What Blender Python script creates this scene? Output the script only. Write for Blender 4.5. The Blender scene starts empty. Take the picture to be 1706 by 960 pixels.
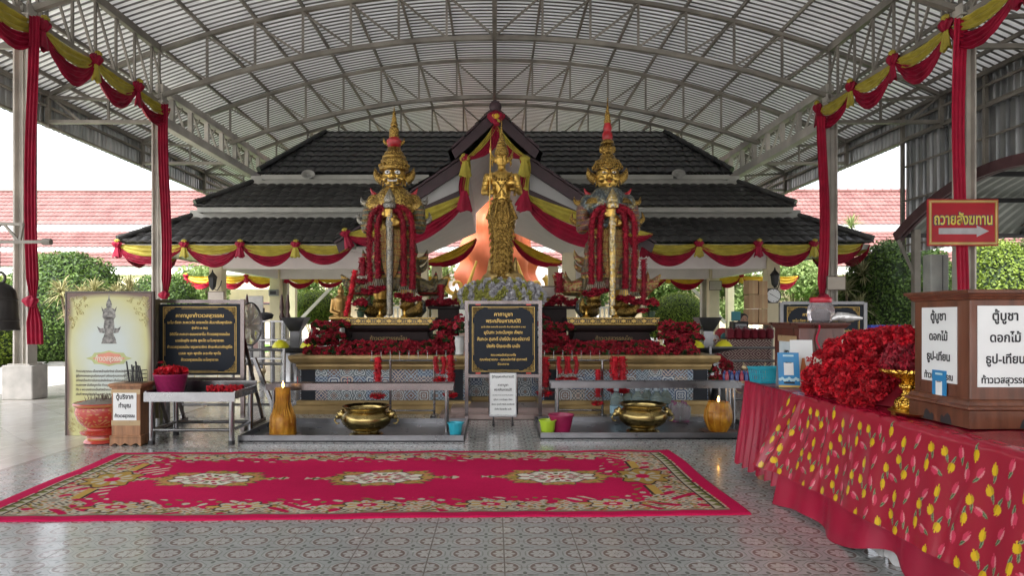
import bpy, bmesh, math, random
import numpy as np
from mathutils import Vector, Matrix, Euler, noise

PI = math.pi
R = math.radians
random.seed(7)
rng = np.random.default_rng(7)
SC = bpy.context.scene
COL = SC.collection

# ---------------------------------------------------------------- camera
EYE = 1.5
cam_d = bpy.data.cameras.new('camera')
cam_d.sensor_width = 36.0
cam_d.lens = 23.99
cam_d.shift_x = 0.0170
cam_d.shift_y = 0.0281
cam_d.clip_start = 0.05
cam_d.clip_end = 2000
cam = bpy.data.objects.new('camera', cam_d)
cam.location = (0, 0, EYE)
cam.rotation_euler = (R(90), 0, 0)
COL.objects.link(cam)
SC.camera = cam

# ---------------------------------------------------------------- sky and sun
SUN_EL, SUN_ROT = 58, 205
w = bpy.data.worlds.new('World')
SC.world = w
w.use_nodes = True
wn = w.node_tree
bg = wn.nodes['Background']
sky = wn.nodes.new('ShaderNodeTexSky')
sky.sky_type = 'NISHITA'
sky.sun_disc = False
sky.sun_elevation = R(SUN_EL)
sky.sun_rotation = R(SUN_ROT)
sky.air_density = 1.0
sky.dust_density = 6.0
sky.ozone_density = 1.0
hs = wn.nodes.new('ShaderNodeHueSaturation')       # a milky overcast sky
hs.inputs['Saturation'].default_value = 0.24
wn.links.new(sky.outputs[0], hs.inputs['Color'])
wn.links.new(hs.outputs[0], bg.inputs['Color'])
bg.inputs['Strength'].default_value = 0.15
sun_d = bpy.data.lights.new('sun', 'SUN')
sun_d.energy = 1.3
sun_d.angle = R(12)
sun_d.color = (1.0, 0.99, 0.975)
sun = bpy.data.objects.new('sun', sun_d)
# light comes from behind the shrine, high up
sd = Vector((math.sin(R(SUN_ROT)) * math.cos(R(SUN_EL)), math.cos(R(SUN_ROT)) * math.cos(R(SUN_EL)), math.sin(R(SUN_EL))))
sun.rotation_euler = (sd).to_track_quat('Z', 'Y').to_euler()
COL.objects.link(sun)

SC.view_settings.view_transform = 'Standard'
SC.view_settings.look = 'None'
SC.view_settings.gamma = 1
SC.view_settings.exposure = 2.3
SC.view_settings.use_curve_mapping = False
SC.cycles.max_bounces = 7
SC.cycles.diffuse_bounces = 4
SC.cycles.glossy_bounces = 3
SC.cycles.transmission_bounces = 4
SC.cycles.transparent_max_bounces = 6
SC.cycles.caustics_reflective = False
SC.cycles.caustics_refractive = False
SC.cycles.use_denoising = True

# ---------------------------------------------------------------- helpers
def P(px, py, D):
    """a point of the place seen at (px,py) of the 1706x960 photograph, D metres ahead"""
    return Vector(((px - 824) * D / 1137.0, D, EYE - (py - 528) * D / 1137.0))

def tag(o, label=None, cat=None, group=None, kind=None):
    if label: o['label'] = label
    if cat: o['category'] = cat
    if group: o['group'] = group
    if kind: o['kind'] = kind
    return o

def thing(name, label, cat, loc=(0, 0, 0), rz=0.0, group=None):
    o = bpy.data.objects.new(name, None)
    o.empty_display_size = 0.1
    o.location = loc
    o.rotation_euler = (0, 0, rz)
    COL.objects.link(o)
    return tag(o, label, cat, group)

def link(name, me, parent=None, loc=None):
    o = bpy.data.objects.new(name, me)
    COL.objects.link(o)
    if parent is not None: o.parent = parent
    if loc is not None: o.location = loc
    return o

def copy_tree(o, parent=None):
    c = o.copy()
    COL.objects.link(c)
    if parent is not None: c.parent = parent
    for ch in [x for x in KIDS.get(o.name, [])] or list(o.children):
        copy_tree(ch, c)
    return c
KIDS = {}

class MB:
    def __init__(s):
        s.v = []; s.f = []; s.c = []; s.m = Matrix.Identity(4); s.mi = []; s.cur = 0
    def add(s, vs, fs):
        b = len(s.v); m = s.m
        s.v.extend([tuple(m @ Vector(p)) for p in vs])
        s.f.extend([tuple(i + b for i in f) for f in fs])
        s.mi.extend([s.cur] * len(fs))
        return s
    def box(s, c, sz, rot=None):
        hx, hy, hz = sz[0] / 2, sz[1] / 2, sz[2] / 2
        vs = [Vector((x, y, z)) for z in (-hz, hz) for y in (-hy, hy) for x in (-hx, hx)]
        if rot is not None:
            rm = rot if isinstance(rot, Matrix) else Euler(rot).to_matrix()
            vs = [rm @ p for p in vs]
        c = Vector(c)
        return s.add([p + c for p in vs], [(0, 2, 3, 1), (4, 5, 7, 6), (0, 1, 5, 4), (2, 6, 7, 3), (0, 4, 6, 2), (1, 3, 7, 5)])
    def cbox(s, c, sz, b=0.01):
        """box with chamfered edges"""
        hx, hy, hz = sz[0] / 2, sz[1] / 2, sz[2] / 2
        b = min(b, hx * .9, hy * .9, hz * .9)
        vs = []; 
        ring = [(hx, hy - b), (hx - b, hy), (-hx + b, hy), (-hx, hy - b), (-hx, -hy + b), (-hx + b, -hy), (hx - b, -hy), (hx, -hy + b)]
        ins = [(x - math.copysign(b, x), y - math.copysign(b, y)) for x, y in ring]
        lv = [(ins, -hz), (ring, -hz + b), (ring, hz - b), (ins, hz)]
        for r, z in lv:
            vs += [(c[0] + x, c[1] + y, c[2] + z) for x, y in r]
        fs = [tuple(reversed(range(8))), tuple(range(24, 32))]
        for k in range(3):
            for i in range(8):
                j = (i + 1) % 8
                fs.append((k * 8 + i, k * 8 + j, k * 8 + 8 + j, k * 8 + 8 + i))
        return s.add(vs, fs)
    def bar(s, p0, p1, w=0.05, h=None, up=(0, 0, 1)):
        h = h or w
        p0 = Vector(p0); p1 = Vector(p1); d = p1 - p0
        L = d.length
        if L < 1e-6: return s
        d.normalize()
        up = Vector(up)
        if abs(d.dot(up)) > .98: up = Vector((0, 1, 0))
        x = d.cross(up).normalized(); z = x.cross(d)
        vs = []
        for p in (p0, p1):
            for a, b in ((-1, -1), (1, -1), (1, 1), (-1, 1)):
                vs.append(p + x * a * w / 2 + z * b * h / 2)
        return s.add(vs, [(3, 2, 1, 0), (4, 5, 6, 7), (0, 1, 5, 4), (1, 2, 6, 5), (2, 3, 7, 6), (3, 0, 4, 7)])
    def cyl(s, p0, p1, r0, r1=None, n=12, cap=True):
        r1 = r0 if r1 is None else r1
        return s.tube([p0, p1], [r0, r1], n, cap)
    def tube(s, pts, r, n=8, cap=True, flat=1.0):
        pts = [Vector(p) for p in pts]
        if not hasattr(r, '__len__'): r = [r] * len(pts)
        vs = []; fs = []
        prev = None
        for i, p in enumerate(pts):
            a = pts[max(i - 1, 0)]; b = pts[min(i + 1, len(pts) - 1)]
            d = (b - a)
            if d.length < 1e-9: d = Vector((0, 0, 1))
            d.normalize()
            if prev is None:
                u = Vector((0, 1, 0)) if abs(d.y) < .9 else Vector((1, 0, 0))
            else: u = prev
            x = (u - d * u.dot(d))
            if x.length < 1e-6: x = Vector((1, 0, 0))
            x.normalize(); y = d.cross(x); prev = x
            for k in range(n):
                t = 2 * PI * k / n
                vs.append(p + (x * math.cos(t) * flat + y * math.sin(t)) * r[i])
        for i in range(len(pts) - 1):
            for k in range(n):
                j = (k + 1) % n
                fs.append((i * n + k, i * n + j, i * n + n + j, i * n + n + k))
        if cap:
            fs.append(tuple(reversed(range(n)))); m = (len(pts) - 1) * n
            fs.append(tuple(range(m, m + n)))
        return s.add(vs, fs)
    def lathe(s, prof, c=(0, 0, 0), n=24, sx=1, sy=1, closed=False, wob=0, lobes=0):
        vs = []; fs = []
        for r, z in prof:
            for k in range(n):
                t = 2 * PI * k / n
                rr = r * (1 + (wob * math.cos(lobes * t) if lobes else 0))
                vs.append((c[0] + rr * math.cos(t) * sx, c[1] + rr * math.sin(t) * sy, c[2] + z))
        m = len(prof)
        for i in range(m - 1):
            for k in range(n):
                j = (k + 1) % n
                fs.append((i * n + k, i * n + j, i * n + n + j, i * n + n + k))
        if not closed:
            if prof[0][0] > 1e-5: fs.append(tuple(reversed(range(n))))
            if prof[-1][0] > 1e-5: fs.append(tuple(range((m - 1) * n, m * n)))
        return s.add(vs, fs)
    def ell(s, c, r, n=16, m=10, rot=None):
        if not hasattr(r, '__len__'): r = (r, r, r)
        vs = []; fs = []
        rm = Euler(rot).to_matrix() if rot is not None else None
        for i in range(m + 1):
            ph = PI * i / m
            for k in range(n):
                t = 2 * PI * k / n
                p = Vector((r[0] * math.sin(ph) * math.cos(t), r[1] * math.sin(ph) * math.sin(t), -r[2] * math.cos(ph)))
                if rm: p = rm @ p
                vs.append(p + Vector(c))
        for i in range(m):
            for k in range(n):
                j = (k + 1) % n
                fs.append((i * n + k, i * n + j, i * n + n + j, i * n + n + k))
        return s.add(vs, fs)
    def prism(s, poly, y0, y1):
        """poly of (x,z) extruded from y0 (front) to y1"""
        n = len(poly)
        vs = [(x, y0, z) for x, z in poly] + [(x, y1, z) for x, z in poly]
        fs = [tuple(range(n)), tuple(reversed(range(n, 2 * n)))]
        for i in range(n):
            j = (i + 1) % n
            fs.append((i, i + n, j + n, j))
        return s.add(vs, fs)
    def grid(s, fn, nu, nv, wrap=False):
        vs = [fn(i / nu, j / nv) for j in range(nv + 1) for i in range(nu + 1)]
        fs = []
        for j in range(nv):
            for i in range(nu):
                a = j * (nu + 1) + i
                fs.append((a, a + 1, a + nu + 2, a + nu + 1))
        return s.add(vs, fs)
    def sweep(s, prof, path, closed=False):
        """prof of (out,z) swept round a horizontal path of (x,y); out = outward offset, mitred corners"""
        n = len(path); k = len(prof); vs = []
        for i, (x, y) in enumerate(path):
            a = Vector(path[(i - 1) % n]) if (closed or i > 0) else None
            b = Vector(path[(i + 1) % n]) if (closed or i < n - 1) else None
            p = Vector((x, y))
            d1 = (p - a).normalized() if a is not None else None
            d2 = (b - p).normalized() if b is not None else None
            d1 = d1 or d2; d2 = d2 or d1
            n1 = Vector((d1.y, -d1.x)); n2 = Vector((d2.y, -d2.x))
            m = (n1 + n2); m = m / max(m.length_squared / 2, .2)
            for o, z in prof: vs.append((x + m.x * o, y + m.y * o, z))
        fs = []
        rngn = n if closed else n - 1
        for i in range(rngn):
            j = (i + 1) % n
            for q in range(k - 1):
                fs.append((i * k + q, j * k + q, j * k + q + 1, i * k + q + 1))
        return s.add(vs, fs)
    def mesh(s, name, mats=None, smooth=False):
        me = bpy.data.meshes.new(name)
        me.from_pydata(s.v, [], s.f)
        if mats:
            for m in (mats if isinstance(mats, (list, tuple)) else [mats]): me.materials.append(m)
        if any(s.mi): me.polygons.foreach_set('material_index', s.mi)
        if smooth:
            me.polygons.foreach_set('use_smooth', [True] * len(me.polygons))
            if smooth != 'all':
                bm = bmesh.new(); bm.from_mesh(me)
                for e in bm.edges:
                    if len(e.link_faces) == 2 and e.calc_face_angle(0) > R(smooth if smooth is not True else 40): e.smooth = False
                bm.to_mesh(me); bm.free()
        me.update()
        return me
    def build(s, name, mats=None, parent=None, smooth=False):
        return link(name, s.mesh(name, mats, smooth), parent)

def fast_mesh(name, V, F, mat=None, smooth=False):
    """V (n,3), F (m,4) numpy arrays"""
    me = bpy.data.meshes.new(name)
    V = np.asarray(V, dtype=np.float32); F = np.asarray(F, dtype=np.int32)
    me.vertices.add(len(V)); me.vertices.foreach_set('co', V.ravel())
    k = F.shape[1]
    me.loops.add(F.size); me.loops.foreach_set('vertex_index', F.ravel())
    me.polygons.add(len(F)); me.polygons.foreach_set('loop_start', np.arange(0, F.size, k, dtype=np.int32))
    try: me.polygons.foreach_set('loop_total', np.full(len(F), k, dtype=np.int32))
    except Exception: pass
    if smooth: me.polygons.foreach_set('use_smooth', np.ones(len(F), dtype=bool))
    if mat: me.materials.append(mat)
    me.update(calc_edges=True)
    me.validate()
    return me

def petals(C, N, size, squash=1.0, bend=.25, aspect=1.0):
    """quads at centres C facing normals N; returns V,F"""
    n = len(C)
    r = rng.normal(size=(n, 3))
    N = N / (np.linalg.norm(N, axis=1, keepdims=True) + 1e-9)
    U = np.cross(N, r); U /= (np.linalg.norm(U, axis=1, keepdims=True) + 1e-9)
    W = np.cross(N, U)
    s = (size * (0.7 + 0.6 * rng.random(n)))[:, None]
    a = s * aspect
    V = np.stack([C - U * s - W * a * .45, C - W * a + U * s * .15, C + U * s + W * a * .3 + N * s * bend, C + W * a], axis=1).reshape(-1, 3)
    F = np.arange(4 * n).reshape(n, 4)
    return V, F

def organic(name, prims, voxel, mat, parent=None, smooth=3, ret_mesh=False):
    """one continuous skin over a set of overlapping tapered limbs and ellipsoids"""
    mb = MB()
    for p in prims:
        if p[0] == 'e': mb.ell(p[1], p[2], 16, 10, p[3] if len(p) > 3 else None)
        elif p[0] == 'c':
            n = 12
            mb.tube([p[1], p[2]], [p[3], p[4]], n, True, p[5] if len(p) > 5 else 1)
            mb.ell(p[1], p[3], 12, 8); mb.ell(p[2], p[4], 12, 8)
        elif p[0] == 't': mb.tube(p[1], p[2], 12, True)
        elif p[0] == 'l': mb.lathe(p[1], p[2], 24, p[3], p[4])
        elif p[0] == 'b': mb.box(p[1], p[2], p[3] if len(p) > 3 else None)
    me = mb.mesh(name)
    o = bpy.data.objects.new(name, me); COL.objects.link(o)
    bmn = bmesh.new(); bmn.from_mesh(me); bmesh.ops.remove_doubles(bmn, verts=bmn.verts, dist=1e-5)
    bmesh.ops.recalc_face_normals(bmn, faces=bmn.faces); bmn.to_mesh(me); bmn.free()
    rm = o.modifiers.new('r', 'REMESH'); rm.mode = 'VOXEL'; rm.voxel_size = voxel; rm.use_smooth_shade = True
    if smooth:
        sm = o.modifiers.new('s', 'SMOOTH'); sm.factor = .5; sm.iterations = smooth
    dg = bpy.context.evaluated_depsgraph_get()
    dg.update()
    m2 = bpy.data.meshes.new_from_object(o.evaluated_get(dg))
    m2.name = name
    o.modifiers.clear()
    m2.materials.clear(); m2.materials.append(mat)
    m2.polygons.foreach_set('use_smooth', [True] * len(m2.polygons))
    if ret_mesh:
        bpy.data.objects.remove(o); return m2
    o.data = m2
    if parent is not None: o.parent = parent
    return o

def text_mesh(lines, mat, name='lettering', parent=None, rot=None, loc=(0, 0, 0), depth=0.0008, bold=0.0):
    """lines: (string, x, z, height, max_width or None); drawn in the XZ plane facing -Y, centred"""
    V = []; F = []
    for s_, x, z, h, mw in lines:
        c = bpy.data.curves.new('t', 'FONT')
        c.body = s_; c.size = 1.0; c.align_x = 'CENTER'; c.align_y = 'BOTTOM_BASELINE'
        c.resolution_u = 2; c.offset = bold; c.extrude = depth / max(h, 1e-3)
        o = bpy.data.objects.new('t', c); COL.objects.link(o)
        dg = bpy.context.evaluated_depsgraph_get()
        me = bpy.data.meshes.new_from_object(o.evaluated_get(dg))
        xs = [v.co.x for v in me.vertices]
        if xs:
            wd = max(xs) - min(xs)
            k = h; kx = min(h, mw / wd) if mw else h
            b = len(V)
            for v in me.vertices: V.append((x + v.co.x * kx, -v.co.z * k - .001, z + v.co.y * k))
            for p in me.polygons: F.append(tuple(b + i for i in p.vertices))
        bpy.data.objects.remove(o); bpy.data.curves.remove(c); bpy.data.meshes.remove(me)
    me = bpy.data.meshes.new(name); me.from_pydata(V, [], F); me.materials.append(mat)
    o = link(name, me, parent, loc)
    if rot is not None: o.rotation_euler = rot
    return o

# ---------------------------------------------------------------- materials
class E_:
    """little expression layer over shader math nodes"""
    def __init__(s, nt, sock): s.nt = nt; s.k = sock
    def _op(s, op, *a, clamp=False):
        n = s.nt.nodes.new('ShaderNodeMath'); n.operation = op; n.use_clamp = clamp
        for i, x in enumerate((s,) + a):
            if isinstance(x, E_): s.nt.links.new(x.k, n.inputs[i])
            else: n.inputs[i].default_value = x
        return E_(s.nt, n.outputs[0])
    def __add__(s, o): return s._op('ADD', o)
    __radd__ = __add__
    def __sub__(s, o): return s._op('SUBTRACT', o)
    def __rsub__(s, o): return (s * -1) + o
    def __mul__(s, o): return s._op('MULTIPLY', o)
    __rmul__ = __mul__
    def __truediv__(s, o): return s._op('DIVIDE', o)
    def sin(s): return s._op('SINE')
    def cos(s): return s._op('COSINE')
    def abs(s): return s._op('ABSOLUTE')
    def fl(s): return s._op('FLOOR')
    def fr(s): return s._op('FRACT')
    def sqrt(s): return s._op('SQRT')
    def lt(s, o): return s._op('LESS_THAN', o)
    def gt(s, o): return s._op('GREATER_THAN', o)
    def mn(s, o): return s._op('MINIMUM', o)
    def mx(s, o): return s._op('MAXIMUM', o)
    def pw(s, o): return s._op('POWER', o)
    def at2(s, o): return s._op('ARCTAN2', o)
    def mod(s, o): return s._op('MODULO', o)
    def step(s, e, wd=.02):
        """1 below e, soft edge"""
        return (((s - e) * (-1.0 / wd)) + .5)._op('MAXIMUM', 0.0)._op('MINIMUM', 1.0)

def mixc(nt, f, a, b):
    n = nt.nodes.new('ShaderNodeMix'); n.data_type = 'RGBA'
    for x, i in ((f, 0), (a, 6), (b, 7)):
        if isinstance(x, E_): nt.links.new(x.k, n.inputs[i])
        elif hasattr(x, 'is_linked'): nt.links.new(x, n.inputs[i])
        elif i == 0: n.inputs[i].default_value = x
        else: n.inputs[i].default_value = (x[0], x[1], x[2], 1)
    return n.outputs[2]

MATS = {}
def base_mat(name, rough=.6, metal=0.0):
    m = bpy.data.materials.new(name); m.use_nodes = True
    nt = m.node_tree; b = nt.nodes['Principled BSDF']
    b.inputs['Roughness'].default_value = rough; b.inputs['Metallic'].default_value = metal
    MATS[name] = m
    return m, nt, b

def coords(nt, kind='Object'):
    tc = nt.nodes.new('ShaderNodeTexCoord')
    sx = nt.nodes.new('ShaderNodeSeparateXYZ')
    nt.links.new(tc.outputs[kind], sx.inputs[0])
    return tc.outputs[kind], E_(nt, sx.outputs[0]), E_(nt, sx.outputs[1]), E_(nt, sx.outputs[2])

def noise_n(nt, vec, scale, detail=4, rough=.55, dist=0.0):
    n = nt.nodes.new('ShaderNodeTexNoise'); n.inputs['Scale'].default_value = scale
    n.inputs['Detail'].default_value = detail; n.inputs['Roughness'].default_value = rough
    n.inputs['Distortion'].default_value = dist
    if vec is not None: nt.links.new(vec, n.inputs['Vector'])
    return n

def add_bump(nt, b, sock, strength, dist=.01):
    bp = nt.nodes.new('ShaderNodeBump'); bp.inputs['Strength'].default_value = strength; bp.inputs['Distance'].default_value = dist
    nt.links.new(sock.k if isinstance(sock, E_) else sock, bp.inputs['Height'])
    nt.links.new(bp.outputs[0], b.inputs['Normal'])
    return bp

def mat(name, col, rough=.6, metal=0.0, var=.15, vs=3.0, bump=.1, bs=60.0, col2=None, coat=0, sheen=0, island=0, emit=0, stretch=None, transm=0, spec=None, alpha=None):
    if name in MATS: return MATS[name]
    m, nt, b = base_mat(name, rough, metal)
    tc = nt.nodes.new('ShaderNodeTexCoord'); vec = tc.outputs['Object']
    if stretch:
        mp = nt.nodes.new('ShaderNodeMapping'); mp.inputs['Scale'].default_value = stretch
        nt.links.new(vec, mp.inputs[0]); vec = mp.outputs[0]
    n = noise_n(nt, vec, vs, 5)
    c0 = tuple(x * (1 - var) for x in col); c1 = col2 or tuple(min(1, x * (1 + var)) for x in col)
    rp = nt.nodes.new('ShaderNodeValToRGB')
    rp.color_ramp.elements[0].position = .35; rp.color_ramp.elements[1].position = .65
    rp.color_ramp.elements[0].color = (*c0, 1); rp.color_ramp.elements[1].color = (*c1, 1)
    nt.links.new(n.outputs[0], rp.inputs[0])
    out = rp.outputs[0]
    if island:
        g = nt.nodes.new('ShaderNodeNewGeometry')
        h = nt.nodes.new('ShaderNodeHueSaturation')
        v = E_(nt, g.outputs['Random Per Island']) * island + (1 - island / 2)
        nt.links.new(v.k, h.inputs['Value']); nt.links.new(out, h.inputs['Color']); out = h.outputs[0]
    nt.links.new(out, b.inputs['Base Color'])
    rv = E_(nt, n.outputs[0]) * .25 + (rough - .12)
    nt.links.new(rv._op('MAXIMUM', .03).k, b.inputs['Roughness'])
    if bump:
        n2 = noise_n(nt, vec, bs, 3)
        add_bump(nt, b, n2.outputs[0], bump)
    if coat: b.inputs['Coat Weight'].default_value = coat; b.inputs['Coat Roughness'].default_value = .08
    if sheen: b.inputs['Sheen Weight'].default_value = sheen
    if emit: nt.links.new(out, b.inputs['Emission Color']); b.inputs['Emission Strength'].default_value = emit
    if transm: b.inputs['Transmission Weight'].default_value = transm
    if spec is not None: b.inputs['Specular IOR Level'].default_value = spec
    return m

def leaf_mat(name, c1, c2, tr=.35, scale=1.5):
    m, nt, b = base_mat(name, .55)
    vec, x, y, z = coords(nt)
    n = noise_n(nt, vec, scale, 3)
    g = nt.nodes.new('ShaderNodeNewGeometry')
    f = (E_(nt, n.outputs[0]) * .8 + E_(nt, g.outputs['Random Per Island']) * .8 - .3)._op('MAXIMUM', 0.)._op('MINIMUM', 1.)
    c = mixc(nt, f, c1, c2)
    nt.links.new(c, b.inputs['Base Color'])
    b.inputs['Specular IOR Level'].default_value = .3
    t = nt.nodes.new('ShaderNodeBsdfTranslucent'); nt.links.new(c, t.inputs['Color'])
    mx = nt.nodes.new('ShaderNodeMixShader'); mx.inputs[0].default_value = tr
    out = nt.nodes['Material Output']
    nt.links.new(b.outputs[0], mx.inputs[1]); nt.links.new(t.outputs[0], mx.inputs[2]); nt.links.new(mx.outputs[0], out.inputs[0])
    return m

def attr_mat(name, rough=.8, bump=.2, bs=200, coat=0, sheen=0, var=.12, spec=.5):
    m, nt, b = base_mat(name, rough); b.inputs['Specular IOR Level'].default_value = spec
    a = nt.nodes.new('ShaderNodeVertexColor'); a.layer_name = 'Col'
    tc = nt.nodes.new('ShaderNodeTexCoord')
    n = noise_n(nt, tc.outputs['Object'], 2.5, 6)
    h = nt.nodes.new('ShaderNodeHueSaturation')
    nt.links.new(a.outputs[0], h.inputs['Color'])
    nt.links.new((E_(nt, n.outputs[0]) * (2 * var) + (1 - var)).k, h.inputs['Value'])
    nt.links.new(h.outputs[0], b.inputs['Base Color'])
    if bump:
        n2 = noise_n(nt, tc.outputs['Object'], bs, 2); add_bump(nt, b, n2.outputs[0], bump, .005)
    if coat: b.inputs['Coat Weight'].default_value = coat; b.inputs['Coat Roughness'].default_value = .12
    if sheen: b.inputs['Sheen Weight'].default_value = sheen
    return m

# shared materials
STEEL = mat('painted_steel', (.24, .22, .19), .55, 0, .3, 1.2, .15, 50)
STEEL2 = mat('weathered_beam_paint', (.50, .47, .42), .6, 0, .3, .9, .15, 50)
STAIN = mat('stainless', (.27, .27, .28), .24, 1, .1, 6, .02, 30)
DARKSTAIN = mat('dull_stainless', (.19, .19, .20), .3, 1, .15, 4, .03, 30)
PINKSTAIN = mat('filmed_stainless', (.17, .145, .145), .22, 1, .15, 4, .03, 30)
GOLD = mat('gold_leaf', (.55, .35, .09), .36, 1, .2, 9, .15, 60)
DGOLD = mat('dull_gold', (.42, .27, .07), .38, .9, .3, 14, .5, 90)
BRASS = mat('brass', (.33, .25, .10), .24, 1, .22, 5, .05, 40)
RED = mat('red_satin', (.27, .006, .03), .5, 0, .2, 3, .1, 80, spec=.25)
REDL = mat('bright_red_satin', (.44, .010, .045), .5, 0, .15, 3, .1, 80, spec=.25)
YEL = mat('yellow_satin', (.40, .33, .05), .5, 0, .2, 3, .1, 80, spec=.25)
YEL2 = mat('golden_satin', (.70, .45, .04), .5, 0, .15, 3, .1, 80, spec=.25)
CREAM = mat('cream_paint', (.72, .64, .44), .6, 0, .06, 2, .05, 50)
WHITE = mat('white_paint', (.78, .77, .75), .6, 0, .05, 2, .05, 50)
PINKW = mat('ceiling_paint', (.80, .74, .72), .6, 0, .04, 2, .03, 50)
FASC = mat('grey_white_fascia', (.46, .46, .42), .55, 0, .1, 2, .05, 50)
PURPLE = mat('purple_brown_board', (.045, .022, .028), .5, 0, .2, 3, .1, 40)
CONC = mat('concrete', (.45, .43, .40), .85, 0, .15, 4, .3, 60)
BLACK = mat('black_gloss', (.012, .011, .012), .2, 0, .2, 5, .02, 30)
DBLACK = mat('matt_black', (.02, .02, .022), .5, 0, .2, 5, .05, 60)
PAPER = mat('white_paper', (.78, .80, .80), .7, 0, .03, 3, .02, 60)
INK = mat('black_ink', (.015, .015, .02), .5, 0, .1, 5, 0)
GOLDP = mat('gold_paint', (.62, .42, .12), .4, .5, .15, 20, .05, 60)
REDF = mat('red_flower', (.44, .003, .014), .7, 0, .3, 6, .1, 60, island=.9)
DREDF = mat('dark_red_flower', (.30, .005, .02), .7, 0, .35, 5, .1, 60, island=1.0)
GLEAF = leaf_mat('bouquet_leaf', (.012, .035, .01), (.03, .08, .02), .2, 6)
# ================================================================ floor, ground
def floor_material():
    m, nt, b = base_mat('patterned_tile_floor', .16)
    vec, x, y, z = coords(nt)
    T = .474; q = T / 2
    # lattice: rosettes sit on the tile joints and in the middle of each tile
    u = ((x - .06) / q); v = ((y - 4.55) / q)
    fu = (u + .5).fr() - .5; fv = (v + .5).fr() - .5
    r = (fu * fu + fv * fv).sqrt(); th = fv.at2(fu)
    gu = u.fr() - .5; gv = v.fr() - .5
    ag = gu.abs(); bg_ = gv.abs()
    s = r.step(.375, .03) * (r * -1).step(-.335, .03) * 0
    ring = (r - .345).abs().step(.035, .02)              # thin pale gap then brown ring
    inner = r.step(.335, .02)
    petal = ((th * 4).cos().abs() * .10 + .20)
    flower = (r - petal).step(.0, .03)
    core = (r - .055).abs().step(.012, .015)
    vein = ((th * 4).sin().abs()).step(.16, .1) * (r - .14).abs().step(.05, .02)
    octo = (((fu.abs()).mx(fv.abs())).mx((fu.abs() + fv.abs()) * .72) - .425).abs().step(.008, .012)
    # leaf cross in the middle of four rosettes
    rg = (gu * gu + gv * gv).sqrt()
    lobe1 = ((ag - .13) * (ag - .13) * 1.2 + bg_ * bg_ * 6).sqrt().step(.10, .03)
    lobe2 = ((bg_ - .13) * (bg_ - .13) * 1.2 + ag * ag * 4).sqrt().step(.10, .03)
    lobe3 = (ag - .27).abs().mx(bg_ * 2.2).step(.05, .02)
    leaf = lobe1.mx(lobe2).mx(lobe3)
    lnk = ((fu.abs() - .5).abs() * 1.0).step(.0, .001)
    bars = ((fu.abs() - .44).abs().step(.008, .01) * fv.abs().step(.10, .01)).mx((fv.abs() - .44).abs().step(.008, .01) * fu.abs().step(.10, .01))
    pale = (.50, .50, .485); brown = (.22, .175, .16); green = (.18, .195, .18); base = (.41, .43, .42)
    c = mixc(nt, leaf, base, green)
    c = mixc(nt, octo.mx(bars) * .75, c, green)
    c = mixc(nt, r.step(.385, .02), c, pale)
    c = mixc(nt, r.step(.355, .02), c, brown)
    c = mixc(nt, flower, c, pale)
    c = mixc(nt, core.mx(vein) * .7, c, brown)
    # joints
    ju = (((x - .06) / T + .5).fr() - .5).abs(); jv = (((y - 4.55) / T + .5).fr() - .5).abs()
    joint = ju.mn(jv).step(.008, .004)
    c = mixc(nt, joint, c, (.16, .14, .12))
    # wear
    n1 = noise_n(nt, vec, .8, 6, .6); n2 = noise_n(nt, vec, 9, 4, .6)
    wear = (E_(nt, n1.outputs[0]) * .5 + E_(nt, n2.outputs[0]) * .3 + .55)
    hv = nt.nodes.new('ShaderNodeHueSaturation'); nt.links.new(c, hv.inputs['Color']); nt.links.new(wear.k, hv.inputs['Value'])
    # plain marble-look tiles outside |x| < 4.8, laid diagonally and larger
    M2 = .9
    a = (x + y) * .7071 / M2; d = (x - y) * .7071 / M2
    jm = ((a + .5).fr() - .5).abs().mn(((d + .5).fr() - .5).abs()).step(.004, .003)
    pl = noise_n(nt, vec, 1.3, 7, .65, 1.2)
    pc = mixc(nt, (E_(nt, pl.outputs[0]) * 2.4 - .75)._op('MAXIMUM', 0.)._op('MINIMUM', 1.), (.40, .37, .33), (.60, .58, .55))
    pc = mixc(nt, jm, pc, (.22, .2, .18))
    side = x.abs().step(4.8, .002)
    bd = (x.abs() - 4.8).abs().step(.035, .004)
    c2 = mixc(nt, side, pc, hv.outputs[0])
    c2 = mixc(nt, bd, c2, (.30, .27, .25))
    nt.links.new(c2, b.inputs['Base Color'])
    rr = E_(nt, n2.outputs[0]) * .22 + .12 + joint * .4
    nt.links.new(rr.k, b.inputs['Roughness'])
    hgt = (joint * -1.0) + E_(nt, n1.outputs[0]) * .25
    add_bump(nt, b, hgt, .25, .004)
    b.inputs['Coat Weight'].default_value = .25; b.inputs['Coat Roughness'].default_value = .1
    return m

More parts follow.
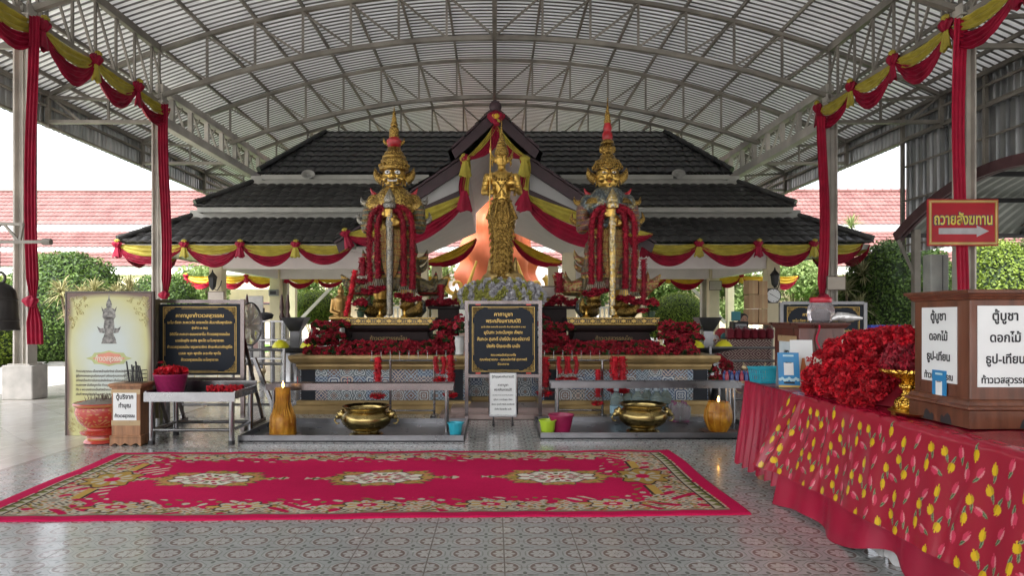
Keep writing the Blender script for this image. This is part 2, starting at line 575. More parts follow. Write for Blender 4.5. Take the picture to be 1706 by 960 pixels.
mb = MB(); mb.add([(-9.6, -19, 0), (9.6, -19, 0), (9.6, 30, 0), (-9.6, 30, 0)], [(0, 1, 2, 3)])
tag(mb.build('floor', floor_material()), kind='structure')
GRASS = mat('lawn', (.10, .20, .03), .9, 0, .3, 2, .5, 90)
YARD = mat('pale_yard', (.42, .41, .39), .85, 0, .15, .4, .2, 20)
mb = MB(); mb.add([(-600, -120, -.16), (600, -120, -.16), (600, 900, -.16), (-600, 900, -.16)], [(0, 1, 2, 3)])
tag(mb.build('ground', YARD), kind='structure')
mb = MB(); mb.box((0, 31, -.13), (80, 18.6, .05)); tag(mb.build('lawn', GRASS), kind='structure')
ROADM = mat('pale_concrete_paving', (.27, .26, .24), .8, 0, .12, 1.5, .3, 30)
mb = MB()
for x0, x1, y0, y1 in ((-20, -9.6, -19, 21.5), (9.6, 20, -19, 21.5), (-9.6, 9.6, 30, 33.3)):
    mb.box(((x0 + x1) / 2, (y0 + y1) / 2, -.09), (x1 - x0, y1 - y0, .1))
tag(mb.build('pavement', ROADM), kind='structure')
KERB = mat('kerb_concrete', (.5, .5, .47), .8, 0, .15, 3, .3, 30)
mb = MB(); mb.box((-15, 21.6, -.03), (10.8, .2, .22)); mb.box((15, 21.6, -.03), (10.8, .2, .22)); 
mb.box((-9.66, 8, -.1), (.12, 26, .196)); mb.box((9.66, 8, -.1), (.12, 26, .196))
tag(mb.build('kerb', KERB), kind='structure')

# ================================================================ the arched steel hall
HALL_L = thing('arched_steel_hall', 'open arched hall of cream steel trusses under a ribbed metal roof', 'hall')
def zroof(x, base=9.95): return base - x * x / 49.0
XC = 8.6; XE = 11.55
TRUSS_D = [-10.5, -5.9, -1.2, 3.4, 8.0, 12.6, 17.5, 22.2, 26.9, 31.6]
def galv(name, c1, c2, rough, metal, sc=(1, 1, 1), tr=0):
    m, nt, b = base_mat(name, rough, metal)
    tc = nt.nodes.new('ShaderNodeTexCoord')
    mp = nt.nodes.new('ShaderNodeMapping'); mp.inputs['Scale'].default_value = sc
    nt.links.new(tc.outputs['Object'], mp.inputs[0])
    n = noise_n(nt, mp.outputs[0], 1.2, 5, .6); n2 = noise_n(nt, tc.outputs['Object'], .35, 3)
    f = (E_(nt, n.outputs[0]) * 1.6 + E_(nt, n2.outputs[0]) * 1.2 - 1.0)._op('MAXIMUM', 0.)._op('MINIMUM', 1.)
    nt.links.new(mixc(nt, f, c1, c2), b.inputs['Base Color'])
    nt.links.new((E_(nt, n.outputs[0]) * .3 + (rough - .15)).k, b.inputs['Roughness'])
    if tr:      # translucency added to brighten the ceiling and interior
        t = nt.nodes.new('ShaderNodeBsdfTranslucent'); t.inputs['Color'].default_value = (.93, .93, .92, 1)
        mx = nt.nodes.new('ShaderNodeMixShader'); nt.links.new((E_(nt, n.outputs[0]) * tr * 1.2 + tr * .4).k, mx.inputs[0])
        nt.links.new(b.outputs[0], mx.inputs[1]); nt.links.new(t.outputs[0], mx.inputs[2]); nt.links.new(mx.outputs[0], nt.nodes['Material Output'].inputs[0])
    return m
ROOFM = galv('ribbed_metal_sheet', (.80, .80, .80), (.95, .95, .95), .34, .4, (.25, 5, 5), .045)
WALLM = galv('corrugated_wall_sheet', (.20, .21, .22), (.78, .79, .80), .34, .75, (3, 3, .2))  # streaky contrast puts the sheet's shiny vertical reflections into the colour
# roof sheet: ribs run across the span
V = []; F = []
xs = np.linspace(-XE - .25, XE + .25, 61)
pitch = .19
prof = []
y = -13.0
while y < 32.3:
    prof += [(y, 0), (y + .150, 0), (y + .163, -.028), (y + .187, -.028)]
    y += pitch + .01
prof = np.array(prof)
zc = 10.045 - xs ** 2 / 49.0
X_, P_ = np.meshgrid(xs, prof[:, 0]); Z_ = zc[None, :] + prof[:, 1][:, None]
V = np.stack([X_, P_, Z_], -1).reshape(-1, 3)
nx = len(xs); ny = len(prof)
I = (np.arange(ny - 1)[:, None] * nx + np.arange(nx - 1)[None, :]).ravel()
F = np.stack([I, I + 1, I + nx + 1, I + nx], 1)
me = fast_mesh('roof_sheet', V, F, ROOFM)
me.materials.append(galv('grimy_shaded_rib', (.16, .16, .155), (.34, .33, .32), .5, .3, (.25, 5, 5)))  # rib faces darkened: grime plus the dull reflection stripes put into the colour
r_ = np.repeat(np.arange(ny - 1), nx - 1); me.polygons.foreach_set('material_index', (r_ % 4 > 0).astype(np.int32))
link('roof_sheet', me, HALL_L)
# trusses
def arc_bar(mb, D, base, x0, x1, w_, h_, n=28):
    xs_ = [x0 + (x1 - x0) * i / n for i in range(n + 1)]
    vs = []; fs = []
    for x in xs_:
        z = zroof(x, base)
        for dy, dz in ((-w_ / 2, -h_ / 2), (w_ / 2, -h_ / 2), (w_ / 2, h_ / 2), (-w_ / 2, h_ / 2)): vs.append((x, D + dy, z + dz))
    for i in range(n):
        for k in range(4):
            j = (k + 1) % 4
            fs.append((i * 4 + k, i * 4 + 4 + k, i * 4 + 4 + j, i * 4 + j))
    mb.add(vs, fs)
for D in TRUSS_D:
    mb = MB()
    arc_bar(mb, D, 9.86, -XE, XE, .10, .10)
    arc_bar(mb, D, 8.66, -XC, XC, .12, .11)
    st = XC / 7
    for k in range(-7, 8):
        x = k * st
        mb.bar((x, D, zroof(x, 8.66)), (x, D, zroof(x, 9.86)), .055)
        if 0 < abs(k):
            x2 = x - math.copysign(st, x)
            mb.bar((x, D, zroof(x, 9.80)), (x2, D, zroof(x2, 8.70)), .05)
    mb.build('roof_truss', STEEL, HALL_L)
    for s in (-1, 1):
        mb = MB()
        mb.bar((s * XC, D, 6.5), (s * 11.45, D, 6.5), .09)
        mb.bar((s * 11.45, D, 6.35), (s * 11.45, D, 7.3), .10)
        mb.bar((s * XC, D, 7.0), (s * 11.45, D, 7.15), .07)
        xm = 9.9; mb.bar((s * xm, D, 6.5), (s * xm, D, zroof(xm, 9.8)), .05)
        mb.bar((s * 10.6, D, 6.5), (s * 11.45, D, 7.2), .05)
        mb.build('side_truss', STEEL, HALL_L)
for k in range(-9, 10):
    x = k * XC / 7
    mb = MB()
    z = zroof(x, 9.965)
    mb.bar((x, -13, z), (x, 32.3, z), .06, .09)
    mb.build('purlin', STEEL, HALL_L)
mb = MB()
mb.bar((0, -13, 9.86), (0, 32.3, 9.86), .13, .16); mb.bar((0, -13, 8.66), (0, 32.3, 8.66), .11, .11)
mb.build('ridge_beam', STEEL, HALL_L)
for s in (-1, 1):
    mb = MB()
    zt = zroof(XC, 9.86)
    mb.bar((s * XC, -13, 7.0), (s * XC, 17.5, 7.0), .10); mb.bar((s * XC, -13, zt), (s * XC, 17.5, zt), .12)
    y = -18.9
    while y < 17.2:
        mb.bar((s * XC, y, 7.0), (s * XC, y, zt), .05); mb.bar((s * XC, y, zt), (s * XC, y + .8, 7.0), .045); y += .8
    mb.build('eaves_girder', STEEL, HALL_L)
    mb = MB()
    mb.bar((s * XC, 17.5, 6.55), (s * XC, 32.3, 6.55), .22, .24); mb.bar((s * XC, 17.5, 7.38), (s * XC, 32.3, 7.38), .20, .2)
    y = 18.2
    while y < 31.8:
        mb.bar((s * XC, y, 6.55), (s * XC, y, 7.55), .12); mb.bar((s * XC, y, 7.38), (s * XC, y + .8, 6.6), .05); mb.bar((s * (XC + .05), y, 6.6), (s * (XC + .05), y + .8, 7.38), .04)
        y += 1.1
    mb.build('deep_girder', STEEL2, HALL_L)
    # I columns with web
    for D in (3.2, 12.5, 17.5, 28.0):
        if D == 3.2: continue
        c = thing('hall_column', {(-1, 12.5): 'foreground cream steel column with red cloth beside the hanging bell',
                                  (-1, 17.5): 'cream steel column rising behind the black prayer board on the left',
                                  (1, 12.5): 'steel column carrying the red arrow sign',
                                  (1, 17.5): 'steel column on the right, behind the second black prayer board',
                                  (-1, 28.0): 'far left steel column behind the dark tiled roof', (1, 28.0): 'far right steel column behind the dark tiled roof'}[(s, D)],
                  'column', (s * XC, D, 0), 0, 'steel columns of the hall')
        mb = MB()
        mb.box((-.12, 0, 3.85), (.03, .26, 6.7)); mb.box((.12, 0, 3.85), (.03, .26, 6.7)); mb.box((0, 0, 3.85), (.21, .05, 6.7)); mb.box((0, -.02, 3.85), (.012, .10, 6.7))
        mb.box((0, 0, 7.0), (.34, .34, .03)); mb.box((0, 0, .63), (.4, .36, .03))
        mb.build('shaft', STEEL2, c)
        mb = MB(); mb.cbox((0, 0, .31), (.56, .44, .62), .015); mb.build('plinth', CONC, c)
# eaves valance, corrugated
def corr_wall(mb, x, y0, y1, z0f, z1f, pitch=.2, amp=.03):
    n = int((y1 - y0) / pitch)
    vs = []; fs = []
    ys = []
    for i in range(n):
        a = y0 + i * pitch
        ys += [(a, 0), (a + pitch * .45, 0), (a + pitch * .55, amp), (a + pitch * .9, amp)]
    for yy, o in ys:
        z0 = z0f(yy) if callable(z0f) else z0f; z1 = z1f(yy) if callable(z1f) else z1f
        vs += [(x + o, yy, z0), (x + o, yy, z1)]
    for i in range(len(ys) - 1): fs.append((i * 2, i * 2 + 2, i * 2 + 3, i * 2 + 1))
    mb.add(vs, fs)
for s in (-1, 1):
    mb = MB(); corr_wall(mb, s * XE, -13, 32.3, 6.38, 7.38); mb.build('valance', WALLM, HALL_L)
    mb = MB()
    for z in (6.42, 6.9): mb.bar((s * (XE - .08), -13, z), (s * (XE - .08), 32.3, z), .06)
    mb.bar((s * (XE - .1), -13, 7.2), (s * (XE - .1), 32.3, 7.2), .1)
    mb.build('valance_rail', STEEL, HALL_L)
SW = thing('side_wall', 'tall corrugated metal wall closing the right side of the hall', 'wall', (XE + .06, 0, 0))
mb = MB(); corr_wall(mb, 0, -19, 19.55, 3.3, 7.5, .30, .07); mb.build('wall_sheet', WALLM, SW)
mb = MB()
for z in (3.5, 4.75, 5.7, 6.5): mb.bar((-.1, -13, z), (-.1, 19.3, z), .045)
for y in (19.25, 16.0, 12.6, 8): mb.bar((-.1, y, 0 if y == 8 else 3.3), (-.1, y, 7.4), .09)
mb.build('wall_rail', STEEL, SW)

# low vaulted canopy at the right
CN = thing('vaulted_canopy', 'low curved metal canopy beside the hall behind the arrow sign', 'canopy', (8.95, 12.0, 0))
def can(u): # u 0..1 over depth; far edge to near edge
    a = u * 2 - 1
    return (3.2 - 6.4 * u, 4.22 - .92 * a * a)
mb = MB()
V = []; F = []; n = 24; m_ = 26
for i in range(n + 1):
    dy, z = can(i / n)
    for k in range(m_ * 2):
        x = k // 2 * .22 + (0, .12)[k % 2]; V.append((x, dy, z + (.03 if k % 2 else 0)))
for i in range(n):
    for k in range(m_ * 2 - 1):
        a = i * m_ * 2 + k; F.append((a, a + 1, a + m_ * 2 + 1, a + m_ * 2))
mb.add(V, F); mb.build('canopy_sheet', mat('grey_green_sheet', (.27, .29, .26), .5, .3, .15, 2, .05, 30), CN)
mb = MB()
for i in range(n):
    a = can(i / n); b_ = can((i + 1) / n)
    mb.bar((-.03, a[0], a[1] - .03), (-.03, b_[0], b_[1] - .03), .05, .2)
    mb.bar((.08, a[0], a[1] - .09), (.08, b_[0], b_[1] - .09), .07, .07)
mb.build('edge_trim', mat('maroon_trim', (.10, .05, .055), .5, .2, .2, 3, .1, 40), CN)
mb = MB()
for u in (.02, .22, .42, .62, .85):
    a = can(u); mb.bar((0, a[0], a[1] - .08), (5.6, a[0], a[1] - .08), .07, .09)
mb.build('canopy_purlin', DBLACK, CN)
mb = MB(); mb.bar((.25, 2.9, 0), (.25, 2.9, 3.4), .13); mb.bar((.25, 2.9, 2.35), (-.02, 3.1, 3.2), .07); mb.bar((.42, 2.9, 0), (.42, 2.9, 1.9), .06)
mb.build('canopy_post', STEEL, CN)
# ================================================================ tiled roofs
def roof_plane(mb, p0, p1, p2, p3, wave=.30, row=.34, h=.045, amp=.04, ns=6):
    """p0->p1 eave, p3->p2 top edge; interlocking wave tiles in stepped courses"""
    p0, p1, p2, p3 = map(Vector, (p0, p1, p2, p3))
    u = (p1 - p0).normalized(); w_ = p3 - p0
    v = (w_ - u * w_.dot(u)); H = v.length; v.normalize(); n = u.cross(v)
    if n.z < 0: n = -n
    L = (p1 - p0).length
    l1 = (p3 - p0).dot(u); r1 = (p2 - p0).dot(u)
    nr = max(1, round(H / row))
    ns_ = int(L / wave * ns) + 1
    sx_ = [i * L / ns_ for i in range(ns_ + 1)]
    def wz(a): 
        t = (a / wave) % 1.0
        return amp * (abs(math.sin(PI * t)) ** .8)
    for j in range(nr):
        t0 = j / nr; t1 = (j + 1) / nr
        t1e = min(1, t1 + .02)
        la, lb = l1 * t0, l1 * t1e; ra, rb = L + (r1 - L) * t0, L + (r1 - L) * t1e
        vs = []; 
        for a in sx_:
            a0 = min(max(a, la), ra); a1 = min(max(a, lb), rb)
            b0 = p0 + u * a0 + v * (t0 * H - (.05 if j == 0 else 0)); b1 = p0 + u * a1 + v * (t1e * H)
            z = wz(a)
            vs += [b0 + n * (z - .01), b0 + n * (h + z), b1 + n * z]
        fs = []
        for i in range(len(sx_) - 1):
            A0 = min(max(sx_[i], lb), rb); A1 = min(max(sx_[i + 1], lb), rb)
            B0 = min(max(sx_[i], la), ra); B1 = min(max(sx_[i + 1], la), ra)
            if B1 - B0 < 1e-5 and A1 - A0 < 1e-5: continue
            k = i * 3
            fs.append((k, k + 3, k + 4, k + 1)); fs.append((k + 1, k + 4, k + 5, k + 2))
        mb.add(vs, fs)
def ridge(mb, a, b, r=.09, seg=.36):
    a = Vector(a); b = Vector(b); d = b - a; n = max(1, int(d.length / seg))
    for i in range(n):
        p = a + d * (i / n); q = a + d * ((i + 1.12) / n)
        if i == n - 1: q = b
        mb.cyl(p, q, r * 1.12, r * .88, 8)
def in_gable(x, z):
    x = abs(x - PCX)
    w_ = .85 + (5.86 - z) * (3.5 / 2.38) if z < 5.8 else (7.12 - z) * 1.03 - .05
    return z < 7.0 and x < w_ - .12
def hip_roof(name, cx, x0, y0, z0, x1, y1, z1, yc, parent, mat_, row=.34, wave=.30, front_only=False, ridgecap=True, gap=None):
    """rectangular tier: eave half-width x0 at depth y0/z0 up to half-width x1 at y1/z1, mirrored about yc"""
    yb0 = 2 * yc - y0; yb1 = 2 * yc - y1
    mb = MB()
    L0, R0, L1, R1 = cx - x0, cx + x0, cx - x1, cx + x1
    roof_plane(mb, (L0, y0, z0), (R0, y0, z0), (R1, y1, z1), (L1, y1, z1), wave, row)
    roof_plane(mb, (R0, y0, z0), (R0, yb0, z0), (R1, yb1, z1), (R1, y1, z1), wave, row)
    roof_plane(mb, (L0, yb0, z0), (L0, y0, z0), (L1, y1, z1), (L1, yb1, z1), wave, row)
    if not front_only: roof_plane(mb, (R0, yb0, z0), (L0, yb0, z0), (L1, yb1, z1), (R1, yb1, z1), wave, row * 1.5)
    keep = []
    for f in mb.f:
        c = sum((Vector(mb.v[i]) for i in f), Vector()) / len(f)
        keep.append(not in_gable(c.x, c.z))
    mb.mi = [m for m, k in zip(mb.mi, keep) if k]; mb.f = [f for f, k in zip(mb.f, keep) if k]
    rf = mb.build(name, mat_, parent)
    rl = [((L0, y0 - .05, z0 + .09), (L1, y1, z1 + .09)), ((R0, y0 - .05, z0 + .09), (R1, y1, z1 + .09)), ((L0, yb0, z0 + .09), (L1, yb1, z1 + .09)), ((R0, yb0, z0 + .09), (R1, yb1, z1 + .09))]
    if ridgecap: rl.append(((L1, (y1 + yb1) / 2, z1 + .06), (R1, (y1 + yb1) / 2, z1 + .06)))
    for a_, b_ in rl:
        mb = MB(); ridge(mb, a_, b_); mb.build('ridge_cap', mat_, rf, smooth=True)
    return rf

SLATE = mat('charcoal_roof_tile', (.018, .0185, .020), .38, 0, .35, 1.8, .2, 30, spec=.5)
SLATE2 = mat('grey_roof_tile', (.045, .044, .043), .42, 0, .4, 2.2, .2, 30)
TERRA = mat('rose_roof_tile', (.135, .052, .047), .5, 0, .15, 1.0, .1, 30, col2=(.175, .078, .07))

# ================================================================ shrine pavilion
PCX = .02
PV = thing('shrine_pavilion', 'open pavilion with three dark tiled roof tiers and a central gable behind the statues', 'pavilion', (0, 0, 0))
YC = 24.6
hip_roof('lower_roof', PCX, 11.05, 20.0, 3.70, 9.55, 21.5, 4.62, YC, PV, SLATE2, row=.36, ridgecap=False)
hip_roof('middle_roof', PCX, 9.25, 21.05, 4.93, 7.95, 22.4, 5.86, YC, PV, SLATE2, row=.36, ridgecap=False)
hip_roof('upper_roof', PCX, 7.65, 22.1, 6.17, 6.05, 24.4, 8.05, YC, PV, SLATE, row=.35)
for (xh, yf, z0, z1) in ((9.6, 21.45, 4.52, 4.86), (8.0, 22.35, 5.78, 6.12)):
    for s_ in (-1, 1):
        g = 2.1 if z0 < 5 else .95
        mb = MB(); mb.sweep([(0, z0), (0, z1), (-.3, z1), (-.3, z0), (0, z0)], [(PCX + s_ * g, yf), (PCX + s_ * xh, yf), (PCX + s_ * xh, 2 * YC - yf), (PCX + s_ * g, 2 * YC - yf)][::(1 if s_ > 0 else -1)]); mb.build('white_band', FASC, PV)
for (xh, yf, z) in ((11.0, 20.08, 3.62), (9.22, 21.1, 4.87), (7.6, 22.15, 6.10)):
    for s_ in (-1, 1):
        g = 4.1 if z < 4 else (2.1 if z < 5 else .95)
        mb = MB(); mb.sweep([(0, z - .13), (0, z + .02), (-.05, z + .02), (-.05, z - .13), (0, z - .13)], [(PCX + s_ * g, yf), (PCX + s_ * xh, yf), (PCX + s_ * xh, 2 * YC - yf), (PCX + s_ * g, 2 * YC - yf)][::(1 if s_ > 0 else -1)])
        mb.build('fascia', FASC, PV)
# soffit with a slot for the gabled passage
mb = MB()
for s in (-1, 1):
    x0, x1 = PCX + s * 3.1, PCX + s * 10.95
    mb = MB(); mb.box(((x0 + x1) / 2, YC, 3.56), (abs(x1 - x0), 2 * (YC - 20.15), .04)); mb.build('ceiling', PINKW, PV)
mb = MB()
for s in (-1, 1):
    for y in (21.7, 27.5):
        mb = MB(); mb.box((PCX + s * 5.95, y, 3.28), (6.1, .22, .52)); mb.build('beam', PINKW, PV)
    mb = MB(); mb.box((PCX + s * 8.8, YC, 3.27), (.22, 5.56, .5)); mb.build('beam', PINKW, PV)
for y in (21.7, 27.5):
    for x in (-8.8, -2.32, 2.36, 8.8):
        mb = MB(); mb.cbox((x, y, 1.76), (.40, .40, 3.52), .015); mb.box((x, y, .12), (.46, .46, .24)); mb.build('column', CREAM, PV)
# gable passage
yg, yb = 18.8, 27.9
gz = [(0, 6.42), (.80, 5.62)]
RP = [(0, 7.12), (1.18, 5.98)]          # upper rake (outer)
LP = [(.85, 5.86), (4.35, 3.48)]         # lower rake (outer)
for s in (-1, 1):
    mb = MB()
    f = lambda x, z, y: (PCX + s * x, y, z)
    roof_plane(mb, f(1.22, 5.95, yg - .35) if s > 0 else f(1.22, 5.95, yb), f(1.22, 5.95, yb) if s > 0 else f(1.22, 5.95, yg - .35), f(.02, 7.16, yb) if s > 0 else f(.02, 7.16, yg - .35), f(.02, 7.16, yg - .35) if s > 0 else f(.02, 7.16, yb), .3, .34)
    a, b_, c_, d_ = f(4.4, 3.55, yg - .12), f(4.4, 3.55, 23.0), f(.9, 5.9, 23.0), f(.9, 5.9, yg - .12)
    if s < 0: a, b_, c_, d_ = b_, a, d_, c_
    roof_plane(mb, a, b_, c_, d_, .3, .36)
    mb.build('gable_roof', SLATE, PV)
    mb = MB()   # bargeboards, stepped like the tile ends behind them
    for (A, B, th, y0) in ((RP[0], RP[1], .30, yg - .42), (LP[0], LP[1], .27, yg - .18)):
        dx, dz = B[0] - A[0], B[1] - A[1]; L = math.hypot(dx, dz); nx_, nz_ = dz / L, -dx / L
        poly = [(PCX + s * A[0], A[1]), (PCX + s * B[0], B[1]), (PCX + s * (B[0] + nx_ * th * .5), B[1] + nz_ * th * 1.0), (PCX + s * A[0], A[1] - th * 1.25)]
        if s > 0: poly = poly[::-1]
        mb.prism(poly, y0, y0 + .1)
        k = int(L / .42)
        for i in range(k):
            t = (i + .5) / k
            mb.box((PCX + s * (A[0] + dx * t + .02), y0 + .03, A[1] + dz * t + .03), (.44, .2, .05), (0, -s * math.atan2(dz, dx) + (0.06 if s > 0 else -.06), 0) if False else Matrix.Rotation(-s * math.atan2(dz, dx) - s * .05, 3, 'Y'))
    mb.build('bargeboard', PURPLE, PV)
    mb = MB()   # side panel of the gable face
    poly = [(PCX + s * .92, 5.62), (PCX + s * .92, 4.92), (PCX + s * 3.6, 3.72), (PCX + s * 3.9, 3.72)]
    if s < 0: poly = poly[::-1]
    mb.prism(poly[::-1], yg, yg + .06)
    mb.build('gable_panel', mat('grey_white_panel', (.50, .50, .50), .6, 0, .06, 1, .05, 40), PV)
    mb = MB()
    mb.box((PCX + s * .86, yg - .03, 5.33), (.16, .16, 1.25)); 
    mb.bar((PCX + s * .92, yg - .03, 4.93), (PCX + s * 4.1, yg - .03, 3.50), .12, .13)
    mb.build('gable_frame', PURPLE, PV)
    mb = MB()   # inner ceiling
    pts = [(0, 6.5), (.77, 5.72), (.77, 4.92), (3.15, 3.86), (3.15, 3.5)]
    for a, b_ in zip(pts[:-1], pts[1:]):
        nseg = 36
        for k in range(nseg):
            ya = yg + .1 + (yb - yg - .2) * k / nseg; yb_ = yg + .1 + (yb - yg - .2) * (k + 1) / nseg - .012
            q = [(PCX + s * a[0], ya, a[1]), (PCX + s * b_[0], ya, b_[1]), (PCX + s * b_[0], yb_, b_[1]), (PCX + s * a[0], yb_, a[1])]
            mb.add(q, [(0, 1, 2, 3)])
        mb.add([(PCX + s * (a[0] + .01), yg + .1, a[1] + .02), (PCX + s * (b_[0] + .01), yg + .1, b_[1] + .02), (PCX + s * (b_[0] + .01), yb, b_[1] + .02), (PCX + s * (a[0] + .01), yb, a[1] + .02)], [(0, 1, 2, 3)])
    mb.build('passage_ceiling', PINKW, PV)
mb = MB(); ridge(mb, (PCX, yg - .45, 7.2), (PCX, yb, 7.2), .13); mb.ell((PCX, yg - .42, 7.16), (.17, .12, .17)); mb.build('ridge_cap', PURPLE, PV, smooth=True)

def loudspeaker(loc, label):
    t = thing('loudspeaker', label, 'loudspeaker', loc, 0, 'horn loudspeakers on the roof band')
    mb = MB(); mb.sweep([(0, 0)], [(0, 0), (1, 0)]) if False else None
    m2 = MB(); m2.lathe([(.03, 0), (.05, .10), (.09, .2), (.17, .26), (.175, .275), (.15, .27), (.06, .16), (.0, .15)], n=18)
    o = m2.build('horn', mat('grey_plastic', (.30, .30, .28), .45), t, smooth=True); o.rotation_euler = (R(90), 0, 0); o.scale = (1.25, .8, 1)
    m2 = MB(); m2.cbox((0, .06, 0), (.14, .14, .14)); m2.bar((0, .08, 0), (0, .35, .05), .03); m2.build('bracket', DBLACK, t)
loudspeaker(P(517, 293, 21.9), 'grey horn loudspeaker on the left of the pavilion roof')
loudspeaker(P(1127, 292, 21.9), 'grey horn loudspeaker on the right of the pavilion roof')

# lanterns, framed notices, clock on pavilion columns
def wall_lantern(loc, label):
    t = thing('wall_lantern', label, 'lantern', loc, 0, 'black wall lanterns')
    mb = MB(); mb.lathe([(.02, -.26), (.05, -.22), (.10, -.16), (.14, .12), (.16, .14), (.10, .22), (.03, .3), (.015, .38)], n=6); mb.build('cage', DBLACK, t)
    mb = MB(); mb.lathe([(.085, -.14), (.125, .11)], n=6); mb.v = [(x * 1.06, y * 1.06, z) for x, y, z in mb.v]
    mb.build('glass', mat('milky_glass', (.5, .52, .5), .2, 0, .05, 3, 0), t)
    mb = MB(); mb.tube([(0, .02, -.2), (.12, .06, -.26), (.2, .12, -.1), (.2, .2, .05)], .015, 6); mb.build('arm', DBLACK, t)
wall_lantern(P(354, 470, 21.2), 'black wall lantern on the left pavilion column, above the left prayer board')
wall_lantern(P(1291, 466, 21.2), 'black wall lantern on the right pavilion column, above the clock')
def framed(loc, w_, h_, label, rz=0):
    t = thing('framed_notice', label, 'notice', loc, rz)
    mb = MB(); mb.cbox((0, 0, 0), (w_, .03, h_), .008); mb.build('frame', mat('brown_frame', (.16, .12, .09), .4), t)
    mb = MB(); mb.box((0, -.018, 0), (w_ - .05, .006, h_ - .05)); mb.build('sheet', mat('tan_sheet', (.48, .42, .36), .5, 0, .06, 6, 0), t)
framed(P(360, 496, 19.6), .48, .36, 'small framed notice above the left prayer board')
framed(P(1192, 476, 26.9), .50, .38, 'small framed notice on the pavilion column right of the right giant')
t = thing('wall_clock', 'round white wall clock with black hands on the right pavilion column', 'clock', P(1288, 493, 19.4))
mb = MB(); mb.box((-.06, .03, 0), (.42, .02, .42)); mb.build('backboard', mat('dark_board', (.10, .09, .08), .5), t)
def wheel_y(mb, r, y0, y1, n=32, c=(0, 0)):
    mb.prism([(c[0] + r * math.cos(2 * PI * k / n), c[1] + r * math.sin(2 * PI * k / n)) for k in range(n)], y0, y1)
mb = MB(); wheel_y(mb, .215, -.03, .02); mb.build('rim', DBLACK, t)
mb = MB(); wheel_y(mb, .19, -.036, -.0301); mb.build('dial', PAPER, t)
mb = MB()
for k in range(12):
    a = k * PI / 6; mb.bar((math.sin(a) * .145, -.04, math.cos(a) * .145), (math.sin(a) * .172, -.04, math.cos(a) * .172), .014, .004)
mb.bar((0, -.042, 0), (-.11, -.042, .06), .014, .004, (0, 1, 0)); mb.bar((0, -.042, 0), (.14, -.042, -.09), .01, .004, (0, 1, 0))
mb.build('hands', INK, t)

# ================================================================ distant long building
LB = thing('long_temple_building', 'long building far behind with rose pink tiled roofs in three tiers over cream walls', 'building', (0, 0, 0))
for (name, y0, z0, y1, z1) in (('upper_roof', 44.6, 7.55, 47.5, 10.2), ('middle_roof', 42.9, 5.9, 44.4, 7.05), ('lower_roof', 41.2, 4.55, 42.7, 5.55)):
    mb = MB(); roof_plane(mb, (-46, y0, z0), (42, y0, z0), (42, y1, z1), (-46, y1, z1), .34, .42, .05, .05, 4)
    mb.build(name, TERRA, LB)
mb = MB()
for (y, za, zb) in ((44.7, 7.0, 7.5), (43.0, 5.5, 5.86), (41.35, 4.05, 4.5)):
    mb.box((-2, y, (za + zb) / 2), (88, .2, zb - za))
mb.build('fascia', WHITE, LB)
mb = MB(); mb.box((-2, 42.2, 3.6), (87, 1.5, .86)); mb.box((-2, 47, 3.2), (87, .3, 1.4)); mb.build('wall', CREAM, LB)
mb = MB()
for i in range(17): mb.box((-44 + i * 5.2, 42.0, 1.6), (.55, .55, 3.3))
mb.build('colonnade', CREAM, LB)
mb = MB(); ridge(mb, (-46, 47.5, 10.25), (42, 47.5, 10.25), .16, .6); mb.build('ridge_cap', TERRA, LB)
LB2 = thing('low_rear_building', 'second pink roofed building glimpsed between the pavilion columns', 'building', (0, 0, 0))
mb = MB(); roof_plane(mb, (-42, 56, 2.6), (46, 56, 2.6), (46, 60, 5.2), (-42, 60, 5.2), .5, .5, .05, .05, 3); mb.build('roof', TERRA, LB2)
mb = MB(); mb.box((2, 57, 1.2), (86, .3, 2.6)); mb.build('wall', CREAM, LB2)
mb = MB()
for i in range(20): mb.box((-40 + i * 4.4, 56.6, 1.2), (.4, .4, 2.6))
mb.build('pillar', WHITE, LB2)

# a post and raking brace either side, seen through the pavilion
for s, nm in ((-1, 'left'), (1, 'right')):
    t = thing('garden_post', f'cream garden post with slanting brace seen through the {nm} half of the pavilion', 'post', (s * 9.6 if s < 0 else 11.2, 32.5, 0), 0, 'cream posts behind the pavilion')
    mb = MB(); mb.cbox((0, 0, 1.9), (.32, .32, 3.8), .02); mb.build('shaft', CREAM, t)
    mb = MB(); mb.bar((-s * .2, 0, 1.2), (-s * 2.6, 0, 3.7), .14); mb.build('brace', STEEL2, t)

# giant orange robed statue behind the passage
OB = thing('robed_monument', 'huge orange draped statue on a white pedestal with golden scrolls, far behind the goddess', 'monument', (.1, 36, 0))
ORG = mat('orange_robe', (.62, .15, .06), .6, 0, .15, .6, .1, 10)
mb = MB()
def rob(u, v):
    a = PI + PI * u
    z = 2.15 + 5.8 * v
    wx = (2.55 - .5 * v) if v < .25 else (2.42 - 1.7 * (v - .25) ** 1.2)
    if v < .12: wx *= .75 + 2.0 * v
    rr = 1 + .08 * math.sin(a * 9 + v * 6) + .06 * math.sin(v * 26 + 4 * u) + .08 * noise.noise(Vector((u * 5, v * 9, 2)))
    return (wx * math.cos(a) * rr * .85, 1.3 * math.sin(a) * rr, z - .35 * math.sin(PI * u) * (1 - v) * 1.2)
mb.grid(rob, 48, 30); mb.build('robe', ORG, OB, smooth='all')
mb = MB(); mb.lathe([(3.2, 0), (3.2, .6), (2.6, .7), (2.5, 2.0), (2.9, 2.2), (2.9, 2.5), (.1, 2.55)], n=32, sy=.7); mb.box((0, .9, 3.2), (5.2, .3, 2.6)); mb.build('pedestal', WHITE, OB)
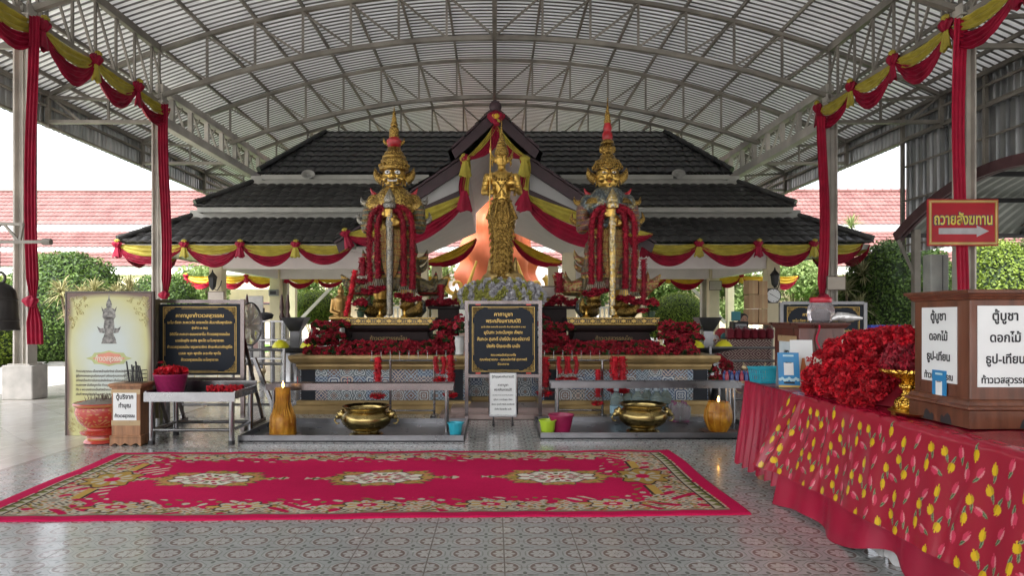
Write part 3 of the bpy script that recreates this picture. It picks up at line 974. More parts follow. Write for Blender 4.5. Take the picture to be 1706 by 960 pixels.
for s in (-1, 1):
    mb = MB(); pts = []
    for i in range(28):
        a = i / 27 * 2.3 * PI; r_ = .12 + .11 * a / 1.2
        pts.append((s * (2.05 + math.cos(a) * r_ * .7), -1.85, 3.05 + math.sin(a) * r_ * .7))
    mb.tube(pts, [.06 + .003 * i for i in range(28)], 8)
    mb.tube([(s * 1.55, -1.85, 2.6), (s * 1.3, -1.85, 3.4), (s * 1.0, -1.8, 4.3)], [.14, .09, .05], 8)
    mb.build('scroll', mat('golden_scroll', (.75, .48, .10), .45, .2, .1, 2, 0), OB, smooth=True)
# white balustrade with steps behind
BA = thing('white_balustrade', 'white balustrade around the monument terrace', 'balustrade', (0, 33.2, 0))
mb = MB()
for s in (-1, 1):
    x0, x1 = (s * 2.2, s * 6.5)
    mb.box(((x0 + x1) / 2, 0, 1.95), (4.3, .16, .1)); mb.box(((x0 + x1) / 2, 0, 1.15), (4.3, .2, .16)); mb.box(((x0 + x1) / 2, .1, .55), (4.3, .3, 1.1))
    for i in range(20): mb.lathe([(.05, 1.2), (.075, 1.4), (.035, 1.6), (.05, 1.9)], (x0 + s * (.2 + i * .21), 0, 0), 6)
mb.build('rail', WHITE, BA)
mb = MB()
for k in range(7): mb.box((0, -1.2 + k * .2, .1 + k * .16), (3.6, .22, .16))
mb.build('steps', mat('pink_steps', (.5, .38, .33), .7), BA)

# ================================================================ swags
def swag_mesh(L, s0, s1, nfold, amp, seed, nu=28, nv=18, gather=.10):
    """cloth between (0,0,0) and (L,0,0), hanging in -Z, facing -Y"""
    rs = random.Random(seed * 31 + int(L * 997)); ph = rs.random() * 6; sk = rs.uniform(.82, 1.2); dm = rs.uniform(.9, 1.1); s1 *= dm; wr = rs.uniform(1.6, 3.2)
    mb = MB()
    def fn(u, v):
        us = u ** sk; k = 4 * us * (1 - us); kk = k ** .85
        z = -(s0 + (s1 - s0) * v) * kk - gather * (v - .5) * (1 - k) * .8 - .02
        f = math.sin(v * nfold * 2 * PI + ph + .8 * math.sin(u * 5 + ph)) * amp * (.35 + .65 * k) + math.sin(v * nfold * 5 + u * 3) * amp * .3 + noise.noise(Vector((u * 5 * wr, v * 4, ph))) * amp * .9
        y = -f - .05 * k * v - .02
        return (u * L, y, z)
    mb.grid(fn, nu, nv)
    return mb
def tail_mesh(h, w_, seed, n=14):
    rs = random.Random(seed); mb = MB()
    def fn(u, v):
        a = u * 2 * PI
        r_ = w_ * (.28 + .72 * v ** .8) * (1 + .22 * math.sin(5 * a + seed))
        return (r_ * math.cos(a), r_ * .45 * math.sin(a), -h * v + .03 * math.sin(3 * a + seed) * v)
    mb.grid(fn, 24, 5)
    return mb
def rosette_mesh(r):
    mb = MB()
    def fn(u, v):
        a = 2 * PI * u; p = PI * (v - .5)
        rr = r * (1 + .22 * math.sin(7 * a + 4 * v) * math.cos(p) + .12 * math.sin(14 * v))
        return (rr * math.cos(a) * math.cos(p), -rr * .6 * math.sin(a) * math.cos(p), rr * math.sin(p) * .8)
    mb.grid(fn, 28, 10)
    return mb
def swag_run(nodes, top_drop, mid_drop, bot_drop, label, group, mats_, tails=True, tail_h=.36, tail_w=.12, ros=.10, labels=None, name='cloth_swag', rosette_first=True, dark=None):
    for i in range(len(nodes) - 1):
        a = Vector(nodes[i]); b = Vector(nodes[i + 1]); d = b - a
        L = d.length; rz = math.atan2(d.y, d.x); pitch = -math.atan2(d.z, math.hypot(d.x, d.y))
        t = thing(name, (labels[i] if labels else label), 'cloth swag', a, 0, group)
        t.rotation_euler = Euler((0, pitch, rz)) if abs(pitch) < 1e-4 else (Matrix.Rotation(rz, 3, 'Z') @ Matrix.Rotation(pitch, 3, 'Y')).to_euler()
        o = swag_mesh(L, top_drop, mid_drop, 2.5, .025, i * 7 + 3).build('upper_cloth', mats_[0], t, smooth='all')
        o = swag_mesh(L, mid_drop * .97, bot_drop, 4, .03, i * 5 + 1).build('lower_cloth', mats_[1], t, smooth='all')
        o.location = (0, -.015, 0)
        if rosette_first or i > 0:
            k = i % 2
            o = rosette_mesh(ros).build('rosette', mats_[1], t, smooth='all'); o.location = (0, -.08, .02)
            o = rosette_mesh(ros * .55).build('rosette', mats_[0], t, smooth='all'); o.location = (.02, -.11, ros * .9)
            if tails:
                o = tail_mesh(tail_h, tail_w, i).build('tail', mats_[0] if k else mats_[1], t, smooth='all'); o.location = (0, -.08, -.03)
# hall side runs
for s, side in ((-1, 'left'), (1, 'right')):
    ds = [9.2, 10.95, 12.7, 14.4, 16.1, 17.75]
    nodes = [(s * (XC - .12), d, 6.93) for d in ds]
    if s > 0: nodes = nodes[::-1]
    labs = []
    for i in range(5):
        k = i if s < 0 else 4 - i
        labs.append(['yellow and red swag nearest the camera', 'yellow and red swag ending at the foreground column', 'first yellow and red swag beyond the foreground column', 'middle yellow and red swag between the columns', 'last yellow and red swag before the second column'][k] + f' on the {side} hall girder')
    swag_run(nodes, .02, .36, .72, '', f'yellow and red swags along the {side} hall girder', (YEL, RED), labels=labs, tail_h=.42, tail_w=.13, ros=.15)
# red cloths running down the columns
def column_cloth(x, y, z0, z1, zk, w_, label, flare=True, seed=1, dx=0):
    t = thing('hanging_cloth', label, 'cloth', (x, y, 0), 0, 'red cloths hung down the hall columns')
    mb = MB()
    def fn(u, v):
        z = z0 + (z1 - z0) * v
        k = 1.0
        if zk is not None:
            d = abs(z - zk) ; k = min(1, .35 + d * 1.6)
        if flare and zk is not None and z < zk: k = min(1.25, .35 + (zk - z) * 2.4)
        xx = (u - .5) * w_ * k + .05 * math.sin(v * 5 + seed) + dx * v
        yy = .025 * math.sin(u * 22 + seed + v * 2) * min(1, k + .3)
        return (xx, yy, z)
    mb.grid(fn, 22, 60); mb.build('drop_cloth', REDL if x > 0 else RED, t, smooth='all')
    if zk is not None:
        o = rosette_mesh(.12).build('knot', RED, t, smooth='all'); o.location = (0, -.05, zk)
column_cloth(-8.36, 12.34, 6.95, 1.0, 1.78, .22, 'dark red cloth down the foreground left column, knotted above its loose end', seed=2, dx=.02)
column_cloth(-8.36, 17.3, 6.9, 1.95, 2.05, .24, 'red cloth down the second column behind the left prayer board', flare=False, seed=4)
column_cloth(8.42, 12.32, 6.9, 1.2, None, .25, 'bright red cloth down the column behind the red arrow sign', seed=3)
column_cloth(8.33, 17.32, 6.6, 1.9, 2.0, .26, 'red cloth down the column above the clear sweet jar', flare=False, seed=5)
# pavilion eave runs
EN = [-11.0, -9.05, -7.42, -5.80, -4.15]
swag_run([(x, 19.95, 3.60) for x in EN], .0, .30, .60, '', 'swags along the pavilion eaves', (YEL, RED), tail_h=.34, tail_w=.13, ros=.12,
         labels=['yellow and red swag at the far left corner of the pavilion eaves'] + [f'{o_} yellow and red swag from the left corner of the pavilion eaves' for o_ in ('second', 'third', 'fourth')])
EN = [4.35, 5.95, 7.68, 9.3, 10.75]
swag_run([(x, 19.95, 3.62) for x in EN], .0, .30, .62, '', 'swags along the pavilion eaves', (YEL, RED), tail_h=.34, tail_w=.13, ros=.12,
         labels=[f'{o_} yellow and red swag right of the right giant on the pavilion eaves' for o_ in ('first', 'second', 'third')] + ['yellow and red swag at the far right corner of the pavilion eaves'])
# side eaves returns
for s in (-1, 1):
    pts = [(s * 11.02, y, 3.6) for y in (19.98, 21.8, 23.6)]
    if s > 0: pass
    sn_ = 'left' if s < 0 else 'right'
    swag_run(pts if s < 0 else pts[::-1], .0, .28, .55, '', 'swags along the pavilion side eaves', (YEL, RED), ros=.1, rosette_first=False, labels=[a_ + f' yellow and red swag on the {sn_} side eaves of the pavilion' for a_ in (('nearer', 'farther') if s < 0 else ('farther', 'nearer'))])
# gable swags
gy = yg - .55
swag_run([(-.78, gy, 5.72), (.02, gy, 6.68), (.84, gy, 5.78)], .02, .16, .42, '', 'swags framing the pavilion gable', (YEL, RED), labels=['upper left swag under the gable peak', 'upper right swag under the gable peak'], tails=False, ros=.1)
swag_run([(-4.0, gy + .1, 3.72), (-.70, gy + .1, 4.82)], .02, .42, .85, 'large yellow and red swag sloping down the left half of the gable', 'swags framing the pavilion gable', (YEL, RED), ros=.12)
swag_run([(.78, gy + .1, 4.82), (4.25, gy + .1, 3.72)], .02, .42, .85, 'large yellow and red swag sloping down the right half of the gable', 'swags framing the pavilion gable', (YEL, RED), ros=.12)
for s, sd_ in ((-1, 'left'), (1, 'right')):
    t = thing('hanging_cloth', f'red and yellow cloth hanging down the {sd_} gable post beside the goddess', 'cloth', (s * .80, gy, 0), 0, 'cloths hanging at the gable opening')
    for nm, m_, off in (('red_cloth', RED, -.05), ('yellow_cloth', YEL, .06)):
        mb = MB()
        mb.grid(lambda u, v: (off + (u - .5) * .16 + .03 * math.sin(v * 6), -.03 * math.sin(u * 14 + v * 3), 5.7 - .95 * v), 12, 20); mb.build(nm, m_, t, smooth='all')
    o = rosette_mesh(.12).build('knot', YEL, t, smooth='all'); o.location = (0, -.05, 5.72)
    o = tail_mesh(.45, .15, 3).build('tail', YEL, t, smooth='all'); o.location = (-.02 * s, -.08, 5.68)
    o = tail_mesh(.55, .2, 4).build('tail', RED, t, smooth='all'); o.location = (0, -.08, 4.86)
t = thing('cloth_rosette', 'big red and yellow cloth rosette at the peak of the gable', 'rosette', (.03, gy - .05, 6.84))
rosette_mesh(.2).build('red_ruffle', RED, t, smooth='all'); o = rosette_mesh(.09).build('yellow_ruffle', YEL2, t, smooth='all'); o.location = (0, -.1, 0)
# rear swags in sunlight
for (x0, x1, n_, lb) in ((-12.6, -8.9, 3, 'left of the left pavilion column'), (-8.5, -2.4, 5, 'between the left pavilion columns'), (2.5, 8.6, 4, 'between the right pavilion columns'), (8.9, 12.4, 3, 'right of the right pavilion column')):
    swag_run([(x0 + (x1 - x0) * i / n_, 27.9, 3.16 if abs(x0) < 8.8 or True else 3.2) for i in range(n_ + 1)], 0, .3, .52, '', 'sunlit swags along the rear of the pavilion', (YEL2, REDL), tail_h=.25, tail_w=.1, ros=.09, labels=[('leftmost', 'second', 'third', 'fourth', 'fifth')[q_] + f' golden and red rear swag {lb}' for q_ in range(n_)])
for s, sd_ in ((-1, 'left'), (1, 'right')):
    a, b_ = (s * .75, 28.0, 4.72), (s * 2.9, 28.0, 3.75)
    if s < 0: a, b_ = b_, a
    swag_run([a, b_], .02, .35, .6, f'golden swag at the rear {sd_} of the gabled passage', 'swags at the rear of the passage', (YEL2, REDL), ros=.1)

# ================================================================ planting
def crown_pts(n, c, r, shell=.25, low=-1.0):
    d = rng.normal(size=(n, 3)); d /= np.linalg.norm(d, axis=1, keepdims=True)
    d = d[d[:, 2] > low]
    k = (1 - shell * rng.random(len(d)) ** 1.6)[:, None]
    return np.array(c) + d * k * np.array(r), d
def topiary(loc, r, label, mat_, n=9000, leaf=.05, group=None, trunk=.0, name='topiary_bush', lumps=0):
    t = thing(name, label, 'bush', loc, 0, group)
    r = np.array(r, dtype=float)
    n = int(n * 1.9); leaf *= .74
    C, N = crown_pts(n, (0, 0, 0), r, .10, -.95)
    for i in range(len(C)):
        pass
    wob = np.array([noise.noise(Vector(tuple(p * 1.6))) for p in C])
    C = C * (1 + (.07 * wob + .025 * rng.normal(size=len(C)))[:, None])
    N = N + rng.normal(size=N.shape) * .55
    V, F = petals(C, N, leaf, bend=.3, aspect=.7)
    V[:, 2] += r[2] + trunk
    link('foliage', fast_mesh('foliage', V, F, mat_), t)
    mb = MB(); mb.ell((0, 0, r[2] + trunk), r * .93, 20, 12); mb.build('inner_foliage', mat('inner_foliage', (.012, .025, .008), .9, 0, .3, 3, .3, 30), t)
    mb = MB(); mb.tube([(0, 0, -.1), (.03, 0, (trunk + r[2]) * .5), (0, .03, trunk + r[2])], [.09, .07, .04], 7)
    if trunk > .3:
        for k in range(6):
            a = k * 1.05; mb.tube([(.02, 0, trunk * .2), (math.cos(a) * r[0] * .35, math.sin(a) * r[1] * .35, trunk * 1.2)], [.035, .02], 5)
    mb.build('trunk', mat('bark', (.16, .12, .08), .9, 0, .3, 6, .6, 30), t)
    return t
LG = leaf_mat('bright_topiary_leaf', (.05, .09, .012), (.22, .30, .035), .3, 1.2)
LD = leaf_mat('dark_topiary_leaf', (.022, .055, .010), (.10, .17, .03), .25, 1.2)
LT = leaf_mat('tree_leaf', (.09, .15, .04), (.30, .38, .14), .4, .8)
topiary((-15.7, 21.3, -.1), (1.35, 1.3, 1.42), 'bright green topiary ball on the far left behind the poster', LG, 9000, .055, 'clipped bushes on the left')
topiary((-13.9, 22.2, -.1), (1.9, 1.6, 1.85), 'large clipped dome bush behind the poster with spiky leaves before it', LD, 12000, .06, 'clipped bushes on the left')
topiary((-12.0, 24.6, -.1), (1.5, 1.4, 1.55), 'dark clipped bush behind the left prayer board', LD, 8000, .055, 'clipped bushes on the left')
topiary((-9.1, 34.2, -.1), (1.27, 1.2, .86), 'round topiary ball on thin stems seen through the left of the pavilion', LG, 7000, .045, 'topiary balls behind the pavilion', trunk=1.2)
topiary((9.2, 34.2, -.1), (1.38, 1.2, 1.05), 'round topiary ball seen just right of the right giant', LG, 7000, .045, 'topiary balls behind the pavilion', trunk=.7)
topiary((12.4, 20.8, -.1), (1.7, 1.5, 2.0), 'tall clipped bush with bright rim left of the wooden offering box', LD, 12000, .055, 'clipped bushes on the right')
topiary((14.8, 20.3, -.1), (1.3, 1.2, 1.95), 'clipped bush behind the column with the arrow sign', LG, 9000, .055, 'clipped bushes on the right')
topiary((12.6, 25.0, -.1), (1.2, 1.2, 1.5), 'small sunlit bush behind the spiky dracaena on the right', LG, 6000, .055, 'clipped bushes on the right')
for i, (x, y, r_, s_) in enumerate(((11.3, 48, .9, 'left'), (14.1, 48.5, .8, 'right'))):
    topiary((x, y, -.1), (r_, r_, 1.5), f'small cone bush by the far building, {s_} of a pair', LG, 2500, .07, 'small bushes by the far building')
def hedge(loc, sz, label, n):
    t = thing('clipped_hedge', label, 'hedge', loc, 0)
    sx_, sy_, sz_ = sz
    C = []; N = []
    k = int(n * .6)
    C.append(np.stack([rng.uniform(-sx_ / 2, sx_ / 2, k), np.full(k, -sy_ / 2) + rng.normal(0, .03, k), rng.uniform(0, sz_, k)], 1)); N.append(np.tile([0, -1, 0.3], (k, 1)))
    k = n - k
    C.append(np.stack([rng.uniform(-sx_ / 2, sx_ / 2, k), rng.uniform(-sy_ / 2, sy_ / 2, k), np.full(k, sz_) + rng.normal(0, .035, k)], 1)); N.append(np.tile([0, 0, 1.], (k, 1)))
    C = np.concatenate(C); N = np.concatenate(N) + rng.normal(size=(n, 3)) * .6
    V, F = petals(C, N, .042, bend=.3, aspect=.7)
    link('foliage', fast_mesh('foliage', V, F, LD), t)
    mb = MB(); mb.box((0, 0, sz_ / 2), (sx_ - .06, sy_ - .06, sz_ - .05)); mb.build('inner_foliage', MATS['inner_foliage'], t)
hedge((-21.2, 24.0, -.15), (17, 1.0, 1.35), 'low clipped hedge running along the far left lawn', 30000)
hedge((16.5, 24.2, -.15), (10, 1.0, 1.1), 'low clipped hedge on the right beyond the tables', 15000)
def tree(loc, h, r, label, mat_, n=9000, leaf=.11, group=None, seed=0, name='leafy_tree', trunk_h=None):
    rs = random.Random(seed)
    t = thing(name, label, 'tree', loc, 0, group)
    th = trunk_h or h * .35
    mb = MB(); mb.tube([(0, 0, -.2), (.08, .05, th * .6), (-.05, 0, th), (.1, .1, h * .75)], [.16, .12, .10, .04], 8)
    blobs = []
    for k in range(11):
        a = rs.uniform(0, 2 * PI); rr = rs.uniform(.2, .75) * r; z = th + (h - th) * rs.uniform(.15, .9)
        rr *= math.sin(PI * min(max((z - th) / (h - th), .15), .9)) ** .5
        c = (rr * math.cos(a), rr * math.sin(a), z); blobs.append((c, rs.uniform(.28, .5) * r))
        mb.tube([(0, 0, th * .9), (c[0] * .5, c[1] * .5, (th + z) / 2), c], [.06, .04, .015], 5)
    mb.build('trunk', MATS['bark'], t)
    Vs = []; Fs = []; b = 0
    for c, br in blobs:
        C, N = crown_pts(n // 11, c, (br, br, br * .8), .75)
        N = N + rng.normal(size=N.shape) * 1.0
        V, F = petals(C, N, leaf, bend=.3, aspect=.6); Vs.append(V); Fs.append(F + b); b += len(V)
    link('crown', fast_mesh('crown', np.concatenate(Vs), np.concatenate(Fs), mat_), t)
TG = 'leafy trees beyond the pavilion'
for i, (x, y, h, r_, lb) in enumerate(((-11.2, 38, 5.2, 2.2, 'leafy tree behind the left edge of the pavilion'), (-7.2, 37, 5.6, 2.6, 'leafy tree behind the topiary ball on the left'), (-3.6, 38, 5, 2.0, 'pale leafy tree left of the orange statue'),
                                       (5.4, 38, 5.2, 2.0, 'pale leafy tree right of the orange statue'), (9.2, 38, 4.8, 2.4, 'leafy tree behind the topiary ball on the right'), (13.6, 39.5, 4.6, 1.7, 'light green small tree between the right pavilion columns'),
                                       (17.5, 40, 5.0, 2.6, 'leafy tree by the far building to the right'), (-16.5, 38.5, 4.6, 2.2, 'leafy tree against the cream wall on the left'))):
    tree((x, y, -.1), h, r_, lb, LT, 8000, .10, TG, i)
tree((18.0, 21.5, -.1), 4.6, 2.2, 'feathery olive green tree at the right edge of the picture', leaf_mat('olive_leaf', (.06, .09, .03), (.20, .24, .10), .35, 1), 16000, .06, None, 33, 'feathery_tree', .8)
tree((20.5, 24, -.1), 4.2, 2.0, 'second feathery tree further right behind the canopy', MATS['olive_leaf'], 9000, .07, None, 35, 'feathery_tree', .8)
def dracaena(loc, heads, label, c1, c2, seed, L=.75):
    rs = random.Random(seed); t = thing('spiky_dracaena', label, 'plant', loc, 0)
    st = MB(); lf = MB()
    for (x, y, z) in heads:
        st.tube([(x * .3, y * .3, 0), (x * .8, y * .8, z * .6), (x, y, z)], [.04, .035, .03], 6)
        for k in range(130):
            a = rs.uniform(0, 2 * PI); e = rs.uniform(-.5, 1.3); l = L * rs.uniform(.7, 1.1)
            d = Vector((math.cos(a) * math.cos(e), math.sin(a) * math.cos(e), math.sin(e))); sd_ = d.cross(Vector((0, 0, 1))).normalized() * .018
            p = Vector((x, y, z + rs.uniform(-.15, .08))); m1 = p + d * l * .55; m2 = p + d * l + Vector((0, 0, -.22 * l))
            lf.add([p - sd_ * .6, p + sd_ * .6, m1 + sd_, m1 - sd_, m2], [(0, 1, 2, 3), (3, 2, 4)])
    st.build('stem', MATS['bark'], t); lf.build('leaves', leaf_mat('dracaena_leaf_%d' % seed, c1, c2, .3, 3), t)
dracaena((-11.7, 19.6, -.1), [(-.75, 0, 2.3), (-.35, .3, 2.15), (.2, 0, 2.35), (.75, .2, 2.2), (.5, -.2, 1.9), (1.1, .2, 2.4), (-.1, -.3, 1.8)], 'pale spiky dracaena rising behind the poster', (.20, .20, .08), (.42, .38, .20), 11, .62)
dracaena((10.9, 20.2, -.1), [(-.5, 0, 2.4), (.1, .2, 2.9), (.6, 0, 2.5), (-.2, -.2, 1.9), (.9, .2, 2.1), (.3, 0, 1.5), (-.6, .2, 1.6), (1.2, .1, 2.8)], 'grey green spiky dracaena at the right pavilion corner', (.12, .14, .06), (.34, .32, .17), 12, .6)
dracaena((15.8, 30.2, -.1), [(0, 0, 5.6)], 'single tall dracaena head rising above the right pavilion eaves', (.14, .2, .06), (.32, .34, .16), 13, .8)
# ================================================================ altar
def tile_mix_material():
    m, nt, b = base_mat('patchwork_tile', .25)
    vec, x, y, z = coords(nt)
    T = .2
    u = (x + y * .0) / T; v = (z + .03) / T
    cu = u.fl(); cv = v.fl()
    fu = u.fr() - .5; fv = v.fr() - .5
    r1 = ((cu * 12.9898 + cv * 78.233).sin() * 43758.5453).fr()
    r2 = ((cu * 39.346 + cv * 11.135).sin() * 24634.6345).fr()
    r3 = ((cu * 73.156 + cv * 52.235).sin() * 14375.964).fr()
    au = fu.abs(); av = fv.abs()
    rad = (fu * fu + fv * fv).sqrt(); th = fv.at2(fu)
    man = au + av
    w1 = ((rad * (r1 * 16 + 22) + (th * 4).cos() * (r2 * 4 + 1)).sin()).gt(.1)
    w2 = ((man * (r2 * 16 + 20)).sin() + ((au - av).abs() * 22).sin() * .7).gt(.2)
    w3 = (((au * 24).sin() * (av * 24).sin())).gt(.05)
    pat = w1 * r3.lt(.36) + w2 * r3.gt(.36) * r3.lt(.74) + w3 * r3.gt(.74)
    a_ = mixc(nt, r2.gt(.5), (.06, .09, .17), (.10, .13, .15))
    a_ = mixc(nt, r1.gt(.72), a_, (.17, .10, .075))
    pb = mixc(nt, r3.gt(.45), (.50, .54, .56), (.34, .42, .50)); pb = mixc(nt, r1.lt(.18), pb, (.50, .42, .36)); c = mixc(nt, pat, pb, a_)
    dia = (man - .27).abs().step(.03, .02) * r1.gt(.55)
    c = mixc(nt, dia, c, (.30, .17, .12))
    cen = (rad.step(.12, .02)) * r2.gt(.4)
    c = mixc(nt, cen, c, (.28, .2, .17))
    j = (au - .5).abs().mn((av - .5).abs()).step(.012, .008)
    c = mixc(nt, j, c, (.25, .25, .25))
    nt.links.new(c, b.inputs['Base Color'])
    return m
PTILE = tile_mix_material()
MOLD = mat('gilded_moulding', (.34, .235, .10), .36, .35, .22, 3, .1, 40)
AL = thing('tiled_altar', 'long altar faced with patchwork blue tiles between gilded mouldings', 'altar', (0, 0, 0))
AX0, AX1, AY0, AY1 = -3.02, 3.32, 10.62, 12.6
def al_path(o): # outline with recessed centre
    return [(AX0 - o, AY1), (AX0 - o, AY0 - o), (-.42 + o * 0, AY0 - o), (-.42, AY0 + .55 - o), (.72, AY0 + .55 - o), (.72, AY0 - o), (AX1 + o, AY0 - o), (AX1 + o, AY1)]
mb = MB()
pth = al_path(0)[::1]
mb.sweep([(0, .18), (0, .72)], pth); 
bo = mb.build('tile_face', PTILE, AL)
mb = MB(); mb.sweep([(.0, .0), (.13, .0), (.13, .06), (.11, .09), (.09, .12), (.05, .135), (.05, .19), (.03, .2), (-.02, .2)], pth); mb.build('base_moulding', MOLD, AL)
mb = MB(); mb.sweep([(-.02, .68), (.03, .68), (.035, .70), (.05, .73), (.05, .76), (.08, .78), (.12, .80), (.145, .84), (.15, .86), (.15, .90), (.10, .905), (-.4, .905)], pth); mb.build('top_moulding', MOLD, AL)
mb = MB()
for s, xx in ((0, AX0 + .12), (1, AX1 - .12), (0, -.6), (1, .88)):
    mb = MB(); mb.box((xx, AY0 - .004, .45), (.22, .008, .52)); mb.build('corner_strip', mat('dark_tile', (.03, .033, .04), .5, spec=.1), AL)
mb = MB(); mb.box(((AX0 + AX1) / 2, (AY0 + AY1) / 2 + .3, .89), (AX1 - AX0 + .2, AY1 - AY0 - .5, .02)); mb.build('altar_top', CONC, AL)
mb = MB(); mb.cbox((.15, 10.35, .04), (1.9, .9, .08), .01); mb.cbox((.15, 10.45, .11), (1.6, .7, .08), .01)
tag(mb.build('low_step', mat('pinkish_step', (.30, .22, .20), .3, .2)), 'low pinkish metal step at the foot of the altar behind the white notice', 'step')
mb = MB(); mb.box((0.15, 11.0, .02), (8.2, .06, .04))

# ================================================================ statues
def scale_mat(name, c1, c2, c3, sc=45, metal=.7, rough=.35, ring=0):
    m, nt, b = base_mat(name, rough, metal)
    tc = nt.nodes.new('ShaderNodeTexCoord')
    v = nt.nodes.new('ShaderNodeTexVoronoi'); v.inputs['Scale'].default_value = sc
    nt.links.new(tc.outputs['Object'], v.inputs['Vector'])
    d = E_(nt, v.outputs['Distance'])
    n = noise_n(nt, tc.outputs['Object'], 7, 4)
    c = mixc(nt, d.gt(.42) if False else (d * 2.2 - .35)._op('MAXIMUM', 0.)._op('MINIMUM', 1.), c1, c2)
    f = (E_(nt, n.outputs[0]) * 4 - 1.9)._op('MAXIMUM', 0.)._op('MINIMUM', 1.)
    c = mixc(nt, f, c, c3)
    if ring:
        sx = nt.nodes.new('ShaderNodeSeparateXYZ'); nt.links.new(tc.outputs['Object'], sx.inputs[0])
        z = E_(nt, sx.outputs[2])
        st = (z * ring).fr()
        c = mixc(nt, st.lt(.13), c, (.38, .24, .06)); c = mixc(nt, (st - .25).abs().lt(.04), c, (.25, .02, .02))
    nt.links.new(c, b.inputs['Base Color'])
    add_bump(nt, b, d * -1.0, .9, .012)
    return m
GSC = scale_mat('gold_scale_armour', (.62, .42, .10), (.16, .09, .02), (.45, .30, .08), 26)
TSC = scale_mat('blue_grey_scale_armour', (.20, .24, .24), (.05, .06, .065), (.30, .24, .10), 24, .5)
BND = scale_mat('banded_armour_teal', (.05, .09, .085), (.13, .11, .05), (.04, .05, .045), 40, .4, .35, 11)
BND2 = scale_mat('banded_armour_red', (.08, .11, .14), (.20, .07, .05), (.16, .14, .08), 40, .35, .4, 11)
SKT = scale_mat('dark_skirt_armour', (.025, .034, .028), (.12, .09, .03), (.06, .025, .02), 24, .4, .4, 3)
SKT2 = scale_mat('grey_skirt_armour', (.06, .07, .065), (.15, .11, .05), (.13, .03, .03), 24, .4, .4, 3)
SILV = scale_mat('silver_ornament', (.36, .36, .34), (.16, .15, .13), (.35, .30, .2), 40, .9, .3)
GORN = scale_mat('gold_ornament', (.58, .38, .10), (.14, .08, .02), (.42, .27, .07), 46, .9, .32)
EYEW = mat('white_enamel', (.8, .8, .78), .25, 0, .03, 5, 0)
REDE = mat('red_enamel', (.38, .012, .02), .35, 0, .25, 9, .1)
ROSE = mat('red_garland_petals', (.26, .003, .018), .75, 0, .25, 5, .1, 60, island=.9)

def spire(prof, n=20, c=(0, 0, 0)):
    mb = MB(); mb.lathe(prof, c, n); return mb
def flame(mb, base, tip, w_, th=.03, curl=.1):
    """flat curled flame ornament"""
    b = Vector(base); t = Vector(tip); d = t - b; side = Vector((d.z, 0, -d.x)).normalized()
    pts = []
    n = 9
    for i in range(n + 1):
        k = i / n
        pts.append(b + d * k + side * math.sin(k * PI) * curl)
    rad = [w_ * (math.sin(min(1, (1 - i / n) * 1.1) * PI / 2)) + .003 for i in range(n + 1)]
    mb.tube(pts, rad, 8, True, 1.0)

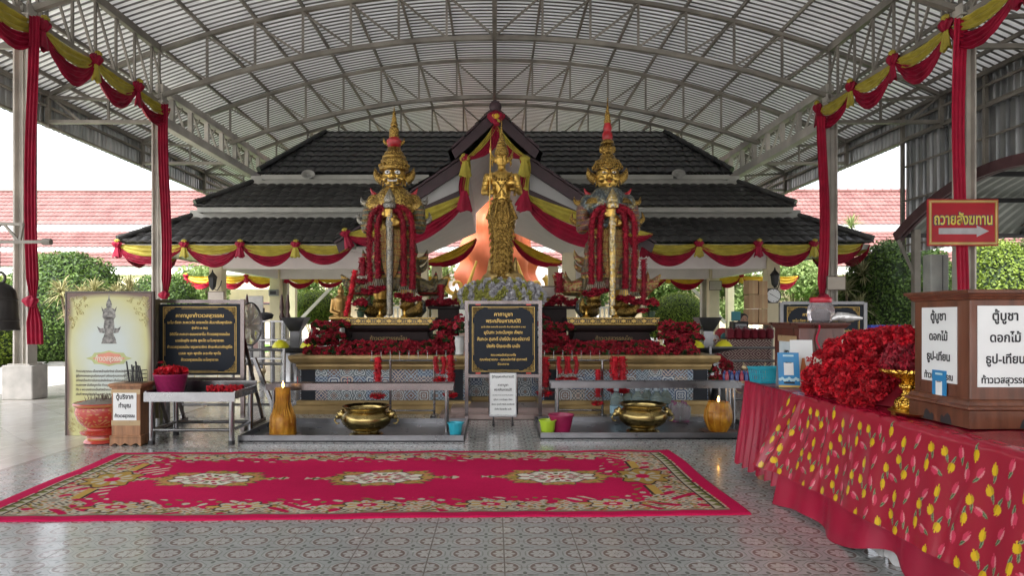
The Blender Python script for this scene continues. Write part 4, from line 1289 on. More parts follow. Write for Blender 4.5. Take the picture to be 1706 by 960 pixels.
def giant(loc, kind):
    demon = kind == 'demon'
    t = thing('guardian_statue', 'golden-scaled demon-faced guardian giant with bulging eyes, left of the goddess' if demon else
              'golden-faced guardian giant with calm moustached face and blue-grey armour, right of the goddess', 'statue', loc, 0, 'guardian giant statues')
    tm = GSC if demon else TSC
    # torso, one skin from hips to neck
    organic('torso', [('c', (0, 0, 1.42), (0, 0, 1.62), .27, .30), ('c', (0, 0, 1.62), (0, .0, 1.95), .30, .33), ('e', (0, 0, 1.93), (.42, .24, .20)),
                      ('e', (-.14, -.14, 1.88), (.18, .12, .13)), ('e', (.14, -.14, 1.88), (.18, .12, .13)), ('c', (-.33, 0, 1.98), (-.39, 0, 1.86), .14, .125), ('c', (.33, 0, 1.98), (.39, 0, 1.86), .14, .125)], .028, tm, t)
    for s in (-1, 1):
        # sleeved arms: shoulder -> elbow -> wrist in front of the belly
        el = (s * .44, -.08, 1.52); wr = (s * .16, -.40, 1.56 if s > 0 else 1.70)
        organic('arm', [('c', (s * .41, 0, 1.86), el, .118, .105), ('c', el, wr, .10, .07)], .022, BND if demon else BND2, t)
        # hand: palm and five fingers round the staff
        hz = 1.57 if s > 0 else 1.72
        pr = [('e', (s * .10, -.44, hz), (.085, .055, .075)), ('c', wr, (s * .10, -.43, hz), .065, .06)]
        for k in range(4):
            z = hz + .055 - k * .036
            pr.append(('t', [(s * .10, -.46, z), (s * .05, -.515, z), (-s * .01, -.53, z - .004), (-s * .055, -.50, z - .006)], [.022, .021, .019, .014]))
        pr.append(('t', [(s * .12, -.42, hz + .05), (s * .07, -.47, hz + .10), (s * .01, -.50, hz + .095)], [.026, .022, .014]))
        organic('hand', pr, .012, GOLD, t, 2)
        mb = MB()
        for k in range(3): mb.lathe([(.112, -.014), (.124, 0), (.112, .014)], (s * (.418 + .008 * k), -.02 - .025 * k, 1.74 - .09 * k), 16)
        mb.build('arm_band', GORN, t, smooth=True)
        mb = MB(); flame(mb, (s * .44, 0, 1.96), (s * .56, .02, 2.08), .05, curl=s * .05); flame(mb, (s * .48, .0, 1.62), (s * .58, .02, 1.82), .05, curl=s * .08); mb.build('shoulder_flame', SILV if demon else GORN, t, smooth=True)
        mb = MB(); flame(mb, (s * .24, 0, 2.06), (s * .40, -.02, 2.22), .045, curl=s * .03); mb.build('collar_tip', REDE, t, smooth=True)
        # legs
        organic('leg', [('c', (s * .20, 0, .95), (s * .22, -.02, .52), .17, .13), ('c', (s * .22, -.02, .52), (s * .235, 0, .14), .125, .085), ('e', (s * .23, .0, .42), (.13, .13, .16))], .022, GOLD, t)
        mb = MB(); mb.lathe([(.10, .10), (.135, .14), (.12, .19), (.14, .22), (.115, .25)], (s * .235, 0, .06), 18); mb.build('anklet', GORN, t, smooth=True)
        # curled upturned shoe pointing outward
        mb = MB(); mb.tube([(s * .20, .10, .10), (s * .27, -.04, .10), (s * .36, -.16, .10), (s * .44, -.25, .14), (s * .47, -.28, .24), (s * .45, -.26, .32)], [.09, .11, .10, .085, .045, .012], 14)
        mb.build('shoe', GORN, t, smooth=True)
        mb = MB(); mb.tube([(s * .36, .0, .03), (s * .44, .0, .16), (s * .46, -.02, .26), (s * .40, -.03, .36)], [.10, .12, .07, .01], 12); mb.build('heel_guard', TSC, t, smooth=True)
        # long coat tail sweeping out and up
        mb = MB()
        pts = [(s * .30, .10, .62), (s * .50, .12, .50), (s * .68, .12, .50), (s * .82, .10, .60), (s * .92, .08, .74)]
        mb.tube(pts, [.13, .15, .13, .08, .015], 12, True, .5)
        flame(mb, (s * .62, .1, .56), (s * .70, .08, .80), .06, curl=s * .03)
        flame(mb, (s * .36, .1, .95), (s * .55, .1, 1.18), .07, curl=s * .06)
        flame(mb, (s * .38, .1, .80), (s * .55, .1, .98), .05, curl=s * .05)
        mb.build('coat_tail', SKT if demon else scale_mat('red_gold_tail', (.30, .03, .03), (.28, .2, .07), (.06, .08, .05), 24, .4, .4, 7), t, smooth=True)
        # ears as winged ornaments
        mb = MB(); flame(mb, (s * .19, .02, 2.36), (s * .33, .02, 2.58), .085, curl=s * .04); flame(mb, (s * .18, .0, 2.44), (s * .20, .0, 2.24), .04, curl=s * .02)
        mb.build('ear_wing', GORN, t, smooth=True)
    # layered skirt, pleated
    mb = MB()
    def sk(u, v):
        a = 2 * PI * u; z = 1.46 - 1.0 * v
        w_ = .27 + .12 * v + .03 * math.sin(v * PI)
        rr = w_ * (1 + .045 * math.sin(a * 14)) + (.025 if int(v * 5) % 2 else 0)
        return (rr * math.cos(a) * 1.08, rr * math.sin(a) * .85, z)
    mb.grid(sk, 84, 20); mb.build('skirt', SKT if demon else SKT2, t, smooth='all')
    mb = MB()
    for w_, z0, z1, y in ((.17, 1.46, .92, -.36), (.11, 1.46, .66, -.39)):
        mb.grid(lambda u, v: ((u - .5) * 2 * w_ * (1 + .3 * math.sin(v * PI)) * (1 - .55 * max(0, v - .75) * 4 * .6), y - .03 * v + .02 * math.cos(u * PI * 4), z0 + (z1 - z0) * v), 10, 10)
    mb.build('front_panel', scale_mat('panel_weave', (.30, .04, .03), (.45, .30, .08), (.12, .14, .08), 50, .4, .4, 9), t, smooth='all')
    mb = MB(); mb.lathe([(.29, -.07), (.325, -.05), (.31, 0), (.33, .05), (.29, .07)], (0, 0, 1.45), 28, sy=.85); mb.ell((0, -.29, 1.45), (.09, .05, .09)); mb.build('belt', GORN, t, smooth=True)
    mb = MB(); mb.lathe([(.44, -.10), (.40, -.02), (.26, .07), (.17, .11), (.15, .14)], (0, -.01, 2.03), 28, sy=.62); mb.build('collar', GORN, t, smooth=True)
    # head
    hz = 2.42
    pr = [('e', (0, 0, hz), (.205, .20, .235)), ('e', (0, -.05, hz - .12), (.15, .14, .11)), ('c', (0, 0, 2.08), (0, 0, 2.3), .135, .12), ('e', (0, -.205, hz - .025), (.036, .05, .055)), ('e', (0, -.17, hz + .03), (.028, .05, .06))]
    for s in (-1, 1):
        pr += [('e', (s * .11, -.13, hz - .07), (.07, .06, .055)), ('e', (s * .085, -.17, hz + .095), (.075, .03, .022), (0, s * -.35, 0)), ('e', (s * .03, -.19, hz - .05), (.026, .028, .02))]
    pr += [('e', (0, -.185, hz - .115), (.075 if demon else .05, .03, .018)), ('e', (0, -.175, hz - .145), (.05, .03, .017)), ('e', (0, -.15, hz - .2), (.05, .05, .035))]
    hd = organic('head', pr, .011, GOLD, t, 2)
    mb = MB()
    for s in (-1, 1): mb.ell((s * .083, -.185, hz + .038), (.048 if demon else .036, .022, .036 if demon else .016), 14, 8)
    mb.build('eyes', EYEW, hd, smooth=True)
    mb = MB()
    for s in (-1, 1):
        mb.ell((s * .083, -.203, hz + .038), (.017 if demon else .013, .010, .017 if demon else .012), 10, 6)
        th = .010 if demon else .006
        mb.tube([(s * .02, -.215, hz + .075), (s * .06, -.215, hz + .105), (s * .12, -.185, hz + .115), (s * .17, -.13, hz + .085)], [th, th * 1.3, th, .004], 6)
        mb.tube([(s * .03, -.212, hz + .03), (s * .06, -.217, hz + .002), (s * .11, -.20, hz + .0), (s * .14, -.165, hz + .03)], [.004, .006, .006, .004], 6)
        if demon: # curling moustache and jaw line
            mb.tube([(s * .01, -.225, hz - .085), (s * .07, -.215, hz - .07), (s * .12, -.185, hz - .085), (s * .155, -.15, hz - .06), (s * .165, -.14, hz - .02)], [.006, .010, .010, .008, .003], 6)
            mb.tube([(s * .15, -.14, hz - .10), (s * .14, -.15, hz - .16), (s * .07, -.185, hz - .185), (s * .02, -.20, hz - .175)], [.004, .010, .009, .004], 6)
            mb.tube([(s * .02, -.225, hz - .15), (s * .06, -.215, hz - .15)], [.005, .005], 5)
        else:
            mb.tube([(s * .005, -.222, hz - .085), (s * .05, -.212, hz - .098), (s * .09, -.185, hz - .075)], [.005, .008, .003], 6)
            mb.tube([(s * .005, -.205, hz - .165), (s * .0, -.20, hz - .20)], [.008, .003], 6)
    mb.build('painted_lines', INK, hd, smooth=True)
    mb = MB()
    if demon:
        mb.ell((0, -.215, hz - .112), (.075, .014, .013), 12, 6)
        for s in (-1, 1): mb.tube([(s * .065, -.215, hz - .12), (s * .075, -.222, hz - .075)], [.011, .002], 6)
        mb.build('teeth', EYEW, hd, smooth=True)
    else:
        mb.ell((0, -.208, hz - .125), (.045, .012, .010), 12, 6); mb.build('lips', REDE, hd, smooth=True)
    # crown
    if demon:
        prof = [(.215, 2.50), (.25, 2.52), (.255, 2.57), (.235, 2.58), (.24, 2.62), (.225, 2.66), (.23, 2.68), (.20, 2.73), (.205, 2.75), (.165, 2.80), (.165, 2.82), (.12, 2.87), (.11, 2.91), (.085, 2.93)]
    else:
        prof = [(.205, 2.52), (.225, 2.54), (.23, 2.58), (.215, 2.60), (.22, 2.64), (.20, 2.67), (.165, 2.71), (.13, 2.74), (.12, 2.78)]
    cr = spire(prof, 26).build('crown', GORN, t, smooth=True)
    mb = MB()
    for k in range(20):
        a = 2 * PI * k / 20; mb.ell((.245 * math.cos(a), .245 * math.sin(a), 2.60 if demon else 2.57), (.022, .022, .03), 8, 6)
        if not demon:
            for z_, r_ in ((2.62, .215), (2.67, .19)): mb.ell((r_ * math.cos(a + .15), r_ * math.sin(a + .15), z_), (.024, .024, .024), 8, 6)
    mb.build('crown_beads', GORN, cr, smooth=True)
    if demon:
        spire([(.075, 2.91), (.11, 2.94), (.125, 2.99), (.13, 3.03), (.09, 3.08), (.07, 3.10)], 18).build('crown_band', REDE, cr, smooth=True)
        mb = MB()
        for s in (-1, 1): flame(mb, (s * .10, 0, 2.98), (s * .17, -.02, 3.08), .03, curl=s * .03)
        mb.build('crown_wing', GORN, cr, smooth=True)
        spire([(.08, 3.09), (.09, 3.12), (.075, 3.16), (.085, 3.19), (.08, 3.24), (.055, 3.28), (.065, 3.31), (.05, 3.35), (.04, 3.38), (.045, 3.41), (.028, 3.46), (.03, 3.5), (.012, 3.56), (.003, 3.64)], 16).build('crown_spire', GORN, cr, smooth=True)
    else:
        organic('crown_face', [('e', (0, 0, 2.88), (.11, .10, .125)), ('e', (0, -.10, 2.88), (.02, .03, .03)), ('e', (0, -.08, 2.83), (.04, .03, .015)), ('e', (-.045, -.085, 2.91), (.035, .02, .012)), ('e', (.045, -.085, 2.91), (.035, .02, .012)), ('e', (-.11, 0, 2.89), (.03, .03, .07)), ('e', (.11, 0, 2.89), (.03, .03, .07))], .009, GORN, cr, 2)
        spire([(.12, 2.98), (.11, 3.02), (.08, 3.05)], 16).build('crown_collar', GORN, cr, smooth=True)
        spire([(.07, 3.04), (.09, 3.08), (.085, 3.16), (.06, 3.20), (.075, 3.24), (.06, 3.3), (.055, 3.34)], 16).build('crown_band', REDE, cr, smooth=True)
        spire([(.055, 3.33), (.062, 3.37), (.045, 3.42), (.05, 3.46), (.035, 3.52), (.025, 3.58), (.012, 3.66), (.003, 3.78)], 14).build('crown_spire', GORN, cr, smooth=True)
    # staff-sword held point down
    mb = MB()
    mb.lathe([(.02, .02), (.05, .04), (.052, .3), (.058, .9), (.06, 1.5), (.075, 1.54), (.06, 1.60), (.055, 1.78), (.10, 1.80), (.11, 1.86), (.085, 1.90), (.095, 1.95), (.06, 2.03), (.035, 2.08), (.003, 2.13)], (0, -.485, 0), 16)
    mb.build('club', SILV if demon else scale_mat('gold_silver_staff', (.42, .40, .34), (.50, .34, .10), (.3, .26, .15), 22, .85, .32), t, smooth=True)
    return t

GLX, GRX, GY = -1.70, 1.91, 11.55
PZ = 1.49
giant((GLX, GY, PZ), 'demon').scale = (1.0, 1.0, .985)
giant((GRX, GY, PZ), 'man').scale = (1, 1, .985)
ORNB = scale_mat('lotus_trim', (.02, .02, .02), (.02, .02, .02), (.02, .02, .02), 10, .2, .4)
for x, sd_ in ((GLX, 'demon-faced giant on the left'), (GRX, 'calm-faced giant on the right')):
    t = thing('statue_plinth', f'black stepped plinth with gold leaf rim under the {sd_}', 'plinth', (x, GY, .9), 0, 'plinths of the giants')
    mb = MB(); hw = .74; hd_ = .55
    pr = [(-.02, 0), (0, 0), (0, .16), (-.03, .18), (-.10, .22), (-.12, .30), (-.12, .34), (-.04, .38), (-.02, .42), (-.02, .455), (-.06, .46), (-.06, .48)]
    mb.sweep(pr, [(-hw, hd_), (-hw, -hd_), (hw, -hd_), (hw, hd_)][::1], closed=True); mb.box((0, 0, .24), (1.2, .9, .46))
    mb.build('body', mat('dark_lacquer', (.018, .010, .010), .5, 0, .3, 4, .05, 40, spec=.15), t)
    mb = MB(); mb.cbox((0, 0, .53), (1.5, 1.12, .115), .012); mb.build('top_slab', BLACK, t)
    mb = MB()
    for z in (.478, .58): mb.box((0, -.565, z), (1.5, .012, .012))
    for k in range(9):
        xx = -.66 + k * .165
        mb.add([(xx - .05, -.566, .53), (xx, -.566, .495), (xx + .05, -.566, .53), (xx, -.566, .565)], [(0, 1, 2, 3)])
        for s in (-1, 1):
            mb.add([(xx + s * .05, -.566, .50), (xx + s * .082, -.566, .525), (xx + s * .05, -.566, .56), (xx + s * .065, -.566, .53)], [(0, 1, 2, 3)])
            mb.tube([(xx + s * .03, -.566, .505), (xx + s * .055, -.566, .49), (xx + s * .08, -.566, .50)], .006, 5)
            mb.tube([(xx + s * .03, -.566, .555), (xx + s * .055, -.566, .57), (xx + s * .08, -.566, .56)], .006, 5)
    mb.build('gold_leaf_pattern', mat('gold_leaf_paint', (.40, .26, .07), .42, .7, .1, 8), t)
    text_mesh([('ท้าวเวสสุวรรณโณ', 0, .225, .085, .9)], mat('worn_gold_letters', (.20, .13, .045), .5, .3), 'lettering', t, loc=(0, -.628 + hd_ * 0 - 0.005, 0), bold=.01)

# ---------------------------------------------------------------- goddess
GD = thing('goddess_statue', 'slender golden goddess with tall crown holding a spear and a jar, standing in the centre', 'statue', (.12, 11.7, 2.10))
organic('body', [('c', (0, 0, 1.38), (0, 0, 1.58), .145, .165), ('c', (0, 0, 1.58), (0, 0, 1.74), .17, .19), ('e', (0, 0, 1.79), (.255, .135, .11)), ('e', (-.085, -.09, 1.68), (.085, .075, .08)), ('e', (.085, -.09, 1.68), (.085, .075, .08)),
                 ('c', (0, 0, 1.80), (0, 0, 1.98), .075, .07), ('c', (0, 0, 1.38), (0, 0, 1.18), .14, .15),
                 ('c', (-.245, 0, 1.80), (-.305, -.02, 1.53), .068, .055), ('c', (-.305, -.02, 1.53), (-.19, -.17, 1.50), .052, .038),
                 ('c', (.245, 0, 1.80), (.305, -.02, 1.53), .068, .055), ('c', (.305, -.02, 1.53), (.20, -.17, 1.56), .052, .038)], .016, GOLD, GD, 3)
hz = 2.10
hdm = organic('head', [('e', (0, 0, hz), (.105, .11, .135)), ('e', (0, -.03, hz - .07), (.075, .075, .06)), ('e', (0, -.112, hz - .01), (.016, .024, .035)), ('e', (-.05, -.085, hz + .045), (.042, .02, .010), (0, .2, 0)), ('e', (.05, -.085, hz + .045), (.042, .02, .010), (0, -.2, 0)),
                 ('e', (-.045, -.092, hz + .015), (.028, .016, .011)), ('e', (.045, -.092, hz + .015), (.028, .016, .011)), ('e', (0, -.105, hz - .055), (.036, .018, .011)), ('e', (0, -.098, hz - .072), (.026, .018, .010)), ('e', (0, -.085, hz - .105), (.03, .025, .022)),
                 ('e', (-.11, 0, hz - .01), (.018, .03, .06)), ('e', (.11, 0, hz - .01), (.018, .03, .06)), ('c', (0, 0, hz - .2), (0, 0, hz - .08), .062, .06)], .008, GOLD, GD, 2)
mb = MB()
for s in (-1, 1):
    flame(mb, (s * .115, .01, hz - .02), (s * .175, .01, hz + .12), .028, curl=s * .03); flame(mb, (s * .11, .01, hz), (s * .15, -.01, hz - .13), .022, curl=-s * .03); flame(mb, (s * .13, .0, hz + .03), (s * .20, .01, hz + .20), .014, curl=s * .02)
mb.build('ear_ornament', GORN, hdm, smooth=True)
spire([(.112, 2.16), (.128, 2.18), (.13, 2.21), (.115, 2.22), (.12, 2.25), (.10, 2.27), (.105, 2.30), (.085, 2.32), (.088, 2.35), (.068, 2.37), (.07, 2.40), (.05, 2.42), (.052, 2.45), (.034, 2.48), (.035, 2.52), (.018, 2.56), (.016, 2.62), (.003, 2.80)], 22).build('crown', GORN, GD, smooth=True)
for s in (-1, 1):
    hx, hy, hz_ = (s * .17, -.20, 1.50 if s < 0 else 1.565)
    pr = [('e', (hx, hy, hz_), (.042, .035, .048)), ('c', (s * .20, -.17, hz_), (hx, hy, hz_), .036, .036)]
    for k in range(4):
        if s < 0:
            z = hz_ + .033 - k * .021; pr.append(('t', [(hx, hy - .02, z), (hx - .035, hy - .045, z), (hx - .04, hy - .01, z)], [.012, .011, .008]))
        else:
            a = -.9 + k * .5; pr.append(('t', [(hx, hy - .01, hz_), (hx + .05 * math.sin(a), hy - .045, hz_ + .02), (hx + .06 * math.sin(a), hy - .055, hz_ + .055)], [.013, .012, .008]))
    pr.append(('t', [(hx - s * .01, hy, hz_ + .03), (hx - s * .04, hy - .03, hz_ + .055), (hx - s * .05, hy - .045, hz_ + .07)], [.014, .012, .008]))
    organic('hand', pr, .007, GOLD, GD, 1)
    mb = MB()
    for k in range(2): mb.lathe([(.060, -.008), (.069, 0), (.060, .008)], (s * (.264 + .014 * k), -.005 - .005 * k, 1.72 - .075 * k), 16)
    for k in range(2): mb.tube([(s * (.21 + .02 * k), -.16 + .015 * k, 1.45), (s * (.21 + .02 * k), -.215 + .015 * k, 1.52), (s * (.21 + .02 * k), -.16 + .015 * k, 1.60)], .012, 6)
    mb.build('bracelet', GORN, GD, smooth=True)
mb = MB(); mb.lathe([(.02, 0), (.05, .01), (.075, .05), (.075, .08), (.04, .11), (.035, .13), (.055, .15), (.02, .18), (.003, .21)], (.165, -.25, 1.58), 18); mb.build('jar', GOLD, GD, smooth=True)
mb = MB(); mb.tube([(-.205, -.235, 1.12), (-.19, -.235, 2.1), (-.185, -.235, 2.5)], [.011, .011, .003], 8); mb.ell((-.19, -.235, 2.2), (.02, .015, .06)); mb.ell((-.204, -.235, 1.2), (.025, .02, .04)); mb.build('spear', GOLD, GD, smooth=True)
mb = MB()
def gsk(u, v):
    a = 2 * PI * u; z = 1.34 - 1.3 * v
    w_ = .165 + .06 * min(1, v * 7) ** .7 - .066 * v ** 1.1 + (.03 * math.sin(v * 3 * PI) * (1 - v))
    rr = w_ * (1 + .035 * math.sin(a * 11 + v * 4) + .03 * math.sin(v * 60))
    return (rr * math.cos(a), rr * math.sin(a) * .75, z)
mb.grid(gsk, 64, 60); mb.build('skirt', GORN, GD, smooth='all')
mb = MB()
for k in range(5):
    a = -.6 + k * .3; mb.tube([(a * .25, -.15, 1.33), (a * .42, -.19, 1.12 - abs(a) * .1), (a * .20, -.17, .98)], [.02, .028, .006], 7)
for k in range(9):
    z = 1.0 - k * .105; w_ = .21 - .075 * (1.24 - z) / 1.2
    for s in (-1, 1): flame(mb, (s * w_ * .9, -.06, z), (s * (w_ + .03), -.05, z - .10), .020, curl=-s * .01); flame(mb, (s * .06, -.15, z), (s * .10, -.17, z - .09), .018, curl=-s * .02)
    mb.ell((0, -.165, z), (.03, .02, .035), 8, 6)
mb.build('skirt_ornament', GORN, GD, smooth=True)
mb = MB()
for k in range(9):
    a = -1.2 + k * .3; mb.ell((.16 * math.sin(a), -.15 * math.cos(a) - .045, 1.72 - .10 * math.cos(a) + .10), (.022, .018, .03), 8, 6); mb.ell((.11 * math.sin(a), -.13 * math.cos(a) - .03, 1.80 - .04 * math.cos(a) + .04), (.017, .015, .022), 8, 6)
mb.ell((0, -.19, 1.60), (.03, .02, .05))
for s in (-1, 1):
    mb.tube([(s * .17, -.10, 1.86), (s * .11, -.18, 1.72), (s * .02, -.19, 1.60), (-s * .06, -.17, 1.48), (-s * .12, -.13, 1.40)], .011, 6)
    for k in range(5): mb.ell((s * (.15 - .03 * k), -.13 - .015 * k, 1.80 - .045 * k), (.016, .014, .024), 8, 6); mb.ell((s * (.03 + .02 * k), -.165 + .006 * k, 1.47 - .012 * k), (.014, .012, .03), 8, 6)
mb.build('necklace', GORN, GD, smooth=True)
mb = MB(); mb.lathe([(.165, -.05), (.185, -.03), (.17, 0), (.19, .03), (.16, .05)], (0, 0, 1.36), 22, sy=.8); mb.ell((0, -.15, 1.36), (.06, .03, .05)); mb.build('waist_belt', GORN, GD, smooth=True)
organic('feet', [('c', (-.06, .03, .04), (-.09, -.16, .03), .05, .035), ('c', (.06, .03, .04), (.09, -.16, .03), .05, .035)], .012, GOLD, GD, 2)
organic('rock_base', [('e', (-.17, 0, .0), (.19, .22, .17)), ('e', (.20, .05, .0), (.21, .22, .18)), ('c', (-.19, .06, .10), (-.20, .08, .40), .085, .02), ('c', (.21, .10, .10), (.24, .1, .42), .09, .02), ('e', (0, -.02, -.10), (.36, .24, .15)), ('e', (-.24, -.15, .02), (.09, .10, .07)), ('e', (-.13, -.18, -.04), (.12, .08, .05)), ('e', (.25, -.13, -.04), (.12, .10, .07)), ('e', (0, 0, -.24), (.40, .30, .12)), ('c', (-.33, -.05, .0), (-.1, -.2, .08), .045, .05), ('c', (.33, -.05, .02), (.1, -.16, .10), .05, .05)], .02, mat('aged_bronze_gold', (.48, .34, .13), .4, .85, .35, 8, .7, 35), GD, 1)
GP = thing('goddess_pedestal', 'dark stepped pedestal under the goddess, hidden by flowers and the prayer board', 'pedestal', (.12, 11.7, .9))
mb = MB(); mb.lathe([(.62, 0), (.62, .12), (.52, .18), (.50, .62), (.58, .70), (.58, .92)], n=8); mb.build('body', MATS['dark_lacquer'], GP)

# ---------------------------------------------------------------- flowers
def pom_mesh(name, r, n, m_, size=None, seed=0, core=None):
    N = rng.normal(size=(n, 3)); N /= np.linalg.norm(N, axis=1, keepdims=True)
    C = N * r * (.55 + .45 * rng.random(n)[:, None])
    T = np.cross(N, rng.normal(size=(n, 3)))
    V, F = petals(C, T + N * .3, size or r * .42, bend=.5, aspect=.7)
    me = fast_mesh(name, V, F, m_)
    return me
def bloom_mesh(r, m_, n=3):
    """rose-like bloom of ringed petals facing +Z"""
    V = []; F = []
    mb = MB()
    for ring in range(n):
        k = 6 + 0 * ring; rr = r * (1 - ring / (n + .4)); tilt = .35 + ring * .4
        for i in range(k):
            a = 2 * PI * (i + .5 * (ring % 2)) / k
            c, s = math.cos(a), math.sin(a); t_ = Vector((-s, c, 0)); o = Vector((c, s, 0))
            b0 = o * rr * .1; m0 = o * rr * .65 + Vector((0, 0, rr * tilt * .8)); e0 = o * rr * 1.0 + Vector((0, 0, rr * tilt * 1.0 - .1 * rr))
            w_ = rr * .62
            mb.add([b0 - t_ * w_ * .3, b0 + t_ * w_ * .3, m0 + t_ * w_, m0 - t_ * w_, e0 + t_ * w_ * .55, e0 - t_ * w_ * .55], [(0, 1, 2, 3), (3, 2, 4, 5)])
    return mb
def orient(n_):
    return Vector(n_).to_track_quat('Z', 'Y').to_euler()
# ring of pale flowers round the goddess
FB = thing('flower_ring', 'dense cushion of pale lavender and yellow-green artificial flowers at the goddess feet', 'flowers', (.12, 11.35, 1.66)); FB.scale = (1.08, 1, 1.35)
LAV = mat('lavender_petal', (.47, .46, .49), .7, 0, .15, 20, .1, 60, island=.5); YGR = mat('yellow_green_petal', (.34, .34, .08), .7, 0, .2, 20, .1, 60, island=.5)
mb = MB(); mb.ell((0, .1, .12), (.62, .36, .19)); mb.build('cushion', mat('cushion_green', (.03, .04, .015), .9), FB)
meL = pom_mesh('bloom', .062, 90, LAV, .024); meY = pom_mesh('bloom', .056, 90, YGR, .022)
for i in range(96):
    u = (i * .618034) % 1.0; a = PI + u * PI; e = -.7 + 1.9 * ((i + .5) / 96)
    n_ = Vector((math.cos(a) * math.cos(e), math.sin(a) * math.cos(e), math.sin(e)))
    o = link('bloom', (meL, meY)[int(random.random() < .5)], FB, (n_.x * .64, n_.y * .38 + .1, n_.z * .20 + .12)); o.rotation_euler = orient(n_)
# vases with red roses either side of the board
def bouquet_mesh(nb, r, seed, rb=.05):
    rs = random.Random(seed); fl = MB(); lf = MB()
    for i in range(nb):
        a = rs.uniform(0, 2 * PI); e = rs.uniform(.1, 1.5)
        d = Vector((math.cos(a) * math.cos(e), math.sin(a) * math.cos(e), math.sin(e))); c = d * r * rs.uniform(.7, 1)
        b = bloom_mesh(rb * rs.uniform(.8, 1.1), None, 3); q = orient(d).to_matrix().to_4x4(); q.translation = c
        fl.m = q; fl.add(b.v, b.f)
        for k in range(3):
            p = c * rs.uniform(.5, .95) + Vector((rs.uniform(-.05, .05), rs.uniform(-.05, .05), -.02)); s_ = .035
            lf.add([p, p + Vector((s_, .01, .02)), p + Vector((s_ * 1.6, .0, .0)), p + Vector((s_, -.03, -.01))], [(0, 1, 2, 3)])
    return fl, lf
for x, y, lb in ((-.545, 10.62, 'white vase of dark red roses just left of the central prayer board'), (.83, 11.5, 'white vase of dark roses half hidden right of the central prayer board')):
    t = thing('flower_vase', lb, 'vase', (x, y, .9), 0, 'white vases of roses')
    mb = MB(); mb.lathe([(.05, 0), (.07, .02), (.062, .08), (.078, .22), (.068, .27), (.085, .30), (.075, .30), (.06, .27), (.0, .2)], n=18); mb.build('vase', mat('white_ceramic', (.6, .6, .58), .2), t, smooth=True)
    f_, l_ = bouquet_mesh(16, .20, int(x * 10) + 9, .05); f_.m = Matrix.Identity(4)
    o = f_.build('roses', DREDF, t); o.location = (0, 0, .42); o.scale = (.8, .8, 1.1)
    o = l_.build('foliage', GLEAF, t); o.location = (0, 0, .36); o.scale = (.9, .9, 1.3)
# banks of red flowers round the plinths: individual bunches
BM = []
for i in range(3):
    f_, l_ = bouquet_mesh(22, .12, 50 + i, .042)
    Vs = []; Fs = []; b0 = 0
    for q in range(17):
        d = rng.normal(size=3); d /= np.linalg.norm(d); d[2] = abs(d[2]); c = d * np.array([.10, .08, .09])
        N = rng.normal(size=(46, 3)); N /= np.linalg.norm(N, axis=1, keepdims=True)
        Vq, Fq = petals(c + N * .034 * (.6 + .4 * rng.random(46)[:, None]), np.cross(N, rng.normal(size=(46, 3))) + N * .4, .017, bend=.5, aspect=.75)
        Vs.append(Vq); Fs.append(Fq + b0); b0 += len(Vq)
    BM.append((fast_mesh('blooms', np.concatenate(Vs), np.concatenate(Fs), DREDF), l_.mesh('foliage', GLEAF)))
k_ = 0
for x0, x1, sd_, px_, pe in ((-2.92, -.66, 'left', GLX, 1), (.78, 3.22, 'right', GRX, 1)):
    cnt = 0
    for row, (y, z) in enumerate(((10.74, .93), (10.84, 1.03), (10.92, 1.12))):
        x = x0 + .05 * row
        while x < x1:
            edge = abs(x - px_) > .72
            if not edge and row == 2: x += .1; continue
            zz = z + (.0 if not edge else .10 * row + random.uniform(0, .06)) + random.uniform(-.015, .02)
            t = thing('flower_bunch', f'bunch of dark red artificial flowers in the bank before the {sd_} giant', 'flowers', (x + random.uniform(-.03, .03), y + random.uniform(-.02, .03), zz - .03), random.uniform(0, 6), f'red flower bunches along the {sd_} half of the altar')
            a, b_ = BM[k_ % 3]; k_ += 1
            link('blooms', a, t); link('foliage', b_, t)
            x += .125
    # banked clumps at both ends
    for xo, xi, wh in ((x0, px_ - .72, 'left') , (px_ + .74, x1, 'right')):
        outer = (wh == sd_)
        nx_ = max(2, int((xi - xo) / .125))
        for q in range(nx_):
            u = (q + .5) / nx_; xx = xo + (xi - xo) * u
            k = (1 - u) if wh == 'left' else u
            zt = 1.04 + (.34 * math.sin(PI * min(1, (1 - k) * 1.3 + .05)) if outer else .34 * k)
            z = 1.05
            while z < zt:
                t = thing('flower_bunch', f'dark red artificial flower bunch banked at the {wh} side of the {sd_} plinth', 'flowers', (xx + random.uniform(-.03, .03), 11.0 + random.uniform(-.05, .05) + (z - 1) * .3, z), random.uniform(0, 6), f'red flower bunches banked at the {wh} side of the {sd_} plinth')
                t.scale = (random.uniform(.85, 1.2),) * 3
                a, b_ = BM[k_ % 3]; k_ += 1
                link('blooms', a, t)
                if k_ % 2: link('foliage', b_, t)
                z += .115
